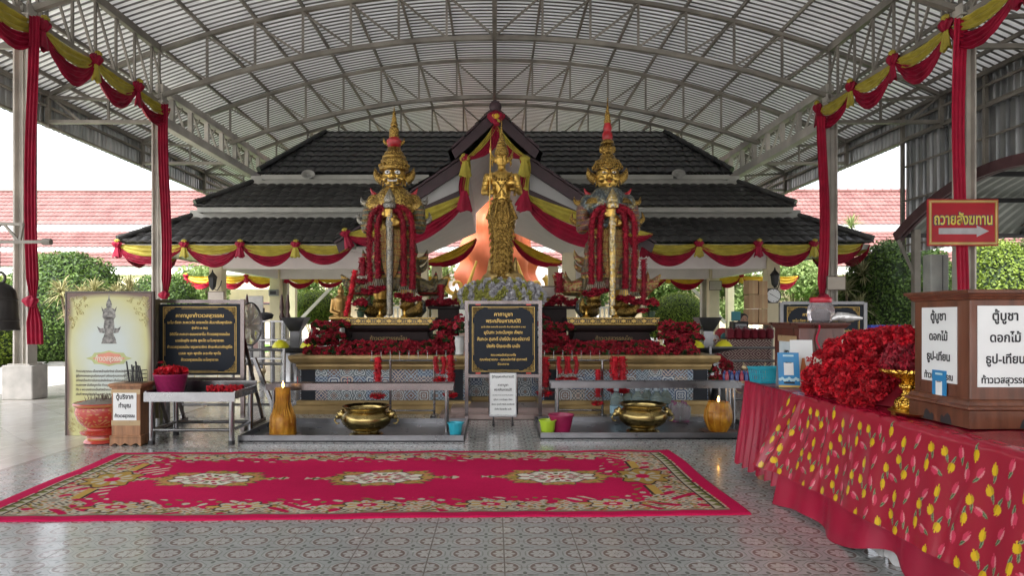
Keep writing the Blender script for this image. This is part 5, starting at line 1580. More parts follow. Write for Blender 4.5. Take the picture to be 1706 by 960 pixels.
# dark shelves of flowers beside the goddess
for x, lb, w_ in ((-.80, 'dark shelf crowded with red roses left of the goddess', .6), (1.02, 'dark shelf crowded with red roses right of the goddess', .75)):
    t = thing('flower_shelf', lb, 'shelf', (x, 11.9, .9))
    mb = MB(); mb.cbox((0, 0, .76), (w_ + .1, .3, .06)); mb.cbox((0, 0, .38), (w_ * .6, .25, .76)); mb.build('stand', MATS['dark_lacquer'], t)
    for k in range(5):
        o = link('roses', BM[k % 3][0], t, (-w_ / 2 + k * w_ / 4, -.08, .80)); o.rotation_euler = (0, 0, k * 1.3); 
    t2 = thing('small_buddha', 'tiny bronze seated figure on the flower shelf ' + ('left' if x < 0 else 'right') + ' of the goddess', 'figurine', (x + .12 * (1 if x < 0 else -1), 11.95, 1.69), 0, 'tiny seated figures')
    organic('figure', [('e', (0, 0, .05), (.09, .06, .04)), ('c', (0, 0, .06), (0, 0, .18), .045, .05), ('e', (0, 0, .25), (.032, .032, .04)), ('c', (-.05, 0, .18), (-.05, -.04, .08), .018, .014), ('c', (.05, 0, .18), (.05, -.04, .08), .018, .014), ('c', (0, 0, .28), (0, 0, .34), .014, .003)], .008, DGOLD, t2, 1)
    if x < 0: framed(Vector((x - .22, 11.9, 1.90)), .22, .2, 'small dark framed picture on the flower shelf left of the goddess')
    else: framed(Vector((x - .08, 11.9, 1.93)), .26, .22, 'small dark framed picture on the flower shelf right of the goddess')

# ---------------------------------------------------------------- garlands
def garland_mesh(path, r, m_, density=480, size=None):
    pts = [Vector(p) for p in path]
    seg = [(pts[i + 1] - pts[i]).length for i in range(len(pts) - 1)]; L = sum(seg)
    n = int(L * density * (r / .05) ** .3)
    C = []; N = []
    for _ in range(n):
        d = random.random() * L; i = 0
        while i < len(seg) - 1 and d > seg[i]: d -= seg[i]; i += 1
        p = pts[i].lerp(pts[i + 1], min(1, d / seg[i])); ax = (pts[i + 1] - pts[i]).normalized()
        x = ax.cross(Vector((.3, 1, .2))).normalized(); y = ax.cross(x); a = random.random() * 2 * PI
        o = x * math.cos(a) + y * math.sin(a)
        C.append(p + o * r * (.85 + .3 * random.random())); N.append(ax * random.choice((-1, 1)) + o * .7 + Vector((random.uniform(-.5, .5), random.uniform(-.5, .5), random.uniform(-.5, .5))))
    V, F = petals(np.array(C), np.array(N), size or r * .30, bend=.5, aspect=.8)
    mb = MB(); mb.tube(pts, r * .74, 10)
    V2 = np.array(mb.v); 
    me = bpy.data.meshes.new('strand')
    me.from_pydata([tuple(v) for v in V] + mb.v, [], [tuple(f) for f in F] + [tuple(i + len(V) for i in f) for f in mb.f])
    me.materials.append(m_)
    return me
def strand_u(xl, xr, ztop, zbl, zbr, y0, y1, n=28):
    """inverted U over the forearms"""
    pts = []
    for i in range(n + 1):
        k = i / n
        if k < .4: z = zbl + (ztop - .12 - zbl) * (k / .4); x = xl; y = y1
        elif k > .6: z = zbr + (ztop - .12 - zbr) * ((1 - k) / .4); x = xr; y = y1
        else:
            a = (k - .4) / .2 * PI; x = (xl + xr) / 2 - math.cos(a) * (xr - xl) / 2; z = ztop - .12 + .12 * math.sin(a); y = y1
        pts.append((x, y, z))
    return pts
def hang_garland(loc, L, r, label, m_=REDF, tassel=True, two=False, group='long red garlands hung on the offering rack'):
    t = thing('flower_garland', label, 'garland', loc, 0, group)
    if two:
        link('strand', garland_mesh([(-.05, 0, -.02), (-.06, 0, -L * .5), (-.02, 0, -L)], r * .8, m_), t); link('strand', garland_mesh([(.05, 0, -.02), (.07, 0, -L * .5), (.05, 0, -L * 1.05)], r * .8, m_), t)
    else: link('strand', garland_mesh([(0, 0, 0), (.01, 0, -L * .5), (0, 0, -L)], r, m_), t)
    if tassel:
        mb = MB()
        for k in range(5): mb.tube([((k - 2) * .02, 0, -L), ((k - 2) * .03, 0, -L - .07)], .006, 5)
        mb.build('jasmine_string', mat('jasmine_white', (.24, .21, .16), .6), t)
        me = pom_mesh('tassel', r * 1.5, 130, m_, r * .5); o = link('tassel', me, t, (0, 0, -L - .09)); o.scale = (1.3, 1, .55)
    return t
for gx, nm in ((GLX, 'left'), (GRX, 'right')):
    for s, sn in ((-1, 'left'), (1, 'right')):
        for k, off in enumerate((0, 1)):
            t = thing('flower_garland', f'{("outer", "inner")[k]} thick red garland hanging from the {sn} forearm of the {nm} giant', 'garland', (gx, GY, PZ), 0, 'thick garlands on the giants')
            x_o = (-(.33, .20)[k] if s < 0 else (.36, .22)[k])
            top = (1.80 if k == 0 else 1.76)
            bot = (.58 if s < 0 else .46) + .05 * k + (.0 if nm == 'left' else -.04)
            pts = [(x_o, -.42, bot), (x_o * 1.02, -.46, 1.0), (x_o * 1.0, -.47, 1.5), (x_o * .92, -.47, top - .16), (x_o * .72, -.46, top - .05), (x_o * .42, -.44, top), (x_o * .2, -.40, top + .0)]
            link('strand', garland_mesh(pts, .050, ROSE, 950, .0145), t)
            mb = MB()
            for q in range(6): mb.tube([(x_o + (q - 2.5) * .025, -.43, bot), (x_o + (q - 2.5) * .04, -.44, bot - .12)], .005, 5)
            mb.build('jasmine_string', mat('jasmine_white', (.24, .21, .16), .6), t)
            for q in range(3):
                me = pom_mesh('tassel', .06, 120, ROSE, .028); o = link('tassel', me, t, (x_o + (q - 1) * .085, -.43, bot - .15 - .02 * (q % 2))); o.scale = (1.1, 1, .7)
hang_garland((GLX - .60, GY - .3, PZ + .78), .78, .05, 'bright red garland leaning at the left end of the left plinth', REDF, False, group='garlands beside the giants').rotation_euler = (0, .2, 0)
hang_garland((GRX + .52, GY - .4, PZ + .95), .75, .05, 'red garland hanging at the right hip of the right giant', ROSE, True, group='garlands beside the giants')
hang_garland((GLX + .80, GY - .1, PZ + .55), .32, .06, 'short red garland on the right coat tail of the left giant', ROSE, False, group='garlands beside the giants')
hang_garland((GRX - .83, GY - .1, PZ + .75), .34, .07, 'short red garland on the left coat tail of the right giant', ROSE, True, group='garlands beside the giants')
hang_garland((GLX - .46, GY - .4, PZ + .98), .30, .06, 'short garland with white ribbon at the left hip of the left giant', ROSE, True, group='garlands beside the giants')
# small offerings on the plinth edges
for gx, nm in ((GLX, 'left'), (GRX, 'right')):
    for dx in (-.16, .24) if nm == 'left' else (-.42, .05):
        t = thing('gold_pedestal_bowl', f'small gold pedestal bowl on the rim of the {nm} plinth, ' + ('left of the club' if dx < .1 and dx != .05 else 'right of the club'), 'bowl', (gx + dx, GY - .47, PZ - .005), 0, 'gold bowls on the plinths')
        mb = MB(); mb.lathe([(.06, 0), (.065, .02), (.025, .05), (.02, .10), (.035, .12), (.075, .15), (.09, .19), (.08, .19), (.05, .16), (0, .15)], n=16); mb.build('bowl', GOLD, t, smooth=True)
    dx = -.5 if nm == 'left' else .66
    t = thing('rose_pot', f'pot of red roses on the {nm} plinth', 'flowers', (gx + dx, GY - .35, PZ), 0, 'rose pots on the plinths')
    mb = MB(); mb.lathe([(.05, 0), (.07, .1), (.06, .1), (0, .08)], n=12); mb.build('pot', mat('dark_green_pot', (.03, .06, .03), .4), t)
    o = link('roses', BM[1][0], t, (0, 0, .2)); link('foliage', BM[1][1], t, (0, 0, .12))
# ================================================================ rug
def make_rug():
    nu, nv = 680, 290
    c00 = np.array([-3.94, 4.95]); c10 = np.array([1.935, 5.153]); c01 = np.array([-4.133, 7.447]); c11 = np.array([1.955, 7.614])
    u = np.linspace(0, 1, nu + 1); v = np.linspace(0, 1, nv + 1)
    U, Vv = np.meshgrid(u, v)
    # slightly wavy edges
    X = (1 - U)[..., None] * (1 - Vv)[..., None] * c00 + U[..., None] * (1 - Vv)[..., None] * c10 + (1 - U)[..., None] * Vv[..., None] * c01 + U[..., None] * Vv[..., None] * c11
    X = X + np.stack([0.012 * np.sin(Vv * 9 + 1), 0.010 * np.sin(U * 13) + .006 * np.sin(U * 37)], -1)
    Z = .014 + .003 * np.sin(U * 40 + Vv * 7) * np.sin(Vv * 11) + .002 * np.sin(U * 90)
    edge = np.minimum(np.minimum(U, 1 - U) * 6.0, np.minimum(Vv, 1 - Vv) * 2.5)
    Z = np.where(edge < .004, .001, Z)
    V = np.concatenate([X, Z[..., None]], -1).reshape(-1, 3)
    I = (np.arange(nv)[:, None] * (nu + 1) + np.arange(nu)[None, :]).ravel()
    F = np.stack([I, I + 1, I + nu + 2, I + nu + 1], 1)
    # pattern in metres, centred
    LX, LY = 5.95, 2.5
    x = (U - .5) * LX; y = (Vv - .5) * LY
    ax = np.abs(x); ay = np.abs(y)
    col = np.zeros(x.shape + (3,)); 
    red = np.array([.44, .012, .07]); cream = np.array([.50, .46, .36]); gold = np.array([.42, .27, .07]); olive = np.array([.10, .11, .03]); dark = np.array([.05, .035, .03]); pink = np.array([.50, .20, .12]); drk = np.array([.30, .012, .05])
    col[:] = red
    def put(mask, c):
        col[mask] = c
    ex = LX / 2 - ax; ey = LY / 2 - ay          # distance to the edges
    # inner edge of the border wanders
    wand = .07 * np.sin(x * 2.9 * 2) + .035 * np.sin(x * 17) + .02 * np.sin(x * 41)
    bin_y = ey < (.37 + np.where(ey < .9, wand, 0))
    bin_x = ex < (.62 + .09 * np.sin(y * 6.5 + 1) + .03 * np.sin(y * 29))
    border = bin_y | bin_x
    s = np.minimum(ey, ex * .72)
    n1 = np.sin(x * 34 + 2.2 * np.sin(y * 21)) * np.sin(y * 38 + 2.2 * np.sin(x * 19))
    n2 = np.sin(x * 57 + 2 * np.sin(y * 33 + 1)) * np.sin(y * 61 + 2 * np.sin(x * 29 + 2))
    n3 = np.sin(x * 15 + 1.5 * np.sin(y * 13)) * np.sin(y * 19 + 1.5 * np.sin(x * 11))
    put(border, cream * .8)
    put(border & (n1 > .42), gold * .95)
    put(border & (n1 > .68), olive * 1.4)
    put(border & (n2 > .55), pink * .8)
    put(border & (n2 < -.62), dark * 1.5)
    put(border & (n3 < -.62), red * .9)
    # scattered scrolls just inside the border
    inn = (~border) & ((ey < .54) | (ex < .82 + .10 * np.sin(y * 5)))
    sc = np.sin(x * 23 + 3 * np.sin(y * 9)) * np.cos(y * 25 + 2.5 * np.sin(x * 7))
    put(inn & (sc > .62), cream * .9); put(inn & (sc > .62) & (sc < .68), dark * 2)
    put(inn & (sc < -.80), olive * 1.5)
    # gold frame bars along the sides, broken by shells
    ph = (np.abs(x) / .98 + .5) % 1.0
    bar = (ey > .30) & (ey < .345) & (ph > .22) & (ph < .78) & (ex > .5)
    put(bar, gold); put((np.abs(ey - .352) < .008) & (ph > .22) & (ph < .78) & (ex > .5), dark)
    barx = (ex > .52) & (ex < .60) & (ay > .34) & (ay < .66)
    put(barx, gold); put((np.abs(ex - .61) < .012) & (ay > .34) & (ay < .66), dark)
    # shells and rosettes
    for cx in np.arange(-1.96, 2.0, .98):
        r = np.sqrt(((x - cx) / 1.5) ** 2 + (ay - .93) ** 2) * 1.35
        a = np.arctan2(ay - .93, x - cx)
        put((r < .17 + .03 * np.cos(a * 7)), cream * .85); put((r < .15) & (np.cos(a * 11) > .2) & (r > .08), gold); put((r < .075), red); put((r < .03), cream)
        put((np.abs(r - .175 - .03 * np.cos(a * 7)) < .010), dark * 1.4)
    r = np.sqrt((ax - 2.42) ** 2 / 1.2 + (y / 1.3) ** 2); a = np.arctan2(y, ax - 2.42)
    put(r < .20 + .03 * np.cos(a * 8), gold * .8); put((r < .15) & (np.cos(9 * a) > 0), cream * .8); put(r < .06, red); put(np.abs(r - .21 - .03 * np.cos(a * 8)) < .01, dark)
    # zigzag guard stripe at the ends and thin lines
    g = (ex > .17) & (ex < .24); put(g, olive * 1.2); put(g & (np.abs(((y * 9) % 1.0) - .5) * .14 < (ex - .17)), cream * .8)
    put((np.abs(ex - .16) < .008) | (np.abs(ex - .25) < .008), dark)
    put((ey > .105) & (ey < .17) & (np.sin(x * 30) * .02 + .14 > ey), np.array([.23, .18, .13])); put(np.abs(ey - .105) < .007, dark * 1.2)
    put((s < .10) | (ex < .14), red * 1.0)
    put((ey < .10), red)
    # three medallions
    for cx in (-1.53, .02, 1.62):
        a = np.arctan2(y * 1.7, x - cx); r = np.sqrt((x - cx) ** 2 + (y * 1.7) ** 2)
        lim = .50 + .045 * np.cos(a * 8) + .03 * np.cos(a * 14) + .03 * np.cos(a * 24)
        tip = (np.abs(y) < .035 + .02 * np.sin((x - cx) * 60)) & (np.abs(x - cx) < .70) & (np.abs(x - cx) > .40)
        put(tip, cream * .85); put(tip & (np.sin(x * 70) > .6), olive)
        put(r < lim, gold * .9); put((r < lim) & (n2 > .35), pink * .9); put((r < lim) & (n2 < -.5), olive * 1.5); put(np.abs(r - lim) < .012, dark * 1.8)
        li = .36 + .03 * np.cos(a * 8 + 3)
        put(r < li, np.array([.60, .58, .50])); put(np.abs(r - li) < .012, dark * 2)
        k = np.cos(a * 8) * (r / .22)
        put((r < .21) & (r > .12) & (np.cos(a * 10) > .35), drk * 1.2); put((r < .26) & (r > .16) & (np.cos(a * 10 + 3.1416) > .6), olive * .9)
        put(r < .085, gold); put(r < .06, red); put(r < .025, cream)
        put((r > .25) & (r < .33) & (np.cos(a * 10) > .72), drk)
    # wear, pile
    wear = .88 + .12 * rng.random(x.shape) + .05 * np.sin(x * 2 + y * 3) 
    spots = rng.random(x.shape) > .9992
    col *= 1.28 * wear[..., None]; col[spots] *= .35
    me = fast_mesh('rug', V, F, attr_mat('rug_pile', .95, .35, 220, spec=.05))
    at = me.color_attributes.new('Col', 'FLOAT_COLOR', 'POINT')
    rgba = np.concatenate([col, np.ones(x.shape + (1,))], -1).reshape(-1).astype(np.float32)
    at.data.foreach_set('color', rgba)
    return tag(link('rug', me), 'large crimson rug with three floral medallions and ornate cream border on the tiled floor', 'rug')
make_rug()

# ================================================================ stainless trays, racks
def tray(x0, x1, y0, y1, label, h=.085):
    t = thing('stainless_tray', label, 'tray', ((x0 + x1) / 2, (y0 + y1) / 2, 0), 0, 'shallow stainless floor trays')
    w_, d = x1 - x0, y1 - y0; mb = MB()
    mb.box((0, 0, .012), (w_, d, .016))
    for a in (-1, 1):
        mb.box((0, a * (d / 2 - .012), h / 2), (w_, .024, h)); mb.box((a * (w_ / 2 - .012), 0, h / 2), (.024, d - .05, h - .002))
    mb.build('pan', DARKSTAIN, t); return t
tray(-3.06, -.37, 8.13, 9.5, 'long shallow stainless tray left of the central notice')
tray(.56, 3.35, 8.32, 9.65, 'long shallow stainless tray right of the central notice')
def candle_rail(x0, x1, y, z, label, d=.22):
    t = thing('candle_table', label, 'candle table', ((x0 + x1) / 2, y, 0), 0, 'narrow stainless candle tables')
    w_ = x1 - x0; mb = MB(); mb.box((0, 0, z - .035), (w_, d, .05)); 
    for a in (-1, 1): mb.box((0, a * (d / 2 + .006), z - .02), (w_, .012, .085))
    mb.build('trough', PINKSTAIN if x0 < 0 else DARKSTAIN, t)
    for a in (-1, 1):
        for b in (-1, 1):
            mb = MB(); mb.cyl((a * (w_ / 2 - .09), b * (d / 2 - .03), .02), (a * (w_ / 2 - .09), b * (d / 2 - .03), z - .06), .022, .022, 10); mb.build('leg', STAIN, t, smooth=True)
    mb = MB()
    for k in range(11): mb.cyl((-w_ / 2 + .12 + k * (w_ - .24) / 10, 0, z - .01), (-w_ / 2 + .12 + k * (w_ - .24) / 10, 0, z + .03), .004, .004, 5)
    mb.build('spikes', STAIN, t)
    for k in ((1, 4) if x0 < 0 else ()):
        o = MB(); o.cyl((0, 0, 0), (0, 0, .10), .003, .003, 5); q = tag(o.build('incense_stick', mat('red_stick', (.5, .02, .04), .6)), f'red incense stick burning on the left candle table, {"nearer its left end" if k == 1 else "nearer its middle"}', 'incense')
        q.location = ((x0 + x1) / 2 - w_ / 2 + .12 + k * (w_ - .24) / 10 + .04, y, z + .0)
    return t
candle_rail(-2.93, -.53, 8.85, .62, 'narrow stainless candle table standing in the left tray')
candle_rail(.74, 3.25, 9.1, .62, 'narrow stainless candle table standing in the right tray')
def pin_rack(x0, x1, y, z, label, legs):
    t = thing('garland_rack', label, 'rack', (0, y, 0), 0, 'stainless garland racks')
    mb = MB(); mb.cyl((x0, 0, z), (x1, 0, z), .014, .014, 8); mb.build('rail', STAIN, t, smooth=True)
    for x in legs:
        mb = MB(); mb.cyl((x, 0, .06), (x, 0, z), .018, .018, 8); mb.box((x, 0, .05), (.09, .28, .04)); mb.build('leg', STAIN, t)
    n = int((x1 - x0) / .135); mb = MB()
    for k in range(n + 1):
        x = x0 + .03 + k * .135; mb.cyl((x, 0, z), (x, 0, z + .13), .004, .004, 5); mb.ell((x, 0, z + .135), .011, 6, 4)
    mb.build('pins', STAIN, t)
    mb = MB(); mb.cyl((legs[0], 0, .13), (legs[-1], 0, .13), .014, .014, 8); mb.build('stretcher', STAIN, t)
pin_rack(-1.82, -.55, 9.95, .86, 'stainless garland rack with upright pins before the left half of the altar', (-1.52, -.88))
pin_rack(.70, 1.78, 10.0, .86, 'stainless garland rack with upright pins before the right half of the altar', (.92, 1.58))
for px, y0_, y1_, D, two, lb, r in ((629, 596, 650, 9.9, 0, 'single bright red garland hanging alone on the left rack', .055), (732, 592, 622, 9.9, 1, 'short looped garland on the left rack beside the right-hand leg', .05), (750, 592, 648, 9.85, 0, 'long garland at the right end of the left rack by the central board', .055),
                                   (908, 595, 645, 9.9, 0, 'long garland just right of the central board', .06), (937, 592, 622, 9.95, 1, 'short looped garland on the right rack, first of a pair', .045), (953, 592, 622, 9.95, 1, 'short looped garland on the right rack, second of a pair', .045),
                                   (996, 616, 662, 9.9, 0, 'thin garland on a golden string in the middle of the right rack', .045), (1030, 592, 640, 9.9, 1, 'thick double garland at the right end of the right rack', .075)):
    p = P(px, y0_, D); hang_garland(p, (y1_ - y0_) * D / 1137, r, lb, REDF, True, bool(two))

# cauldrons
def cauldron(x, y, label):
    t = thing('brass_cauldron', label, 'incense cauldron', (x, y, .022), 0, 'brass incense cauldrons')
    pr = [(.20, .0), (.215, .012), (.20, .03), (.155, .045), (.155, .06), (.22, .085), (.285, .14), (.315, .20), (.305, .255), (.26, .295), (.245, .31), (.25, .325), (.285, .345), (.30, .365), (.285, .37), (.24, .34), (.235, .31), (.20, .27), (.0, .25)]
    mb = MB(); mb.lathe(pr, n=48); mb.build('bowl', BRASS, t, smooth=True)
    mb = MB(); mb.lathe([(.0, .302), (.236, .30)], n=32); mb.build('ash', mat('incense_ash', (.20, .18, .15), .95, 0, .2, 20, .6, 60), t)
    for s in (-1, 1):
        organic('lion_handle', [('e', (s * .315, 0, .255), (.055, .05, .055)), ('e', (s * .355, 0, .225), (.035, .035, .03)), ('e', (s * .30, -.03, .30), (.02, .02, .025)), ('e', (s * .30, .03, .30), (.02, .02, .025)), ('e', (s * .345, 0, .275), (.025, .045, .02)), ('t', [(s * .37, 0, .22), (s * .40, 0, .18), (s * .37, 0, .14), (s * .33, 0, .15)], [.012, .012, .012, .01])], .009, BRASS, t, 1)
    return t
cauldron(-1.60, 8.52, 'brass incense cauldron with lion handles in the left tray')
cauldron(1.90, 8.75, 'brass incense cauldron with lion handles in the right tray')
# candles coated with dripping wax
WAX = mat('amber_wax', (.40, .12, .007), .38, 0, .3, 9, .12, 22, col2=(.56, .26, .02))
WAX.node_tree.nodes['Principled BSDF'].inputs['Subsurface Weight'].default_value = .15
FLM = mat('flame', (1, .45, .08), .5, 0, .1, 5, 0, emit=9)
def wax_candle(x, y, h, r0, r1, label):
    t = thing('wax_candle', label, 'candle', (x, y, .022), 0, 'big dripping wax candles')
    mb = MB()
    def f(u, v):
        a = 2 * PI * u
        r = r0 * (1.0 + .05 * math.sin(v * 7)) + (r1 - r0) * (lambda q: q * q * (3 - 2 * q))(min(1, max(0, (v - .38) / .24))) if h > .5 else (r0 * (.62 + .45 * math.sin(min(1, v * 1.6) * PI * .62)) + (r1 - r0) * max(0, v - .7) * 2.3)
        r *= 1 + .09 * noise.noise(Vector((math.cos(a) * 3, math.sin(a) * 3, v * 1.4))) + .015 * math.sin(a * 13 + 2 * noise.noise(Vector((a, v * 2, 3)))) * (v > .1)
        return (r * math.cos(a), r * math.sin(a), h * v)
    mb.grid(f, 64, 40); mb.lathe([(.0, h * .97), (r1 * .98, h)], n=20)
    mb.build('wax_body', WAX, t, smooth='all')
    mb = MB()
    for k in range(30):
        a = random.uniform(0, 2 * PI); z1 = random.uniform(.0, .3) * h; z0 = h * random.uniform(.55, .98); pts = []
        for q in range(5):
            z = z0 + (z1 - z0) * q / 4; v = z / h
            r = (r0 * 1.0 + (r1 * 1.02 - r0) * (lambda q: q * q * (3 - 2 * q))(min(1, max(0, (v - .38) / .24)))) if h > .5 else r0 * (.62 + .45 * math.sin(min(1, v * 1.6) * PI * .62)) + (r1 - r0) * max(0, v - .7) * 2.3
            pts.append((r * math.cos(a), r * math.sin(a), z))
        mb.tube(pts, [.003, .005, .006, .006, .010], 6)
    mb.build('wax_drips', mat('yellow_wax', (.55, .27, .03), .35, 0, .2, 8), t, smooth=True)
    mb = MB(); mb.lathe([(.02, -.0), (r0 * 1.35, .0), (r0 * 1.5, .018), (r0 * 1.45, .018), (r0 * 1.2, .006)], n=24); mb.build('drip_dish', mat('brown_dish', (.12, .05, .03), .3), t)
    mb = MB(); mb.lathe([(.004, 0), (.014, .02), (.011, .045), (.001, .075)], (0, 0, h), 10); mb.build('flame', FLM, t, smooth=True)
    return t
wax_candle(-2.62, 8.45, .60, .152, .085, 'tall amber wax candle with drips at the left end of the left tray')
wax_candle(2.87, 8.75, .385, .16, .10, 'squat amber wax candle burning at the right end of the right tray')
# pails
def pail(x, y, r0, r1, h, m_, label, z=.022, lid=False, ribs=True):
    t = thing('plastic_pail', label, 'pail', (x, y, z), random.uniform(0, 3))
    mb = MB(); mb.lathe([(r0, 0), (r1, h), (r1 + .012, h), (r1 + .012, h + .015), (r1 - .004, h + .012), (r0 - .005, .012), (0, .012)], n=36, wob=.012 if ribs else 0, lobes=24 if ribs else 0); mb.build('body', m_, t, smooth=True)
    if not ribs:
        mb = MB(); mb.tube([((r1 + .01) * math.cos(a), (r1 + .01) * math.sin(a), h - .02 - .05 * math.sin(a)) for a in [PI * k / 14 for k in range(15)]], .004, 6); mb.build('handle', mat('white_plastic', (.7, .7, .7), .4), t)
pail(-.48, 8.38, .065, .088, .165, mat('turquoise_plastic', (.03, .38, .50), .4), 'small turquoise ribbed plastic bin in the left tray')
pail(.66, 8.5, .075, .098, .18, mat('lime_plastic', (.38, .55, .03), .4), 'lime green ribbed plastic bin at the left end of the right tray')
pail(.84, 8.62, .105, .155, .23, mat('maroon_plastic', (.30, .012, .07), .4), 'maroon plastic bucket beside the lime green bin', ribs=False)
# water bottles
def glass_like(name, col, rough=.08):
    m, nt, b = base_mat(name, rough); b.inputs['Base Color'].default_value = (*col, 1); b.inputs['Transmission Weight'].default_value = .75; b.inputs['IOR'].default_value = 1.2
    return m
BOT = glass_like('clear_blue_bottle', (.50, .70, .78)); 
WATERS = [(1027, 0, 'leftmost of the water bottles behind the right tray'), (1046, 1, 'second water bottle from the left behind the right tray'), (1062, 0, 'third water bottle from the left behind the right tray'), (1078, 1, 'fourth water bottle from the left behind the right tray'), (1094, 0, 'fifth water bottle from the left, partly behind the cauldron'), (1109, 1, 'rightmost of the clear water bottles behind the right tray')]
for px, k, lb in WATERS:
    D = 9.75 + .16 * k; t = thing('water_bottle', lb, 'bottle', ((px - 824) * D / 1137, D, .0), 0, 'clear water bottles behind the right tray')
    mb = MB(); mb.lathe([(.085, 0), (.092, .02), (.088, .06), (.094, .1), (.088, .14), (.094, .2), (.09, .25), (.094, .31), (.085, .35), (.045, .41), (.032, .43), (.032, .45)], n=18); mb.build('bottle_body', BOT, t, smooth=True)
    mb = MB(); mb.lathe([(.095, .12), (.095, .23)], n=18, closed=True); mb.build('wrapper', mat('pale_blue_film', (.30, .48, .58), .3), t)
    mb = MB(); mb.lathe([(.037, .44), (.037, .475), (0, .476)], n=14); mb.build('cap', mat('white_cap', (.5, .6, .68), .4), t)
t = thing('bottle_pack', 'shrink wrapped pack of pink drink bottles behind the right cauldron', 'drink pack', (2.62, 9.7, 0), 0)
for i in range(2):
    for j in range(2):
        mb = MB(); mb.lathe([(.06, 0), (.064, .18), (.05, .23), (.022, .27), (.022, .30)], (-.07 + .14 * i, -.07 + .14 * j, 0), 12); mb.build('bottle', mat('purple_drink', (.16, .02, .08), .2), t, smooth=True)
mb = MB(); mb.cbox((0, 0, .14), (.29, .29, .27), .05); mb.build('film', glass_like('clear_film', (.85, .82, .85), .15), t)

# ================================================================ carved-look notice boards
BOARD = mat('black_granite_board', (.010, .014, .022), .4, 0, .15, 3, 0, spec=.18)
def gold_corners(mb, w_, h, s=.13, y=-.004):
    for sx_ in (-1, 1):
        for sz in (-1, 1):
            cx, cz = sx_ * w_ / 2, sz * h / 2
            rs = random.Random(5)
            pts = [(0, 0), (1.9, 0), (1.5, .22), (1.15, .28), (.95, .52), (.62, .62), (.5, .95), (.26, 1.15), (.2, 1.5), (0, 1.9)]
            vs = [(cx - sx_ * a * s * .55, y, cz - sz * b * s * .55) for a, b in pts]
            mb.add(vs, [tuple(range(len(vs))) if sx_ * sz > 0 else tuple(reversed(range(len(vs))))])
def leafy(mb, w_, h, s, y=-.006):
    for sx_ in (-1, 1):
        for sz in (-1, 1):
            for k in range(26):
                u = random.random(); v = random.random() * (1 - u) ; a = random.uniform(0, 6)
                cx = sx_ * (w_ / 2 - u * s); cz = sz * (h / 2 - v * s)
                mb.tube([(cx + .012 * math.cos(a + q), y, cz + .012 * math.sin(a + q)) for q in (0, 1.2, 2.4, 3.6)], .0022, 4)
def notice_board(t, w_, h, lines, loc, frame_m, tilt=0, name='board'):
    bd = MB(); bd.cbox((0, 0, 0), (w_, .03, h), .005); o = bd.build(name, BOARD, t); o.location = loc; o.rotation_euler = (tilt, 0, 0)
    mb = MB()
    gw, gh = w_ * .90, h * .92
    for (a, b_, c, d) in ((0, gh / 2, gw, .006), (0, -gh / 2, gw, .006)): mb.box((a, -.0175, b_), (c, .004, d))
    for a in (-1, 1): mb.box((a * gw / 2, -.0175, 0), (.006, .004, gh - .006)); mb.box((a * (gw / 2 - .02), -.0175, 0), (.003, .004, gh * .5)); mb.box((0, -.0175, a * (gh / 2 - .02)), (gw * .5, .004, .003))
    q = mb.build('gold_border', GOLDP, o)
    mb = MB(); gold_corners(mb, gw - .02, gh - .02, min(w_, h) * .16, -.0165); c_ = mb.build('corner_ornament', scale_mat('gold_scroll_ground', (.60, .40, .11), (.05, .035, .02), (.5, .33, .09), 120, .5, .4) if 'gold_scroll_ground' not in MATS else MATS['gold_scroll_ground'], o)
    text_mesh([(s_, x, z * h, hh * h, mw * w_) for s_, x, z, hh, mw in lines], GOLDP, 'lettering', o, loc=(0, -.0165, 0), bold=.012)
    return o
FULL = [('คาถาบูชาท้าวเวสสุวรรณ', 0, .315, .072, .68), ('นะโม ตัสสะ ภะคะวะโต อะระหะโต สัมมาสัมพุทธัสสะ', 0, .225, .052, .80), ('(กล่าว ๓ จบ)', 0, .15, .045, .3),
        ('อิติปิโส ภะคะวา ยมมะราชาโน ท้าวเวสสุวรรณโณ', 0, .06, .05, .74), ('มรณังสุขัง อะหัง สุคะโต นะโมพุทธายะ', 0, -.03, .05, .60), ('ท้าวเวสสุวรรณโณ จตุมหาราชิกา ยักขะพันตาภัทภูริโต', 0, -.12, .05, .80),
        ('เวสสะ พุสะ พุทธัง อะระหัง พุทโธ', 0, -.21, .05, .52), ('ท้าวเวสสุวรรณโณ นะโมพุทธายะ', 0, -.30, .05, .46)]
# left stand
t = thing('prayer_board', 'black prayer board with gold Thai lines in a steel stand, left of the altar', 'prayer board', (-3.86, 8.95, 0), R(1))
notice_board(t, 1.05, .93, FULL, (0, 0, 1.20), None)
mb = MB()
for x in (-.555, .555): mb.box((x, .0, .95), (.05, .05, 1.56)); mb.box((x, .42, .03), (.05, .9, .05)); mb.bar((x, .04, 1.2), (x, .8, .05), .035)
for z in (1.70, .68): mb.box((0, 0, z), (1.06, .05, .045))
for k in range(9): mb.box((-.44 + k * .11, 0, .56), (.015, .015, .20))
mb.box((0, 0, .45), (1.06, .04, .035)); mb.build('stand', PINKSTAIN, t)
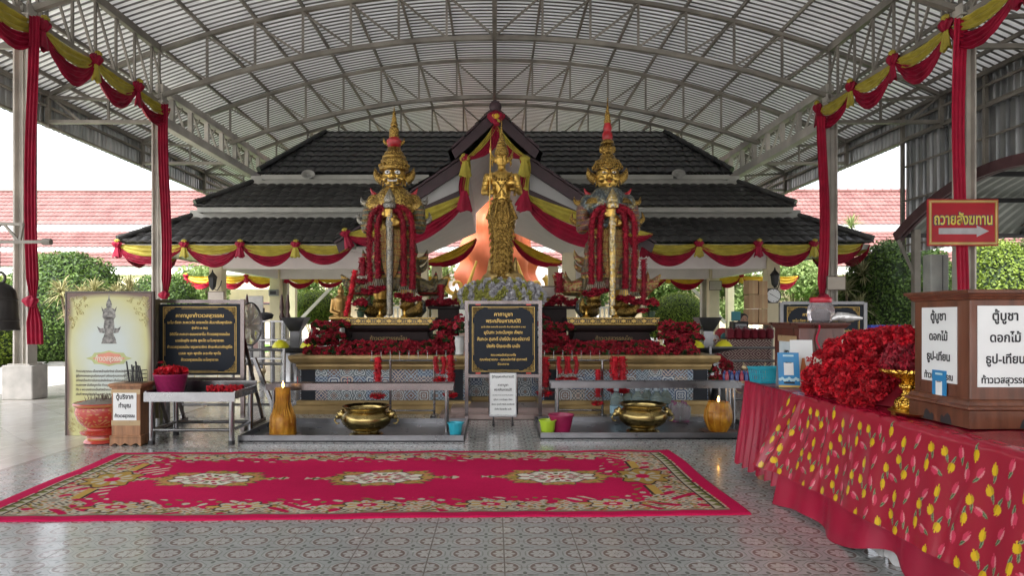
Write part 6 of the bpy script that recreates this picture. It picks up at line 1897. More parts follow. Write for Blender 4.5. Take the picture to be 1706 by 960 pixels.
# central easel
t = thing('prayer_board', 'tall central black prayer board with gold Thai lines in a polished steel easel', 'prayer board', (.125, 9.75, 0), 0)
notice_board(t, .985, 1.0, [('คาถาบูชา', 0, .33, .075, .28), ('พระคลังมหาสมบัติ', 0, .235, .075, .50), ('(นะโม ตัสสะ ภะคะวะโต อะระหะโต สัมมาสัมพุทธัสสะ ๓ จบ)', 0, .165, .032, .64), ('มุนินทะ วะทะนัมพุชะ คัพภะ', 0, .075, .065, .56), ('สัมภะวะ สุนทะรี ปาณีนัง สะระณังวาณี', 0, -.02, .065, .76), ('มัยหัง ปิณะยะตัง มะนัง', 0, -.12, .065, .48),
                          ('คณะแพรธนัตถ์สุขวงศ์ใจ', 0, -.24, .042, .36), ('คุณพ่อสุวรรณ - คุณแม่อารีย์ สุขภาพดี', 0, -.305, .045, .68), ('น้อมถวาย', 0, -.37, .042, .16)], (0, 0, 1.18), None)
mb = MB()
for x in (-.525, .525): mb.box((x, 0, .87), (.05, .05, 1.72))
for z in (1.705, .655): mb.box((0, 0, z), (1.0, .05, .045))
mb.build('easel_frame', PINKSTAIN, t)
mb = MB()
for x in (-.2, .2): mb.cyl((x, .03, .66), (x, .03, .10), .013, .013, 6)
for x in (-.525, .525): mb.box((x, .1, .04), (.06, .5, .05))
mb.build('easel_leg', PINKSTAIN, t)
mb = MB(); 
for x in (-.36, .36): mb.box((x, -.02, 1.672), (.07, .012, .02)); mb.box((x, -.02, .692), (.07, .012, .02))
mb.build('clip', mat('red_plastic', (.6, .06, .04), .4), t)
# small white notice on castors
t = thing('white_notice', 'white notice with black Thai text on castors in front of the central prayer board', 'notice', (.115, 9.35, 0), 0)
mb = MB(); mb.cbox((0, 0, .43), (.38, .03, .61), .006); mb.build('frame', STAIN, t)
mb = MB(); mb.box((0, -.018, .44), (.345, .006, .565)); mb.build('sheet', PAPER, t)
text_mesh([('ตู้ทำบุญพระคลังมหาสมบัติ', 0, .665, .042, .30), ('คาถาบูชา', 0, .55, .045, .14), ('พระคลังมหาสมบัติ', 0, .485, .048, .24), ('- นะโม ตัสสะ ภะคะวะโต อะระหะโต สัมมาสัมพุทธัสสะ -', 0, .42, .02, .30), ('มุนินทะ วะทะนัมพุชะ คัพภะ', 0, .355, .032, .26), ('สัมภะวะ สุนทะรี ปาณีนัง สะระณังวาณี', 0, .29, .032, .31), ('มัยหัง ปิณะยะตัง มะนัง', 0, .225, .032, .23)], INK, 'lettering', t, loc=(0, -.021, 0), bold=.02)
for x in (-.13, .13):
    mb = MB(); mb.cyl((x - .015, 0, .03), (x + .015, 0, .03), .03, .03, 12); mb.bar((x, 0, .05), (x, 0, .13), .02); mb.build('castor', DBLACK, t)
# right board, same design
t = thing('prayer_board', 'second wide black prayer board, behind the sweet jar on the right', 'prayer board', P(1371, 546, 11.6).freeze() if False else (5.58, 11.6, 0), 0)
notice_board(t, 1.36, 1.05, FULL, (0, 0, 1.18), None)
mb = MB()
for x in (-.71, .71): mb.box((x, 0, .88), (.06, .06, 1.72)); mb.box((x, .3, .03), (.05, .7, .05))
for z in (1.735, .62): mb.box((0, 0, z), (1.38, .05, .05))
mb.build('stand', DARKSTAIN, t)

# ================================================================ poster
t = thing('poster_stand', 'tall pale yellow poster with a grey guardian figure and Thai paragraph, far left', 'poster', (-4.85, 8.60, 0), R(-1.5))
PG = 'poster'
def poster_material():
    m, nt, b = base_mat('poster_print', .5)
    tc = nt.nodes.new('ShaderNodeTexCoord'); sx = nt.nodes.new('ShaderNodeSeparateXYZ'); nt.links.new(tc.outputs['Object'], sx.inputs[0])
    x = E_(nt, sx.outputs[0]); z = E_(nt, sx.outputs[2])
    rx = (x * x / .22) + ((z - 1.05) * (z - 1.05) / .42)
    n = noise_n(nt, tc.outputs['Object'], 2.2, 3)
    f = ((rx + E_(nt, n.outputs[0]) * .7 - .55))._op('MAXIMUM', 0.)._op('MINIMUM', 1.)
    c = mixc(nt, f, (.52, .58, .56), (.52, .51, .24))
    # curtain-like brown edge
    e = (x.abs() * -1 + .535 + (z * 7).sin() * .012 - (z - 1.0).abs() * .022); et = (z * -1 + 1.80 - (x * 3.0).cos() * .05 * -1 - .05)
    ed = e.mn(et); g = (ed * -16 + 1.0)._op('MAXIMUM', 0.)._op('MINIMUM', 1.)
    c = mixc(nt, g, c, (.15, .09, .075))
    nt.links.new(c, b.inputs['Base Color']); return m
mb = MB(); mb.cbox((0, 0, .90), (1.08, .03, 1.80), .004); mb.build('board', poster_material(), t)
mb = MB(); mb.box((-.555, .01, .90), (.02, .05, 1.82)); mb.box((.555, .01, .90), (.02, .05, 1.82)); mb.box((0, .01, 1.812), (1.13, .05, .02)); mb.bar((-.4, .02, 1.2), (-.4, .7, 0), .03); mb.bar((.4, .02, 1.2), (.4, .7, 0), .03)
mb.build('frame', mat('dark_frame', (.10, .08, .07), .5), t)
# printed silhouette
GRF = mat('grey_print', (.12, .115, .11), .5, 0, .5, 30, 0, col2=(.30, .29, .27))
mb = MB(); y = -.0165
def flat(pts): mb.add([(a, y, b) for a, b in pts], [tuple(range(len(pts)))])
def sym(pts): flat([(a, b) for a, b in pts] + [(-a, b) for a, b in reversed(pts)])
Z0 = 1.16
sym([(.10, Z0), (.085, Z0 + .045), (.09, Z0 + .05), (.065, Z0 + .10), (.065, Z0 + .12), (.0, Z0 + .12)]); sym([(.055, Z0 + .12), (.07, Z0 + .22), (.055, Z0 + .32), (.045, Z0 + .34), (0, Z0 + .34)])
sym([(.06, Z0 + .30), (.085, Z0 + .34), (.075, Z0 + .42), (.055, Z0 + .445), (0, Z0 + .455)]); sym([(.03, Z0 + .445), (.038, Z0 + .49), (.028, Z0 + .53), (.012, Z0 + .56), (.0, Z0 + .64)])
for s in (-1, 1): flat([(s * .06, Z0 + .13), (s * .12, Z0 + .14), (s * .155, Z0 + .22), (s * .11, Z0 + .19), (s * .07, Z0 + .20)][::s]); flat([(s * .07, Z0 + .43), (s * .10, Z0 + .47), (s * .085, Z0 + .40)][::s])
mb.build('printed_figure', GRF, t)
mb = MB(); y = -.0168
pl = [(-.30, .975), (-.22, 1.0), (-.19, 1.045), (-.1, 1.05), (0, 1.075), (.1, 1.05), (.19, 1.045), (.22, 1.0), (.30, .975), (.22, .95), (.19, .905), (.1, .90), (0, .875), (-.1, .90), (-.19, .905), (-.22, .95)]
flat(pl[::-1]); mb.build('title_ribbon', mat('leaf_green_print', (.42, .46, .20), .5, 0, .1, 8, 0), t)
mb = MB(); y = -.0172; pl2 = [(a * .72, .975 + (b - .975) * .78) for a, b in pl]; flat(pl2[::-1]); mb.build('title_plate', mat('salmon_print', (.62, .24, .17), .5, 0, .1, 8, 0), t)
text_mesh([('ท้าวเวสสุวรรณ', 0, .945, .085, .34)], mat('cream_print', (.75, .7, .6), .5), 'title_lettering', t, loc=(0, -.0176, 0), bold=.02)
para = ['ท้าวเวสสุวรรณ เป็นเทพเจ้าแห่งยักษ์ เป็นหนึ่งในท้าวจตุมหาราช', 'ผู้คุ้มครองและดูแลโลกมนุษย์ สถิตอยู่บนสวรรค์ชั้นจาตุมหาราชิกา', 'มียักษ์เป็นบริวารในการปกปักรักษา เป็นโอรสของท้าวอิสสระบดี', 'คนเคารพ นับถือบูชาคือ ท้าวกุเวร ท้าวโสมหรือ ท้าวเวสสุวรรณ', 'ทั้ง ๔ พระองค์ทรงเป็นหัวหน้าเทวดา มีฤทธิ์เดชปกครองทิศเหนือ', 'เดิมที พรหมไปจุติเป็นมนุษย์ ท้าวเวสสุวรรณ คือตำนานที่ยิ่งใหญ่', 'ความเชื่อท้าวเวสสุวรรณในตำนาน', 'ท้าวเวสสุวรรณ ตามความเชื่อของคนไทย เป็นที่เคารพบูชา', 'คือว่าดี หรือ ท้าวพญายักษ์ ที่ทำหน้าที่รักษาพระพุทธศาสนา', 'ชั้นและของท่านคือ ผู้ ขับ ภัย ทั้งหลายทั้งปวงให้หมดสิ้นไป', 'อำนาจและบารมีของท่านเป็นที่ประจักษ์แก่ผู้ศรัทธา']
text_mesh([(s_, .0, .80 - i * .058, .040, .84 if i != 6 else .45) for i, s_ in enumerate(para)], mat('brown_print', (.10, .085, .07), .5), 'paragraph_lettering', t, loc=(0, -.0174, 0), bold=.01)
mb = MB()
for s in (-1, 1):
    for sz in (0, 1):
        for k in range(46):
            u = random.random() ** 1.5 * .34; v = random.random() ** 1.3 * .42
            if u / .36 + v / .45 > 1: continue
            cx = s * (.50 - u * .8); cz = (1.74 - v) if sz else (.06 + v * .7); a = random.uniform(0, 6)
            mb.tube([(cx + .018 * math.cos(a + q), -.018, cz + .018 * math.sin(a + q)) for q in (0, 1, 2, 3, 4)], .0035, 4)
mb.build('printed_scrolls', mat('pale_gold_print', (.55, .48, .24), .5), t)

# ================================================================ red incense urn
t = thing('incense_urn', 'red and gold embossed ceramic incense urn in front of the poster', 'incense urn', (-4.67, 8.15, 0), 0)
def urn_mat():
    m, nt, b = base_mat('red_gold_glaze', .25)
    tc = nt.nodes.new('ShaderNodeTexCoord'); sx = nt.nodes.new('ShaderNodeSeparateXYZ'); nt.links.new(tc.outputs['Object'], sx.inputs[0])
    x = E_(nt, sx.outputs[0]); y_ = E_(nt, sx.outputs[1]); z = E_(nt, sx.outputs[2])
    th = y_.at2(x)
    w_ = ((th * 16 + (z * 60).sin() * 1.6).sin() * (z * 90 + (th * 9).sin() * 2).cos())
    g = w_.gt(.45) * (z - .33).abs().lt(.11) + (z - .215).abs().lt(.008) + (z - .46).abs().lt(.012) + (z - .06).abs().lt(.012)
    n = noise_n(nt, tc.outputs['Object'], 22, 4); fl_ = E_(nt, n.outputs[0]).gt(.60) * .6
    f = (g + fl_)._op('MINIMUM', 1.)
    nt.links.new(mixc(nt, f, (.42, .04, .025), (.48, .19, .06)), b.inputs['Base Color']); add_bump(nt, b, f, .5, .01); b.inputs['Coat Weight'].default_value = .4
    return m
mb = MB(); mb.lathe([(.19, 0), (.215, .015), (.20, .04), (.175, .06), (.17, .09), (.24, .115), (.25, .14), (.23, .15), (.17, .165), (.17, .18), (.215, .21), (.27, .28), (.30, .37), (.29, .43), (.315, .45), (.325, .47), (.31, .485), (.27, .47), (.0, .46)], n=48)
mb.build('bowl', urn_mat(), t, smooth=True)
mb = MB(); mb.lathe([(.29, .47), (.2, .50), (.1, .515), (0, .52)], n=24); mb.build('ash', MATS['incense_ash'], t, smooth=True)
mb = MB()
for k in range(60):
    a = random.uniform(0, 6.28); r = random.uniform(0, .22); mb.cyl((r * math.cos(a), r * math.sin(a), .49), (r * math.cos(a) + random.uniform(-.03, .03), r * math.sin(a), .51 + random.uniform(.02, .08)), .003, .003, 4)
mb.build('incense_stubs', mat('burnt_stick', (.10, .06, .05), .8), t)

# ================================================================ small donation box with pens
WOOD = mat('varnished_teak', (.13, .042, .02), .32, 0, .3, 2.2, .08, 30, stretch=(9, 9, .9), coat=.25)
WOODL = mat('light_teak', (.30, .145, .07), .4, 0, .3, 2.2, .08, 30, stretch=(9, 9, .9))
t = thing('donation_box', 'small light wooden donation box with white Thai notice beside the red urn', 'donation box', (-4.30 + .02, 8.07, 0), 0)
def ogee_base(mb, w_, d, h, y):
    n = 24; top = h; pts = [(-w_ / 2, top)]; lo = []
    for i in range(n + 1):
        u = i / n; z = .0 + .3 * h * (abs(math.sin(u * PI * 3)) ** 1.5) * (1 if .06 < u < .94 else 0)
        lo.append((-w_ / 2 + w_ * u, z))
    mb.prism((pts + lo + [(w_ / 2, top)])[::1], y, y + .02)
mb = MB(); mb.cbox((0, 0, .395), (.335, .30, .60), .006); mb.build('body', WOODL, t)
mb = MB(); mb.cbox((0, 0, .705), (.40, .36, .035), .01); mb.cbox((0, 0, .68), (.37, .33, .02), .004); mb.build('lid', WOODL, t)
mb = MB(); mb.cbox((0, 0, .105), (.37, .33, .03), .006); ogee_base(mb, .36, .3, .10, -.165); ogee_base(mb, .36, .3, .10, .13); mb.box((-.17, 0, .055), (.02, .28, .09)); mb.box((.17, 0, .055), (.02, .28, .09)); mb.build('plinth', WOODL, t)
mb = MB(); mb.box((-.01, -.153, .455), (.27, .004, .32)); mb.build('sheet', PAPER, t)
mb = MB(); mb.box((0, -.1515, .625), (.336, .004, .055)); mb.box((0, -.1515, .265), (.336, .004, .06)); mb.build('tape', mat('brown_tape', (.45, .32, .17), .3), t)
text_mesh([('ตู้บริจาค', 0, .545, .075, .2), ('ทำบุญ', 0, .445, .07, .14), ('ท้าวเวสสุวรรณ', 0, .33, .055, .23)], INK, 'lettering', t, loc=(-.01, -.1555, 0), bold=.03)
t = thing('pen_basket', 'black wire basket of pens on the small donation box', 'pen holder', (-4.24, 8.07, .7225), 0)
mb = MB()
for z in (0.005, .05, .10, .145):
    pts = [(-.10, -.06, z), (.10, -.06, z), (.10, .06, z), (-.10, .06, z), (-.10, -.06, z)]
    for a, b_ in zip(pts[:-1], pts[1:]): mb.bar(a, b_, .005)
for k in range(9):
    for s in (-1, 1): mb.bar((-.10 + k * .025, s * .06, 0), (-.10 + k * .025, s * .06, .145), .003)
mb.build('wire_basket', DBLACK, t)
for k in range(7):
    mb = MB(); x = -.08 + k * .026; dx = random.uniform(-.05, .05); mb.cyl((x, 0, .01), (x + dx, .01, .20 + random.uniform(-.02, .05)), .009, .009, 7); mb.build('pen', DBLACK, t)

# ================================================================ stainless work table on the left
t = thing('stainless_table', 'low stainless worktable with sloping tray top and tube legs, left', 'table', (-3.55, 8.30, 0), R(0))
LW, LD_ = 1.04, .72
mb = MB()
mb.box((0, 0, .555), (LW, LD_, .012)); mb.box((0, -LD_ / 2, .565), (LW + .02, .02, .11)); mb.box((0, LD_ / 2, .615), (LW + .02, .02, .15)); mb.box((-LW / 2, 0, .585), (.02, LD_ - .03, .09)); mb.box((LW / 2, 0, .585), (.02, LD_ - .03, .09))
mb.build('tray_top', STAIN, t)
for sx_ in (-1, 1):
    for sy in (-1, 1):
        mb = MB(); mb.cyl((sx_ * (LW / 2 - .05), sy * (LD_ / 2 - .05), .03), (sx_ * (LW / 2 - .05), sy * (LD_ / 2 - .05), .55), .032, .032, 12); l = mb.build('leg', STAIN, t, smooth=True)
        mb = MB(); mb.cyl((sx_ * (LW / 2 - .05), sy * (LD_ / 2 - .05), 0), (sx_ * (LW / 2 - .05), sy * (LD_ / 2 - .05), .05), .038, .036, 12); mb.build('rubber_foot', DBLACK, l)
mb = MB()
for sy in (-1, 1): mb.cyl((-LW / 2 + .05, sy * (LD_ / 2 - .05), .17), (LW / 2 - .05, sy * (LD_ / 2 - .05), .17), .02, .02, 8)
for sx_ in (-1, 1): mb.cyl((sx_ * (LW / 2 - .05), -LD_ / 2 + .05, .17), (sx_ * (LW / 2 - .05), LD_ / 2 - .05, .17), .02, .02, 8)
mb.build('stretcher', STAIN, t, smooth=True)
t = thing('flower_basket', 'magenta woven plastic basket filled with red flowers on the stainless table', 'basket', (-3.90, 8.22, .562), 0)
mb = MB(); mb.lathe([(.13, 0), (.145, .02), (.19, .23), (.20, .24), (.195, .25), (.18, .24), (.13, .03), (0, .03)], n=40); mb.build('basket_body', mat('magenta_plastic', (.32, .015, .10), .45, 0, .15, 30, .9, 70), t, smooth=True)
for k in range(22):
    a = random.uniform(0, 6.28); r = .15 * math.sqrt(random.random())
    o = link('flower_head', pom_mesh('flower_head', .05, 70, REDF, .028) if k == 0 else hd0, t, (r * math.cos(a), r * math.sin(a), .25 + .05 * (1 - r / .15) + random.uniform(0, .02)))
    if k == 0: hd0 = o.data
    o.rotation_euler = (a, r * 9, k)
for k in range(6):
    o = link('loose_flower', hd0, None, (-3.48 + k * .065 + (k > 2) * .03, 8.38 + .02 * (k % 2), .60)); tag(o, ('six small loose red flower heads in a row on the stainless table'), 'flower', 'loose flowers on the stainless table')
t = thing('rose', 'single dark red rose standing up from the basket before the prayer board', 'flower', (-4.03, 8.3, .80), 0)
mb = MB(); mb.tube([(0, 0, -.15), (.0, 0, .05), (-.02, 0, .12)], .006, 5); mb.build('stem', GLEAF, t); o = bloom_mesh(.05, None, 4).build('bloom', DREDF, t); o.location = (-.02, 0, .13)

# orange lion-like ornament and left bits
t = thing('orange_figurine', 'orange textured animal figurine half hidden behind the left prayer board', 'figurine', (-4.52, 9.3, .55), 0)
organic('figure', [('e', (0, 0, .12), (.13, .12, .16)), ('c', (0, 0, .2), (.03, -.02, .5), .11, .10), ('e', (.04, -.04, .60), (.11, .11, .12)), ('e', (.08, -.12, .56), (.05, .06, .045)), ('c', (-.06, 0, .68), (-.09, 0, .74), .03, .01), ('c', (.10, 0, .68), (.12, 0, .74), .03, .01), ('c', (-.05, -.1, 0), (-.05, -.12, .3), .04, .05), ('c', (.07, -.1, 0), (.07, -.12, .3), .04, .05)], .02, scale_mat('orange_fur', (.60, .25, .09), (.35, .12, .04), (.7, .45, .25), 60, 0, .8), t, 1)
mb = MB(); mb.cyl((0, 0, -.55), (0, 0, 0.0), .09, .09, 14); mb.build('stand', STAIN, t)

# bell on a frame, far left
t = thing('temple_bell', 'dark bronze temple bell hanging at the far left edge', 'bell', (-7.40, 10.2, 1.62), 0); t.scale = (.93, .93, .96)
mb = MB(); mb.lathe([(.27, -.34), (.285, -.33), (.27, -.28), (.255, -.10), (.24, .16), (.22, .28), (.16, .36), (.08, .40), (.05, .42)], n=36); mb.lathe([(.245, .12), (.255, .14), (.245, .16)], n=36, closed=True); mb.lathe([(.262, -.2), (.272, -.18), (.262, -.16)], n=36, closed=True)
mb.build('bell_body', mat('dark_bronze', (.055, .05, .048), .38, .7, .2, 6, .1, 30), t, smooth=True)
mb = MB(); mb.tube([(.09 * math.cos(a), 0, .48 + .09 * math.sin(a)) for a in [2 * PI * k / 16 for k in range(17)]], .022, 8, False); mb.cyl((0, 0, .56), (0, 0, 1.02), .012, .012, 6); mb.build('hanging_ring', MATS['dark_bronze'], t, smooth=True)
t = thing('bell_frame', 'pale steel lattice beam carrying the temple bell at the left edge', 'frame', (-7.25, 10.2, 0), 0)
mb = MB()
mb.bar((-1.2, 0, 2.62), (.55, 0, 2.62), .045); mb.bar((-1.2, 0, 2.95), (.2, 0, 2.88), .045); mb.bar((-.5, 0, 2.62), (-.1, 0, 2.9), .035); mb.bar((.15, 0, 2.62), (-.1, 0, 2.9), .035); mb.bar((.15, 0, 2.62), (.2, 0, 2.9), .035)
mb.bar((-1.2, 0, 0), (-1.2, 0, 3), .08); mb.cyl((.5, 0, 2.62), (.62, 0, 2.62), .05, .05, 8); mb.build('lattice', STEEL, t)

# ================================================================ things behind, left of the altar
def oil_lamp(x, y, label, ztop=1.49, sc=1.0, cord=True):
    t = thing('oil_lamp_stand', label, 'oil lamp', (x, y, 0), 0, 'stainless oil lamp stands with funnels')
    mb = MB(); mb.lathe([(.33, 0), (.33, .02), (.30, .06), (.27, .5), (.24, .84), (.25, .86)], n=20); mb.build('drum', STAIN, t, smooth=True)
    mb = MB(); mb.lathe([(.10, .84), (.55, .93), (.56, .96), (.53, .955), (.1, .88)], n=32); mb.build('dark_dish', DBLACK, t, smooth=True)
    mb = MB()
    for z0, z1, w0, w1 in ((.95, 1.24, .085, .085), (1.24, 1.49, .09, .21)):
        mb.add([(-w0, -w0, z0), (w0, -w0, z0), (w0, w0, z0), (-w0, w0, z0), (-w1, -w1, z1), (w1, -w1, z1), (w1, w1, z1), (-w1, w1, z1)], [(0, 1, 5, 4), (1, 2, 6, 5), (2, 3, 7, 6), (3, 0, 4, 7)])
    mb.build('funnel', DARKSTAIN, t)
    for k, dx in enumerate((-.24, .26)):
        b = thing('yellow_bowl', f'upturned yellow plastic bowl on the {"left" if x < 0 else "right"} oil lamp dish, {"left" if k == 0 else "right"} of its funnel', 'bowl', (x + dx, y - .12, .945), 0, 'upturned yellow bowls')
        mb = MB(); mb.lathe([(.15, 0), (.145, .04), (.10, .10), (.05, .125), (0, .13)], n=20); mb.build('bowl_body', mat('yellow_plastic', (.72, .68, .02), .35), b, smooth=True)
        mb = MB(); mb.lathe([(.05, .12), (.055, .14), (.0, .14)], n=14); mb.build('foot_ring', MATS['yellow_plastic'], b)
    return t
oil_lamp(-3.58, 12.3, 'stainless oil lamp with square funnel and dark dish, left of the altar')
oil_lamp(3.88 - .05, 12.3, 'stainless oil lamp with square funnel and dark dish, right of the altar')
def railing(x0, x1, y, label, mt, z=1.06):
    t = thing('steel_railing', label, 'railing', ((x0 + x1) / 2, y, 0), 0, 'tubular railings beside the altar')
    w_ = x1 - x0; mb = MB()
    for zz in (z, z - .22, .12): mb.cyl((-w_ / 2, 0, zz), (w_ / 2, 0, zz), .022, .022, 8)
    n = max(2, int(w_ / .9))
    for k in range(n + 1): mb.cyl((-w_ / 2 + w_ * k / n, 0, 0), (-w_ / 2 + w_ * k / n, 0, z + .02), .026, .026, 8)
    mb.build('rails', mt, t, smooth=True)
    mb = MB()
    for k in range(int(w_ / .36)):
        cx = -w_ / 2 + .2 + k * .36
        for s in (-1, 1): mb.tube([(cx + s * (.04 + .12 * math.sin(a)), 0, .35 + .13 * math.cos(a)) for a in [PI * q / 10 for q in range(11)]], .011, 6)
        mb.cyl((cx, 0, .48), (cx, 0, z - .22), .009, .009, 6)
        mb.ell((cx, -.015, z - .33), (.045, .015, .045), 8, 6)
    mb.build('scroll_work', mat('antique_brass', (.42, .33, .2), .35, .8), t, smooth=True)
railing(-4.9, -3.3, 10.7, 'tubular steel railing with scroll work left of the altar', STAIN, .98)
railing(3.6, 6.2, 11.4, 'tubular steel railing with scroll work right of the altar', DARKSTAIN, .98)
t = thing('collapsible_wheel', 'large clear round plastic ring leaning beside the left prayer board', 'ring', (-3.31, 9.25, 1.40), 0); t.scale = (1, .8, .8)
mb = MB(); mb.tube([(.07 * math.cos(a), .30 * math.cos(a), .36 * math.sin(a)) for a in [2 * PI * k / 30 for k in range(31)]], .014, 8, False); mb.build('hoop', DARKSTAIN, t, smooth=True)
mb = MB(); n = 28
mb.grid(lambda u, v: (.065 * v * math.cos(2 * PI * u), .28 * v * math.cos(2 * PI * u) + .03 * math.sin(9 * u * 6), .345 * v * math.sin(2 * PI * u)), 28, 6); mb.build('clear_bag', glass_like('cloudy_plastic', (.7, .72, .72), .25), t, smooth=True)
t['label'] = 'clear plastic bag stretched on a hoop beside the left prayer board'; t['category'] = 'bag'; t.name = 'bag_hoop'
# strut leaning out
t = thing('steel_strut', 'slanting steel strut with a dark foot right of the left prayer board', 'strut', (-3.05, 9.0, 0), 0)
mb = MB(); mb.bar((-.12, 0, .95), (.22, -.05, .13), .045); mb.build('tube', STAIN, t); mb = MB(); mb.box((.235, -.05, .10), (.07, .06, .08)); mb.build('foot', DBLACK, t)
# tall picture cloth and figures in the pavilion, left
t = thing('picture_scroll', 'tall pale picture of a stupa between the left pavilion columns', 'picture', P(424, 545, 15.5).to_tuple() and (P(424, 0, 15.5).x, 15.5, 0), 0)
mb = MB(); mb.cbox((0, 0, 1.2), (.40, .03, 1.55), .01); mb.build('panel', mat('pale_print', (.55, .53, .50), .6), t)
mb = MB(); mb.add([(-.09, -.018, .75), (.09, -.018, .75), (.07, -.018, 1.0), (.03, -.018, 1.25), (.012, -.018, 1.6), (0, -.018, 1.8), (-.012, -.018, 1.6), (-.03, -.018, 1.25), (-.07, -.018, 1.0)], [tuple(range(9))]); mb.build('printed_stupa', mat('faded_rose_print', (.40, .26, .24), .6), t)
mb = MB(); mb.box((-.21, 0, .85), (.03, .06, 1.7)); mb.box((.21, 0, .85), (.03, .06, 1.7)); mb.build('poles', DBLACK, t)
t = thing('seated_buddha', 'bronze seated Buddha on a stand left of the left giant', 'statue', (P(568, 0, 13.0).x, 13.0, 1.42), 0)
organic('figure', [('e', (0, 0, .05), (.24, .16, .08)), ('c', (0, .02, .08), (0, 0, .38), .11, .13), ('e', (0, 0, .40), (.16, .09, .07)), ('e', (0, -.01, .56), (.065, .07, .085)), ('c', (0, 0, .62), (0, 0, .74), .035, .006), ('c', (-.15, 0, .40), (-.17, -.04, .18), .04, .035), ('c', (-.17, -.04, .18), (-.02, -.14, .13), .035, .03), ('c', (.15, 0, .40), (.17, -.04, .18), .04, .035), ('c', (.17, -.04, .18), (.18, -.13, .07), .035, .025)], .014, mat('bronze_gold', (.40, .24, .08), .35, .9), t, 2)
mb = MB(); mb.cbox((0, 0, -.08), (.55, .4, .12), .02); mb.cbox((0, .1, -.75), (.45, .3, 1.25), .02); mb.build('stand', MATS['dark_lacquer'], t)
t = thing('white_shelf', 'small white slatted shelf behind the left end of the altar', 'shelf', (P(545, 0, 12.7).x, 12.75, 0), 0)
mb = MB()
for z in (.95, 1.15, 1.35): mb.box((0, 0, z), (.55, .3, .035))
for x in (-.27, .27): mb.box((x, 0, .7), (.03, .3, 1.4))
mb.build('rack', WHITE, t)
# framed meter on left column
t = thing('meter_box', 'grey electric box on the second left pavilion column', 'box', P(456, 488, 27.0), 0)
mb = MB(); mb.cbox((0, 0, 0), (.36, .2, .26), .02); mb.build('case', mat('grey_case', (.25, .25, .25), .5), t)
mb = MB(); mb.box((0, -.105, .0), (.24, .01, .14)); mb.build('window', DBLACK, t)
# stainless posts and racks in the pavilion left
t = thing('lamp_rack', 'stainless rack with dark finials inside the left of the pavilion', 'rack', (P(445, 0, 14.8).x, 14.8, 0), 0)
mb = MB()
for x in (-.35, -.12, .12, .35): mb.cyl((x, 0, 0), (x, 0, 1.42), .05, .05, 10)
for z in (.6, 1.0, 1.4): mb.box((0, 0, z), (.95, .35, .03))
mb.build('frame', STAIN, t); mb = MB()
for x in (-.40, .35, .48): mb.lathe([(.04, 1.42), (.06, 1.5), (.03, 1.6), (.05, 1.7), (.02, 1.95), (.0, 2.0)], (x, -.1, 0), 10)
mb.build('finials', mat('dark_red_wood', (.06, .02, .018), .3), t, smooth=True)
mb = MB(); mb.lathe([(.02, 1.42), (.14, 1.46), (.17, 1.54), (.12, 1.58), (0, 1.6)], (0, -.1, 0), 18); mb.build('black_pot', DBLACK, t, smooth=True)
# ================================================================ long draped table on the right
TZ = .89; TX0 = 2.36; TX1 = 3.45; TY0 = 1.9; TY1 = 6.42
TB = thing('draped_table', 'long table on the right draped in crimson satin', 'table', (0, 0, 0))
mb = MB(); mb.box(((TX0 + TX1) / 2 + .02, (TY0 + TY1) / 2, TZ - .02), (TX1 - TX0 - .04, TY1 - TY0 - .04, .03)); mb.build('table_top', mat('dark_wood_top', (.05, .025, .02), .3), TB)
for x, y in ((TX0 + .12, TY1 - .12), (TX1 - .1, TY1 - .1), (TX0 + .12, TY0 + .2), (TX1 - .1, TY0 + .2), (TX0 + .12, 4.2)):
    mb = MB(); mb.cyl((x, y, 0), (x, y, TZ - .05), .05, .05, 10); mb.build('leg', WOODL, TB)
SAT = mat('crimson_satin', (.34, .004, .035), .3, 0, .2, 1.5, .04, 60, spec=.5)
def drape(path, ztop, zbot, amp, freq, out=.10, seed=0, nv=26, curl=0.0):
    """cloth hanging from a polyline of (x,y), flaring outward with folds"""
    P_ = [Vector((a, b)) for a, b in path]; seg = [(P_[i + 1] - P_[i]).length for i in range(len(P_) - 1)]; L = sum(seg)
    mb = MB()
    def fn(u, v):
        d = u * L; i = 0
        while i < len(seg) - 1 and d > seg[i]: d -= seg[i]; i += 1
        p = P_[i].lerp(P_[i + 1], min(1, d / seg[i])); t_ = (P_[i + 1] - P_[i]).normalized(); n_ = Vector((-t_.y, t_.x))
        s = u * L
        k = amp * (.12 + .88 * v) * (math.sin(s * freq + 1.6 * v + seed + .6 * math.sin(s * 2.1 + seed)) + .45 * math.sin(s * freq * 2.3 + 2 * seed + v) + .25 * noise.noise(Vector((s * 3, v * 2, seed))))
        zb = zbot(s) if callable(zbot) else zbot
        o = .004 + out * v ** 1.3 + k + amp * .2
        return (p.x + n_.x * o, p.y + n_.y * o, ztop + (zb - ztop) * v + (.02 * math.sin(s * freq) * v))
    n = max(20, int(L * 60)); mb.grid(fn, n, nv)
    return mb
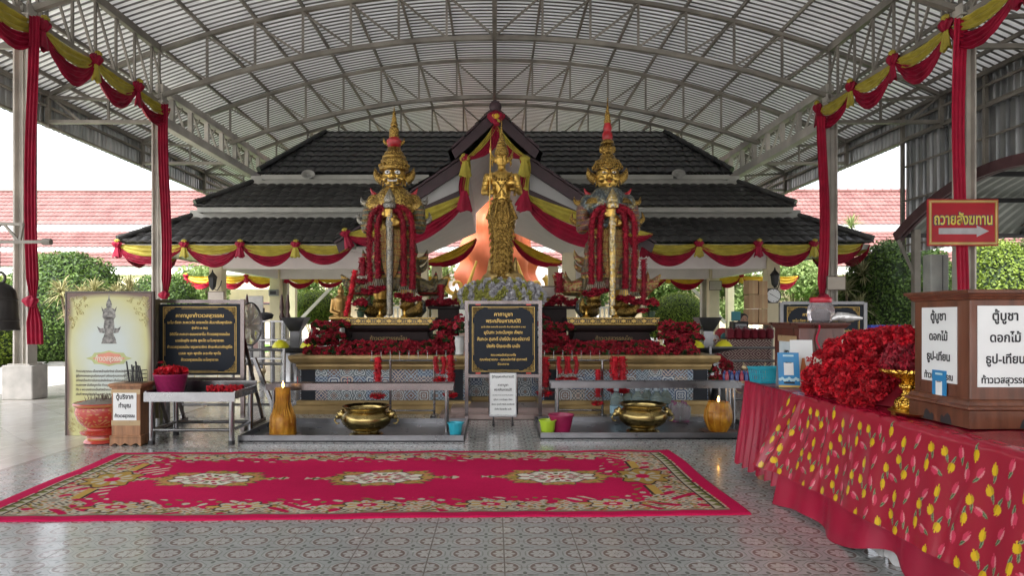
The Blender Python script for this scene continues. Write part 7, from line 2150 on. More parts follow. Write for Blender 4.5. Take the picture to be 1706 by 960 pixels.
# far end: pleated satin, on the long side and round the end
mb = drape([(TX0, 5.42), (TX0, TY1), (TX1, TY1)], TZ + .002, .14, .028, 38, .07, 1); mb.build('pleated_end_cloth', SAT, TB, smooth='all')
mb = MB(); mb.box(((TX0 + TX1) / 2, 5.95, TZ + .004), (TX1 - TX0, .95, .006)); mb.build('end_cloth_top', SAT, TB)
def hem(s): # deep scalloped hem of the long satin skirt; s runs from far to near
    return .145 - .10 * abs(math.sin(s * 1.35)) ** .6 * (1 if s > .15 else s / .15)
mb = drape([(TX0 + .02, TY0), (TX0 + .02, 5.46)], TZ - .05, lambda s: .02 + .10 * math.exp(-((s - 2.0) / .30) ** 2) + (.06 if s < 1.9 else 0) * 0, .034, 6.5, .10, 2, 30)
mb.build('satin_skirt', SAT, TB, smooth='all')
mb = drape([(TX0 + .08, TY0), (TX0 + .08, 5.0)], .5, .012, .018, 34, .03, 5, 10); mb.build('white_underskirt', mat('white_lace', (.62, .62, .62), .7), TB, smooth='all')
# tulip oilcloth
def tulip_cloth():
    t = thing('tulip_tablecloth', 'glossy crimson plastic tablecloth printed with yellow and pink tulips', 'tablecloth', (0, 0, 0))
    y0, y1 = TY0 + .02, 5.47
    nu = 900; hang = .62; top = 1.06
    S = np.linspace(y0, y1, nu + 1); W = np.concatenate([np.linspace(0, top - .12, 30), np.linspace(top - .11, top + hang, 176)]); nv = len(W) - 1     # W: 0 far edge on the top, then over the front edge and down
    Sg, Wg = np.meshgrid(S, W)
    down = np.clip(Wg - top, 0, None)
    bow = .0
    X = np.where(Wg <= top, TX1 - Wg - 0.0, TX0 - .012)
    v = down / hang
    fold = .010 * np.sin(Sg * 9 + 1) * v + .006 * np.sin(Sg * 23 + 2 * v) * v + .006 * np.sin(Sg * 5)
    flare = .11 * v ** 1.2 + .10 * v * np.exp(-((Sg - y1) / .25) ** 2)
    # sharp creases near the far end
    for c0, a in ((4.72, .016), (4.95, .012), (5.22, .03), (3.3, .008), (2.55, .03), (2.2, .04)): fold = fold + a * v ** .7 * np.exp(-((Sg - c0 - .10 * v) / .035) ** 2)
    X = X - np.where(Wg > top, flare + fold, 0)
    Z = np.where(Wg <= top, TZ + .012 + .002 * np.sin(Sg * 31 + Wg * 13) + .003 * np.exp(-((Wg - top) / .03) ** 2) * np.sin(Sg * 40), TZ + .008 - down + .0)
    near = np.exp(-((Wg - top) / .02) ** 2); X = X + near * (.010 + .003 * np.sin(Sg * 33) + .0015 * np.sin(Sg * 71)); Z = Z - near * .006
    Y = Sg + .16 * v * np.clip((Sg - 5.0) / .47, 0, 1) * 1.0 + .01 * np.sin(v * 5 + Sg * 3)
    V = np.stack([X, Y, Z], -1).reshape(-1, 3)
    I = (np.arange(nv)[:, None] * (nu + 1) + np.arange(nu)[None, :]).ravel(); F = np.stack([I, I + nu + 1, I + nu + 2, I + 1], 1)
    col = np.empty(Sg.shape + (3,)); col[:] = (.34, .007, .03)
    rs = np.random.default_rng(4)
    a_ = Sg; b_ = -Wg
    motifs = []
    px, pz = .345, .31
    base = [(a_q * .86, b_q * .86, c_q, d_q, e_q) for a_q, b_q, c_q, d_q, e_q in [(.02, .03, 0, 1.2, 0), (.15, .06, 1, 1.9, 1), (.28, .01, 0, 1.6, 1), (.08, .15, 1, -1.7, 1), (.22, .16, 0, -1.2, 0), (.35, .12, 1, .3, 1), (.03, .27, 0, -1.6, 1), (.16, .27, 1, 1.3, 1), (.30, .25, 0, 1.0, 0), (.38, .33, 1, 2.2, 1)]]
    for i in range(-1, int((y1 - y0) / px) + 2):
        for j in range(-1, int((top + hang) / pz) + 2):
            for (ox, oz, kind, ang, sh) in base: motifs.append((y0 + i * px + ox, -(top + hang) + j * pz + oz - (.12 if i % 2 else 0), kind, ang, sh))
    yel = np.array([.72, .46, .01]); pk = np.array([.62, .04, .10]); pk2 = np.array([.70, .22, .26]); grn = np.array([.05, .10, .04]); grl = np.array([.22, .28, .16])
    for cx, cz, kind, ang, sh in motifs:
        if cz > -top - .055: continue
        m = (np.abs(a_[0] - cx) < .075); r_ = (np.abs(b_[:, 0] - cz) < .075)
        if not m.any() or not r_.any(): continue
        sub = np.ix_(r_, m); A = a_[sub] - cx; B = b_[sub] - cz
        c, s = math.cos(ang), math.sin(ang); u = A * c + B * s; w_ = -A * s + B * c
        cc = col[sub]
        # bloom: an egg with notched tip (u to the tip)
        L1, W1 = (.033, .0185) if sh else (.028, .024)
        egg = (u / L1) ** 2 + (w_ / (W1 * (1 + .25 * np.clip(-u / L1, -1, 1)))) ** 2 < 1
        notch = (u > L1 * .55) & (np.abs(np.sin(w_ / W1 * 4.2)) > .8)
        egg &= ~notch
        stem = (u < -L1 * .9) & (u > -.058) & (np.abs(w_ - .10 * (u + L1) ** 1 * .3 - .25 * (u + L1) ** 2 * 60 * .1) < .0026)
        lf = ((u + .045) / .024) ** 2 + ((w_ - .012 - .25 * (u + .03)) / .0068) ** 2 < 1
        cc[stem] = grl; cc[lf] = grn; cc[lf & (w_ > .012 + .25 * (u + .03))] = grl
        base_c = yel if kind == 0 else pk
        cc[egg] = base_c
        edge = egg & (w_ > .35 * W1)
        cc[edge] = (base_c * .72) if kind == 0 else pk2
        col[sub] = cc
    me = fast_mesh('cloth', V, F, attr_mat('printed_oilcloth', .25, .03, 30, coat=.5, var=.05, spec=.4), smooth=True)
    at = me.color_attributes.new('Col', 'FLOAT_COLOR', 'POINT')
    at.data.foreach_set('color', np.concatenate([col, np.ones(Sg.shape + (1,))], -1).reshape(-1).astype(np.float32))
    link('cloth', me, t)
tulip_cloth()

# ================================================================ heap of red flower garlands
PILE = []
for i in range(3):
    mb_me = pom_mesh('flower_head', .064, 520, REDF, .019, i); PILE.append(mb_me)
def pile_h(x, y):
    a = ((x - 2.89) / .50) ** 2 + ((y - 4.92) / .78) ** 2
    return .44 * max(0, 1 - a) ** .55
cnt = 0; placed = []
rs = random.Random(12)
tries = 0
while cnt < 190 and tries < 30000:
    tries += 1
    x = rs.uniform(2.40, 3.36); y = rs.uniform(4.1, 5.72); h = pile_h(x, y)
    if h <= 0 or (x - 2.60) ** 2 + (y - 4.27) ** 2 < .16 ** 2: continue
    z = TZ + .03 + h * (1 if rs.random() < .8 else rs.random())
    if any((x - a) ** 2 + (y - b) ** 2 + (z - c) ** 2 < .074 ** 2 for a, b, c in placed): continue
    placed.append((x, y, z)); cnt += 1
    where = 'on top of' if h > .36 else ('on the near side of' if y < 4.55 else ('on the far side of' if y > 5.25 else 'in the middle of'))
    k = rs.randrange(3)
    t = thing('flower_garland', f'small bright red flower garland {where} the heap on the tulip cloth', 'garland', (x, y, z), rs.uniform(0, 6), f'red garlands {where} the heap')
    q = [(0, 0, 0)] + [(.05 * math.cos(a), .05 * math.sin(a), .01) for a in (rs.uniform(0, 2), rs.uniform(3, 5))]
    for j, p in enumerate(q[:2]):
        o = link('flower_head', PILE[(k + j) % 3], t, p); o.rotation_euler = (rs.uniform(0, 6), rs.uniform(0, 6), 0)
    if cnt % 14 == 0:
        mb = MB()
        for j in range(10): mb.ell((rs.uniform(-.04, .04), -.05 + rs.uniform(-.02, .02), .03 + rs.uniform(-.03, .04)), (.010, .010, .013), 6, 4)
        mb.build('jasmine_buds', mat('jasmine_bud', (.55, .50, .42), .6), t)
mb = MB()
mb.grid(lambda u, v: (2.91 + .50 * .86 * v * math.cos(2 * PI * u), 4.96 + .78 * .86 * v * math.sin(2 * PI * u), TZ + .018 + .34 * max(0, 1 - v * v) ** .55), 30, 12)
core = mb.build('flower_heap_core', DREDF, None, smooth='all'); tag(core, 'dark red petals filling the inside of the garland heap', 'petals')
core.name = 'petal_heap'
# gold pedestal tray with folded red garlands
GP2 = thing('pedestal_tray', 'gold embossed pedestal tray beside the wooden offering box', 'pedestal tray', (2.60, 4.27, TZ + .016), 0); GP2.scale = (.85, .85, .95)
mb = MB(); mb.lathe([(.12, 0), (.125, .02), (.105, .035), (.10, .07), (.055, .11), (.05, .14), (.075, .16), (.075, .18), (.05, .19), (.07, .21), (.14, .235), (.20, .26), (.205, .28), (.19, .275), (.0, .25)], n=40)
mb.build('tray_body', scale_mat('embossed_gold', (.85, .55, .12), (.55, .32, .05), (.8, .5, .1), 50, 1, .22), GP2, smooth=True)
t = thing('coiled_garland', 'dark red garland coiled in rings on the gold pedestal tray', 'garland', (2.60, 4.27, TZ + .28), 0); t.scale = (.9, .9, .95)
pts = []
for k in range(90):
    a = k * .42; r = .15 - .05 * (k / 90); pts.append((r * math.cos(a), r * math.sin(a), .02 + .15 * k / 90))
mb = MB(); mb.lathe([(.14, 0), (.15, .06), (.13, .12), (.08, .15), (0, .16)], n=24); mb.build('inner_coil', DREDF, t)
link('strand', garland_mesh(pts, .030, DREDF, 700, .020), t)
for k in range(5):
    o = link('flower_head', PILE[k % 3], t, (.10 * math.cos(k * 1.3), .10 * math.sin(k * 1.3), .22))
# flat gold plate under the heap's near edge
t = thing('gold_plate', 'flat gold plate peeping out under the near edge of the flower heap', 'plate', (2.52, 4.12, TZ + .016), 0)
mb = MB(); mb.lathe([(.10, 0), (.15, .015), (.16, .02), (.145, .018), (0, .006)], n=30, sx=.7, sy=1.1); mb.build('plate_body', GOLD, t, smooth=True)

# ================================================================ big wooden offering box
def wood_cabinet(name, label, loc, rz, w_, d, h, cap=.10, mat_=None):
    t = thing(name, label, 'offering box', loc, rz)
    mt = mat_ or WOOD
    mb = MB(); mb.cbox((0, 0, h * .5), (w_, d, h * .94), .006); mb.build('body', mt, t)
    path = [(-w_ / 2, d / 2), (-w_ / 2, -d / 2), (w_ / 2, -d / 2), (w_ / 2, d / 2)]
    mb = MB(); mb.sweep([(0, h - .055), (.012, h - .05), (.016, h - .04), (.024, h - .032), (.028, h - .022), (.04, h - .018), (.042, h - .005), (.038, h), (-w_ / 2 - .01, h)], path[::1], closed=True); mb.build('cornice', mt, t)
    mb = MB(); mb.sweep([(0, .155), (.012, .15), (.018, .14), (.022, .125), (.034, .118), (.038, .105), (.02, .095), (.02, .002)], path, closed=True); mb.build('base_moulding', mt, t)
    # dark scrolled cut-outs in the foot rail
    mb = MB()
    for sx_ in (-1, 1):
        for k in (-1, 1):
            pts = [(0, 0), (.0, .035), (.02, .045), (.035, .03), (.05, .045), (.075, .06), (.10, .045), (.12, .0)]
            mb.add([(sx_ * (w_ / 2 + .0215), k * (.03 + a * .8), .004 + b) for a, b in pts], [tuple(range(8))])
            mb.add([(k * (.03 + a * .8), sx_ * (d / 2 + .0215), .004 + b) for a, b in pts], [tuple(range(8))])
    mb.build('scroll_cutout', DBLACK, t)
    return t
BW, BD, BH = .74, .48, .735
bx = 2.51 + BW / 2; by = 3.60 + BD / 2
t = wood_cabinet('offering_box', 'large varnished wooden offering box with white Thai notices at the right edge', (bx, by, TZ + .018), 0, BW, BD, BH)
LN = [('ตู้บูชา', 0, .285, .095, .20), ('ดอกไม้', 0, .14, .09, .24), ('ธูป-เทียน', 0, -.005, .09, .30), ('ท้าวเวสสุวรรณ', 0, -.14, .07, .37)]
LNW = [('ตู้บูชา', 0, .285, .095, .24), ('ดอกไม้', 0, .14, .09, .28), ('ธูป-เทียน', 0, -.005, .09, .38), ('ท้าวเวสสุวรรณ', 0, -.14, .07, .50)]
mb = MB(); mb.box((-BW / 2 - .0035, .01, .435), (.005, .30, .42)); mb.build('side_notice', PAPER, t)
text_mesh([(a, b, c * .78, d * .72, e * .66) for a, b, c, d, e in LN], INK, 'side_lettering', t, rot=(0, 0, R(-90)), loc=(-BW / 2 - .0065, .01, .35), bold=.022)
mb = MB(); mb.box((-BW / 2 + .18, -BD / 2 - .0035, .435), (.29, .005, .43)); mb.build('front_notice', PAPER, t)
text_mesh([(a, b, c * .78, d * .74, e * .68) for a, b, c, d, e in LN], INK, 'front_lettering', t, loc=(-BW / 2 + .18, -BD / 2 - .0065, .35), bold=.022)
BLUE = mat('sky_blue_print', (.02, .22, .48), .4, 0, .1, 8, 0)
def payment_card(parent, rot, loc, w_=.12, h=.22, name='payment_sticker'):
    mb = MB(); mb.box((0, 0, 0), (w_, .004, h)); o = mb.build(name, BLUE, parent); o.location = loc; o.rotation_euler = rot
    mb = MB(); mb.box((0, -.0028, .01), (w_ * .45, .002, h * .36)); mb.build('white_panel', PAPER, o)
    mb = MB(); mb.box((0, -.0028, h * .21), (w_ * .30, .002, h * .025)); mb.box((0, -.0028, -h * .36), (w_ * .5, .002, h * .05)); mb.build('dark_bar', INK, o)
    mb = MB()
    for k in range(9): mb.ell((-w_ * .42 + k * w_ * .105, -.0025, -h * .27 + .008 * math.sin(k * 2)), (w_ * .08, .002, h * .045), 8, 5)
    mb.box((0, -.0028, h * .41), (w_ * .5, .002, h * .05)); mb.build('pale_clouds', mat('pale_cyan_print', (.45, .68, .75), .5), o)
    mb = MB(); mb.box((0, -.0026, -h * .465), (w_, .002, h * .06)); mb.build('gold_edge', mat('mustard_print', (.6, .42, .1), .5), o)
    return o
payment_card(t, (0, 0, R(-90)), (-BW / 2 - .0075, .0, .18))
# green stems on the cloth
t = thing('green_stems', 'bundle of thin green stems lying on the table at the right edge', 'stems', (2.92, 3.33, TZ + .02), 0)
mb = MB()
for k in range(60):
    y = random.uniform(-.10, .08); z = random.uniform(.0, .035); mb.tube([(-.28 + random.uniform(0, .12), y, z), (0, y + .01, z + .01), (.6, y * 1.6 + .02, z)], [.0015, .003, .003], 4)
mb.build('stem_bundle', mat('stem_green', (.03, .09, .02), .5, 0, .4, 8, .1), t)

# ================================================================ second box, basket, card, jar
t = wood_cabinet('offering_box', 'dark reddish wooden box with a narrow white notice behind the red flower heap', (3.17, 6.9, .0), R(0), .44, .58, 1.44, mat_=mat('dark_mahogany', (.10, .03, .022), .3, 0, .3, 2, .08, 30, stretch=(9, 9, .9), coat=.2))
mb = MB(); mb.box((-.2235, -.02, 1.02), (.004, .36, .46)); mb.build('notice', mat('pale_blue_paper', (.62, .72, .76), .5), t)
mb = MB(); mb.box((-.2225, -.02, 1.28), (.003, .44, .06)); mb.build('tape', MATS['brown_tape'], t); mb = MB(); mb.box((-.2225, -.02, .75), (.003, .44, .10)); mb.build('tape', MATS['brown_tape'], t)
text_mesh([('บูชา', 0, 1.12, .075, .14), ('ร้อยวน', 0, .96, .065, .19)], INK, 'lettering', t, rot=(0, 0, R(-90)), loc=(-.228, -.02, 0), bold=.03)
t = thing('plastic_basket', 'turquoise slotted plastic basket at the far end of the draped table', 'basket', (2.52, 6.22, TZ + .01), R(4))
mb = MB(); bw, bd, bh = .33, .24, .135
def ring_at(k): return (bw / 2 * (.90 + .1 * k), bd / 2 * (.90 + .1 * k), bh * k)
def basket_side(mb, a, b_, n=11):
    # a,b corners at bottom/top: vertical slats between rails
    for (k0, k1) in ((0, .14), (.46, .54), (.86, 1.0)):
        q = [a[0].lerp(a[1], k0), b_[0].lerp(b_[1], k0), b_[0].lerp(b_[1], k1), a[0].lerp(a[1], k1)]; mb.add(q, [(0, 1, 2, 3)])
    for i in range(n + 1):
        u0 = max(0, i / n - .022); u1 = min(1, i / n + .022)
        lo = lambda u: a[0].lerp(b_[0], u); hi = lambda u: a[1].lerp(b_[1], u)
        mb.add([lo(u0), lo(u1), hi(u1), hi(u0)], [(0, 1, 2, 3)])
cs = [(-1, -1), (1, -1), (1, 1), (-1, 1)]
for i in range(4):
    s0, s1 = cs[i], cs[(i + 1) % 4]
    A = [Vector((s0[0] * ring_at(k)[0], s0[1] * ring_at(k)[1], ring_at(k)[2])) for k in (0, 1)]; B = [Vector((s1[0] * ring_at(k)[0], s1[1] * ring_at(k)[1], ring_at(k)[2])) for k in (0, 1)]
    basket_side(mb, A, B, 15 if i % 2 == 0 else 11)
    mb.bar(A[1], B[1], .014, .012)
mb.box((0, 0, .004), (bw * .9, bd * .9, .006))
mb.build('basket_body', mat('turquoise_basket', (.03, .42, .55), .4), t)
t = thing('tent_card', 'blue folded payment card standing between the basket and the flower heap', 'card', (2.50, 5.80, TZ + .006), R(-12))
payment_card(t, (R(-12), 0, 0), (0, 0, .15), .17, .30, 'front_face')
mb = MB(); mb.box((0, .075, .145), (.17, .004, .295), (R(14), 0, 0)); mb.build('back_face', mat('grey_card', (.3, .32, .33), .6), t)
t = thing('flyer', 'white price flyer with a robed figure and red number 20 leaning behind the blue card', 'flyer', (2.70, 5.95, TZ + .006), R(-4))
mb = MB(); mb.box((0, .05, .20), (.19, .004, .40), (R(-8), 0, 0)); fo = mb.build('sheet', PAPER, t)
mb = MB(); mb.box((-.062, .0245, .20), (.05, .003, .10), (R(-8), 0, 0)); mb.build('yellow_block', mat('yellow_print', (.75, .6, .05), .5), t)
mb = MB()
mb.add([(-.025, .012, .05), (.035, .012, .05), (.04, .022, .12), (.02, .034, .20), (.018, .04, .24), (-.005, .04, .24), (-.012, .034, .20), (-.028, .022, .12)], [tuple(range(8))]); mb.build('printed_figure', mat('saffron_print', (.48, .16, .05), .5), t)
o = text_mesh([('20', .06, .215, .055, .06)], mat('red_print', (.65, .05, .05), .5), 'lettering', t, loc=(0, .03, 0), bold=.05); o.rotation_euler = (R(-8), 0, 0); o.location = (0, .0435 - .035, .0)
t = thing('sweet_jar', 'clear plastic jar with a red lid on the dark wooden box', 'jar', (3.25, 6.8, 1.442), 0)
mb = MB(); mb.lathe([(.10, 0), (.125, .02), (.135, .08), (.13, .15), (.105, .19), (.09, .205)], n=8, sx=1.0); mb.build('jar_body', glass_like('clear_jar', (.80, .74, .78), .1), t, smooth=30)
mb = MB(); mb.lathe([(.098, .20), (.102, .205), (.102, .24), (.095, .25), (0, .252)], n=30, wob=.01, lobes=30); mb.build('lid', mat('red_lid', (.50, .015, .04), .35), t, smooth=True)
mb = MB(); mb.cbox((0, -.0, .07), (.13, .13, .12), .03); mb.build('contents', mat('pale_pink_paper', (.5, .42, .46), .7), t)
t = thing('microphone', 'silver wrapped gavel-shaped microphone lying beside the sweet jar', 'microphone', (3.42, 6.66, 1.445), R(-15))
mb = MB(); mb.tube([(-.12, 0, .03), (-.06, 0, .055), (.02, -.01, .05), (.09, -.02, .045), (.15, -.03, .04)], [.02, .048, .045, .028, .012], 14, True, .9); mb.build('body', mat('silver_foil', (.6, .6, .6), .3, .6, .2, 20, .6, 40), t, smooth=True)
t = thing('ribbon_garland', 'thin red ribbon hanging down the dark wooden box', 'ribbon', (3.12, 6.58, 1.22), 0)
mb = MB(); mb.grid(lambda u, v: (.012 * math.sin(v * 9) + (u - .5) * .018, -.01 * math.cos(v * 7), .22 - .30 * v), 3, 16); mb.tube([(0, 0, -.06), (-.03, -.01, -.14)], .016, 6); mb.tube([(0, 0, -.06), (.035, -.01, -.13)], .016, 6); mb.build('ribbon', REDL, t)

# ================================================================ arrow sign
t = thing('arrow_sign', 'red sign with yellow Thai lettering and a grey arrow pointing right', 'sign', ((1603.5 - 824) * 12.22 / 1137, 12.22, EYE + (528 - 371) * 12.22 / 1137), 0)
SWd, SH = 1.27, .84
mb = MB(); mb.cbox((0, 0, 0), (SWd, .04, SH), .008); mb.build('panel', mat('sign_red', (.40, .008, .02), .35, 0, .1, 3, 0), t)
mb = MB()
for s in (-1, 1): mb.box((0, -.022, s * (SH / 2 - .045)), (SWd - .04, .012, .045)); mb.box((s * (SWd / 2 - .045), -.022, 0), (.045, .0118, SH - .10))
mb.build('gold_border', mat('sign_gold', (.48, .30, .07), .4, .3), t)
mb = MB()
for s in (-1, 1): mb.box((0, -.030, s * (SH / 2 - .045)), (SWd - .08, .004, .010)); mb.box((s * (SWd / 2 - .045), -.030, 0), (.010, .004, SH - .12))
mb.build('border_line', mat('sign_cream', (.62, .52, .28), .4), t)
text_mesh([('ถวายสังฆทาน', 0, -.035, .275, 1.07)], mat('sign_blue', (.01, .05, .14), .4), 'lettering_outline', t, loc=(0, -.0205, 0), bold=.065)
text_mesh([('ถวายสังฆทาน', 0, -.035, .275, 1.04)], mat('sign_yellow', (.70, .58, .10), .4), 'lettering', t, loc=(0, -.0245, 0), bold=.022)
mb = MB(); mb.add([(a, -.0225, b) for a, b in ((-.44, -.10), (-.44, -.21), (.24, -.21), (.24, -.26), (.46, -.155), (.24, -.05), (.24, -.10))], [tuple(range(7))]); mb.build('arrow', mat('sign_grey', (.42, .42, .44), .5), t)
# grey cabinet and tan notice on the columns
t = thing('grey_cabinet', 'narrow grey electrical cabinet left of the column under the arrow sign', 'cabinet', (8.42, 12.95, 1.55), 0)
mb = MB(); mb.cbox((-.05, 0, .5), (.34, .24, 1.25), .01); mb.build('case', mat('grey_enamel', (.33, .34, .32), .5), t); mb = MB(); mb.box((-.0, -.13, .5), (.008, .01, 1.2)); mb.build('door_seam', DBLACK, t)
framed(P(1393, 472, 17.2), .48, .36, 'small olive notice on the right column above the sweet jar')

# ================================================================ right background: stall, table, person
def patterned_cloth():
    m, nt, b = base_mat('woven_diamond_cloth', .85); vec, x, y, z = coords(nt)
    u = (x / .30 + y * .0); v = z / .26
    d = ((u.fr() - .5).abs() + (v.fr() - .5).abs())
    st = (d * 5).fr().lt(.5)
    nt.links.new(mixc(nt, st, (.10, .03, .04), (.36, .28, .24)), b.inputs['Base Color']); return m
DC = patterned_cloth()
def cloth_table(x0, x1, y, ztop, label, dep=.8):
    t = thing('cloth_table', label, 'table', ((x0 + x1) / 2, y, 0), 0, 'tables with woven diamond cloths'); w_ = x1 - x0
    mb = MB(); mb.cbox((0, dep / 2, ztop - .02), (w_, dep, .03)); mb.build('table_top', WOODL, t)
    mb = MB(); mb.grid(lambda u, v: ((u - .5) * w_, -.015 - .012 * math.sin(u * 60) * v, ztop - v * (ztop - .35)), 120, 4); mb.build('cloth_front', DC, t, smooth='all')
    for a in (-1, 1):
        for b_ in (.05, dep - .05):
            mb = MB(); mb.cyl((a * (w_ / 2 - .08), b_, 0), (a * (w_ / 2 - .08), b_, ztop - .03), .025, .025, 8); mb.build('leg', STEEL, t)
    return t
cloth_table(4.25, 5.35, 13.2, 1.06, 'table with maroon diamond-patterned cloth right of the altar')
cloth_table(7.2, 8.6, 13.0, 1.08, 'table with maroon diamond-patterned cloth behind the flower heap at the right')
for i in range(6):
    x = 4.65 + i * .155
    t = thing('maroon_gift_pack', ['first', 'second', 'third', 'fourth', 'fifth', 'last'][i] + ' maroon wrapped gift pack from the left on the diamond-cloth table', 'gift pack', (x - .05, 13.35, 1.06), 0, 'maroon packs in a row')
    mb = MB(); mb.cbox((0, 0, .105), (.14, .2, .21), .03); mb.build('pack', mat('maroon_wrap', (.16, .008, .02), .3), t); mb = MB(); mb.tube([(-.04, 0, .21), (0, 0, .25), (.04, 0, .21)], .008, 6); mb.build('handle', MATS['maroon_wrap'], t)
# person behind the stall
t = thing('person', 'dark-haired person with head bowed behind the stall, wearing dark clothes', 'person', (5.22, 14.3, .0), 0)
SKIN = mat('skin', (.34, .19, .13), .55, 0, .08, 6, .03, 60)
organic('body', [('c', (0, .1, .55), (0, .05, 1.0), .17, .18), ('e', (0, .02, 1.15), (.23, .13, .14)), ('c', (-.2, 0, 1.15), (-.27, -.08, .92), .075, .06), ('c', (.2, 0, 1.15), (.27, -.08, .92), .075, .06), ('c', (-.27, -.08, .92), (-.12, -.3, .95), .055, .04), ('c', (.27, -.08, .92), (.12, -.3, .95), .055, .04), ('c', (0, -.01, 1.2), (-.02, -.05, 1.34), .055, .055),
                 ('e', (-.03, -.08, 1.43), (.08, .098, .115), (.35, 0, 0)), ('e', (-.03, -.185, 1.40), (.015, .02, .02)), ('c', (-.10, .2, .55), (-.12, -.2, .5), .10, .08), ('c', (.10, .2, .55), (.12, -.2, .5), .10, .08), ('c', (-.12, -.2, .5), (-.12, -.2, .06), .075, .045), ('c', (.12, -.2, .5), (.12, -.2, .06), .075, .045), ('e', (-.12, -.26, .04), (.05, .12, .04)), ('e', (.12, -.26, .04), (.05, .12, .04)), ('e', (-.10, -.34, .95), (.035, .05, .02)), ('e', (.10, -.34, .95), (.035, .05, .02))], .016, SKIN, t, 2)
organic('hair', [('e', (-.03, -.045, 1.475), (.10, .112, .10), (.35, 0, 0)), ('e', (-.03, .02, 1.42), (.085, .06, .09))], .014, mat('black_hair', (.01, .009, .009), .5, 0, .3, 20, .5, 120), t, 1)
organic('dark_shirt', [('c', (0, .1, .6), (0, .05, 1.0), .185, .195), ('e', (0, .02, 1.14), (.245, .145, .15)), ('c', (-.2, 0, 1.15), (-.265, -.06, .99), .09, .078), ('c', (.2, 0, 1.15), (.265, -.06, .99), .09, .078)], .018, mat('navy_print_shirt', (.03, .035, .06), .8, 0, .5, 12, .1), t, 1)
mb = MB()
for s in (-1, 1): mb.ell((-.03 + s * .032, -.165, 1.435), (.014, .008, .006), 8, 6)
mb.build('eyes', INK, t)
mb = MB(); mb.cbox((0, .25, .45), (.42, .42, .05)); 
for a in (-1, 1):
    for b_ in (-1, 1): mb.box((a * .18, .25 + b_ * .18, .22), (.03, .03, .43))
q = mb.build('stool', mat('red_stool', (.4, .03, .03), .4)); q.location = (5.22, 14.3, 0); tag(q, 'red plastic stool under the bowed person behind the stall', 'stool')
# cardboard boxes
CB = mat('cardboard', (.42, .27, .15), .8, 0, .12, 2, .1, 30)
for i, (dx, z, sc) in enumerate(((0, 1.0, 1), (.02, 1.38, 1), (.0, 1.76, 1), (.36, 1.0, .9), (.36, 1.38, .95), (.36, 1.74, .9))):
    t = thing('cardboard_box', ['bottom', 'middle', 'top', 'bottom', 'middle', 'top'][i] + ' cardboard box of the ' + ('left' if i < 3 else 'right') + ' stack by the clock column', 'box', (6.83 + dx * .72, 18.2, z + .34), 0, 'cardboard boxes stacked by the clock column')
    mb = MB(); mb.cbox((0, 0, .18), (.25 * sc, .4, .365), .006); mb.build('carton', CB, t); mb = MB(); mb.box((0, -.203, .18), (.05, .004, .362)); mb.build('tape', MATS['brown_tape'], t)
t = thing('box_trestle', 'plain high trestle table under the stacked cardboard boxes', 'table', (6.95, 18.2, 0), 0)
mb = MB(); mb.cbox((0, 0, 1.31), (.8, .6, .05)); mb.build('table_top', WOODL, t)
for a in (-1, 1):
    mb = MB(); mb.box((a * .35, 0, .64), (.05, .5, 1.28)); mb.build('leg', STEEL, t)
# stall counter with small box, pots
t = thing('stall_counter', 'counter crowded with small items behind the right oil lamp', 'counter', (4.35, 14.0, 0), 0)
mb = MB(); mb.cbox((0, 0, .95), (1.6, .7, .05)); mb.build('counter_top', WHITE, t); mb = MB(); mb.cbox((0, 0, .46), (1.5, .6, .92)); mb.build('cabinet', mat('counter_front', (.2, .1, .1), .5), t)
t = thing('donation_box', 'small black-framed donation box with a grey notice on the stall counter', 'donation box', (P(1231, 0, 13.6).x, 13.6, .975), 0)
mb = MB(); mb.cbox((0, 0, .22), (.30, .25, .42), .01); mb.build('case', DBLACK, t); mb = MB(); mb.box((0, -.128, .23), (.22, .004, .30)); mb.build('notice', mat('grey_paper', (.40, .42, .43), .6), t)
text_mesh([('ตู้บริจาค', 0, .31, .05, .14), ('ค่าน้ำ ค่าไฟ', 0, .24, .045, .16), ('ทำบุญ', 0, .17, .045, .1)], INK, 'lettering', t, loc=(0, -.131, 0), bold=.02)
t = thing('teal_card_holder', 'small teal card holder on the donation box at the stall', 'card', (P(1226, 0, 13.6).x, 13.6, 1.41), 0)
mb = MB(); mb.cbox((0, 0, .10), (.18, .03, .19), .006); mb.build('card', mat('teal_print', (.05, .22, .26), .5), t); mb = MB(); mb.box((0, 0, .012), (.12, .1, .02)); mb.build('foot', DBLACK, t)
for i, (px, c_, r_, h_, D_, lb) in enumerate(((1204, (.30, .01, .02), .16, .30, 14.1, 'dark red helmet-shaped bag on the stall counter'), (1190, (.62, .60, .62), .10, .16, 13.8, 'crumpled white packet on the stall counter'), (1208, (.03, .16, .17), .09, .20, 13.8, 'teal cup on the stall counter'), (1134, (.65, .02, .10), .13, .28, 14.0, 'bright pink-red bag behind the right flower bank'), (1174, (.55, .52, .56), .12, .14, 14.0, 'pale folded plastic bag on the stall counter'))):
    t = thing('counter_item', lb, 'bag' if 'bag' in lb else ('cup' if 'cup' in lb else 'packet'), (P(px, 0, D_).x, D_, .975), 0)
    t.name = {'bag': 'plastic_bag', 'cup': 'plastic_cup', 'packet': 'paper_packet'}[t['category']]
    mb = MB(); mb.lathe([(r_ * .8, 0), (r_, h_ * .3), (r_ * .95, h_ * .7), (r_ * .5, h_ * .95), (0, h_)], n=12, wob=.05, lobes=5); mb.build('body', mat('stall_colour_%d' % i, c_, .4, 0, .2, 8, .3, 20), t, smooth=True)
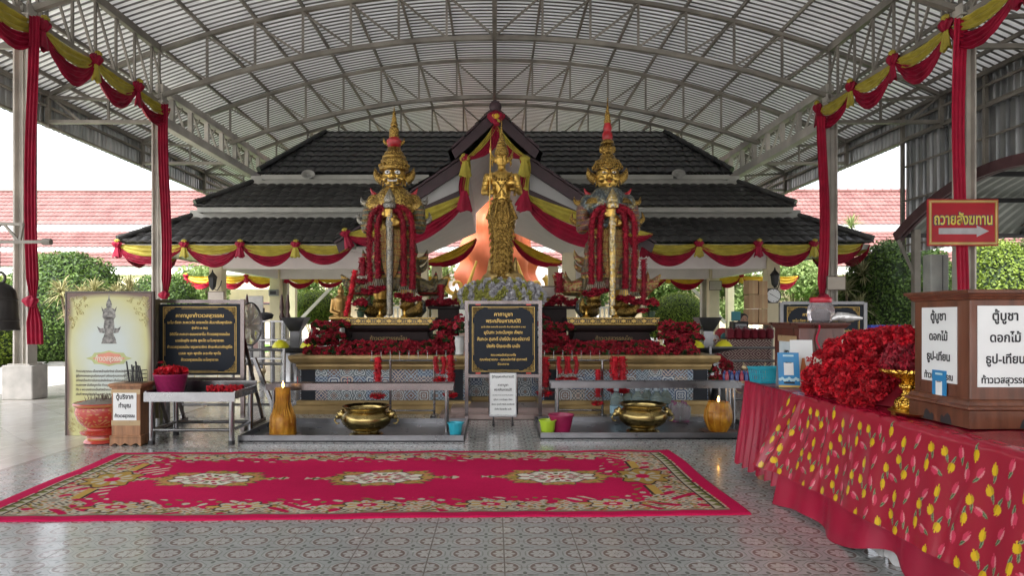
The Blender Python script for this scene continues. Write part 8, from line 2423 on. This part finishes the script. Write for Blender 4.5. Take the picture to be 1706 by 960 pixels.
# blue crate, red crate
t = thing('blue_crate', 'bright blue plastic crate behind the second prayer board', 'crate', (7.28, 12.9, 1.09), 0)
mb = MB(); mb.sweep([(0, 0), (.04, .22), (.06, .22), (.06, .25), (.03, .25), (-.01, .02)], [(-.22, -.15), (.22, -.15), (.22, .15), (-.22, .15)], closed=True); mb.box((0, 0, .01), (.44, .3, .02)); mb.build('crate_body', mat('blue_plastic', (.01, .06, .55), .35), t)
t = thing('red_box', 'small dark red box with gold emblem next to the blue crate', 'box', (7.35, 12.72, 1.09), 0)
mb = MB(); mb.cbox((0, 0, .11), (.24, .1, .22), .02); mb.build('carton', mat('dark_red_box', (.22, .02, .02), .4), t); mb = MB(); mb.ell((0, -.052, .12), (.04, .004, .03)); mb.build('emblem', GOLDP, t)
# tray of small wrapped bottles on a bench, right of altar
t = thing('steel_bench', 'low stainless bench right of the altar holding wrapped bottles', 'bench', (3.62, 9.7, 0), 0)
mb = MB(); mb.cbox((0, 0, .555), (.9, .4, .03), .006); mb.build('top', DARKSTAIN, t)
for a in (-1, 1):
    for b_ in (-1, 1): mb = MB(); mb.cyl((a * .38, b_ * .15, 0), (a * .38, b_ * .15, .54), .02, .02, 8); mb.build('leg', STAIN, t)
t = thing('bottle_tray', 'tan tray of small blue and red drink bottles on the low bench', 'tray', (3.50, 9.62, .57), 0)
mb = MB(); mb.cbox((0, 0, .015), (.55, .22, .03), .005); mb.build('tray_base', CB, t)
for i in range(8):
    for j in range(2):
        mb = MB(); mb.lathe([(.028, 0), (.03, .08), (.022, .10), (.012, .12), (.012, .14)], (-.24 + i * .068, -.05 + j * .1, .03), 10); mb.build('bottle', mat('blue_drink', (.03, .06, .22), .25) if (i + j) % 3 else mat('red_drink', (.35, .02, .05), .25), t, smooth=True)
# loose roses between altar and stall
for i, (x, y, z) in enumerate(((3.45, 10.9, .62), (3.6, 11.0, .78), (3.75, 10.9, .60), (3.52, 10.8, .48), (3.68, 10.85, .70))):
    t = thing('flower_bunch', 'dark red flower bunch standing in the vase right of the altar end', 'flowers', (x, y, z), i, 'red flower bunches right of the altar end'); a, b_ = BM[i % 3]; link('blooms', a, t); link('foliage', b_, t)
t = thing('floor_vase', 'dark floor vase holding red flowers at the right end of the altar', 'vase', (3.6, 10.92, 0), 0)
mb = MB(); mb.lathe([(.12, 0), (.16, .1), (.13, .3), (.10, .42), (.15, .5), (.0, .45)], n=18); mb.build('vase_body', DBLACK, t, smooth=True)
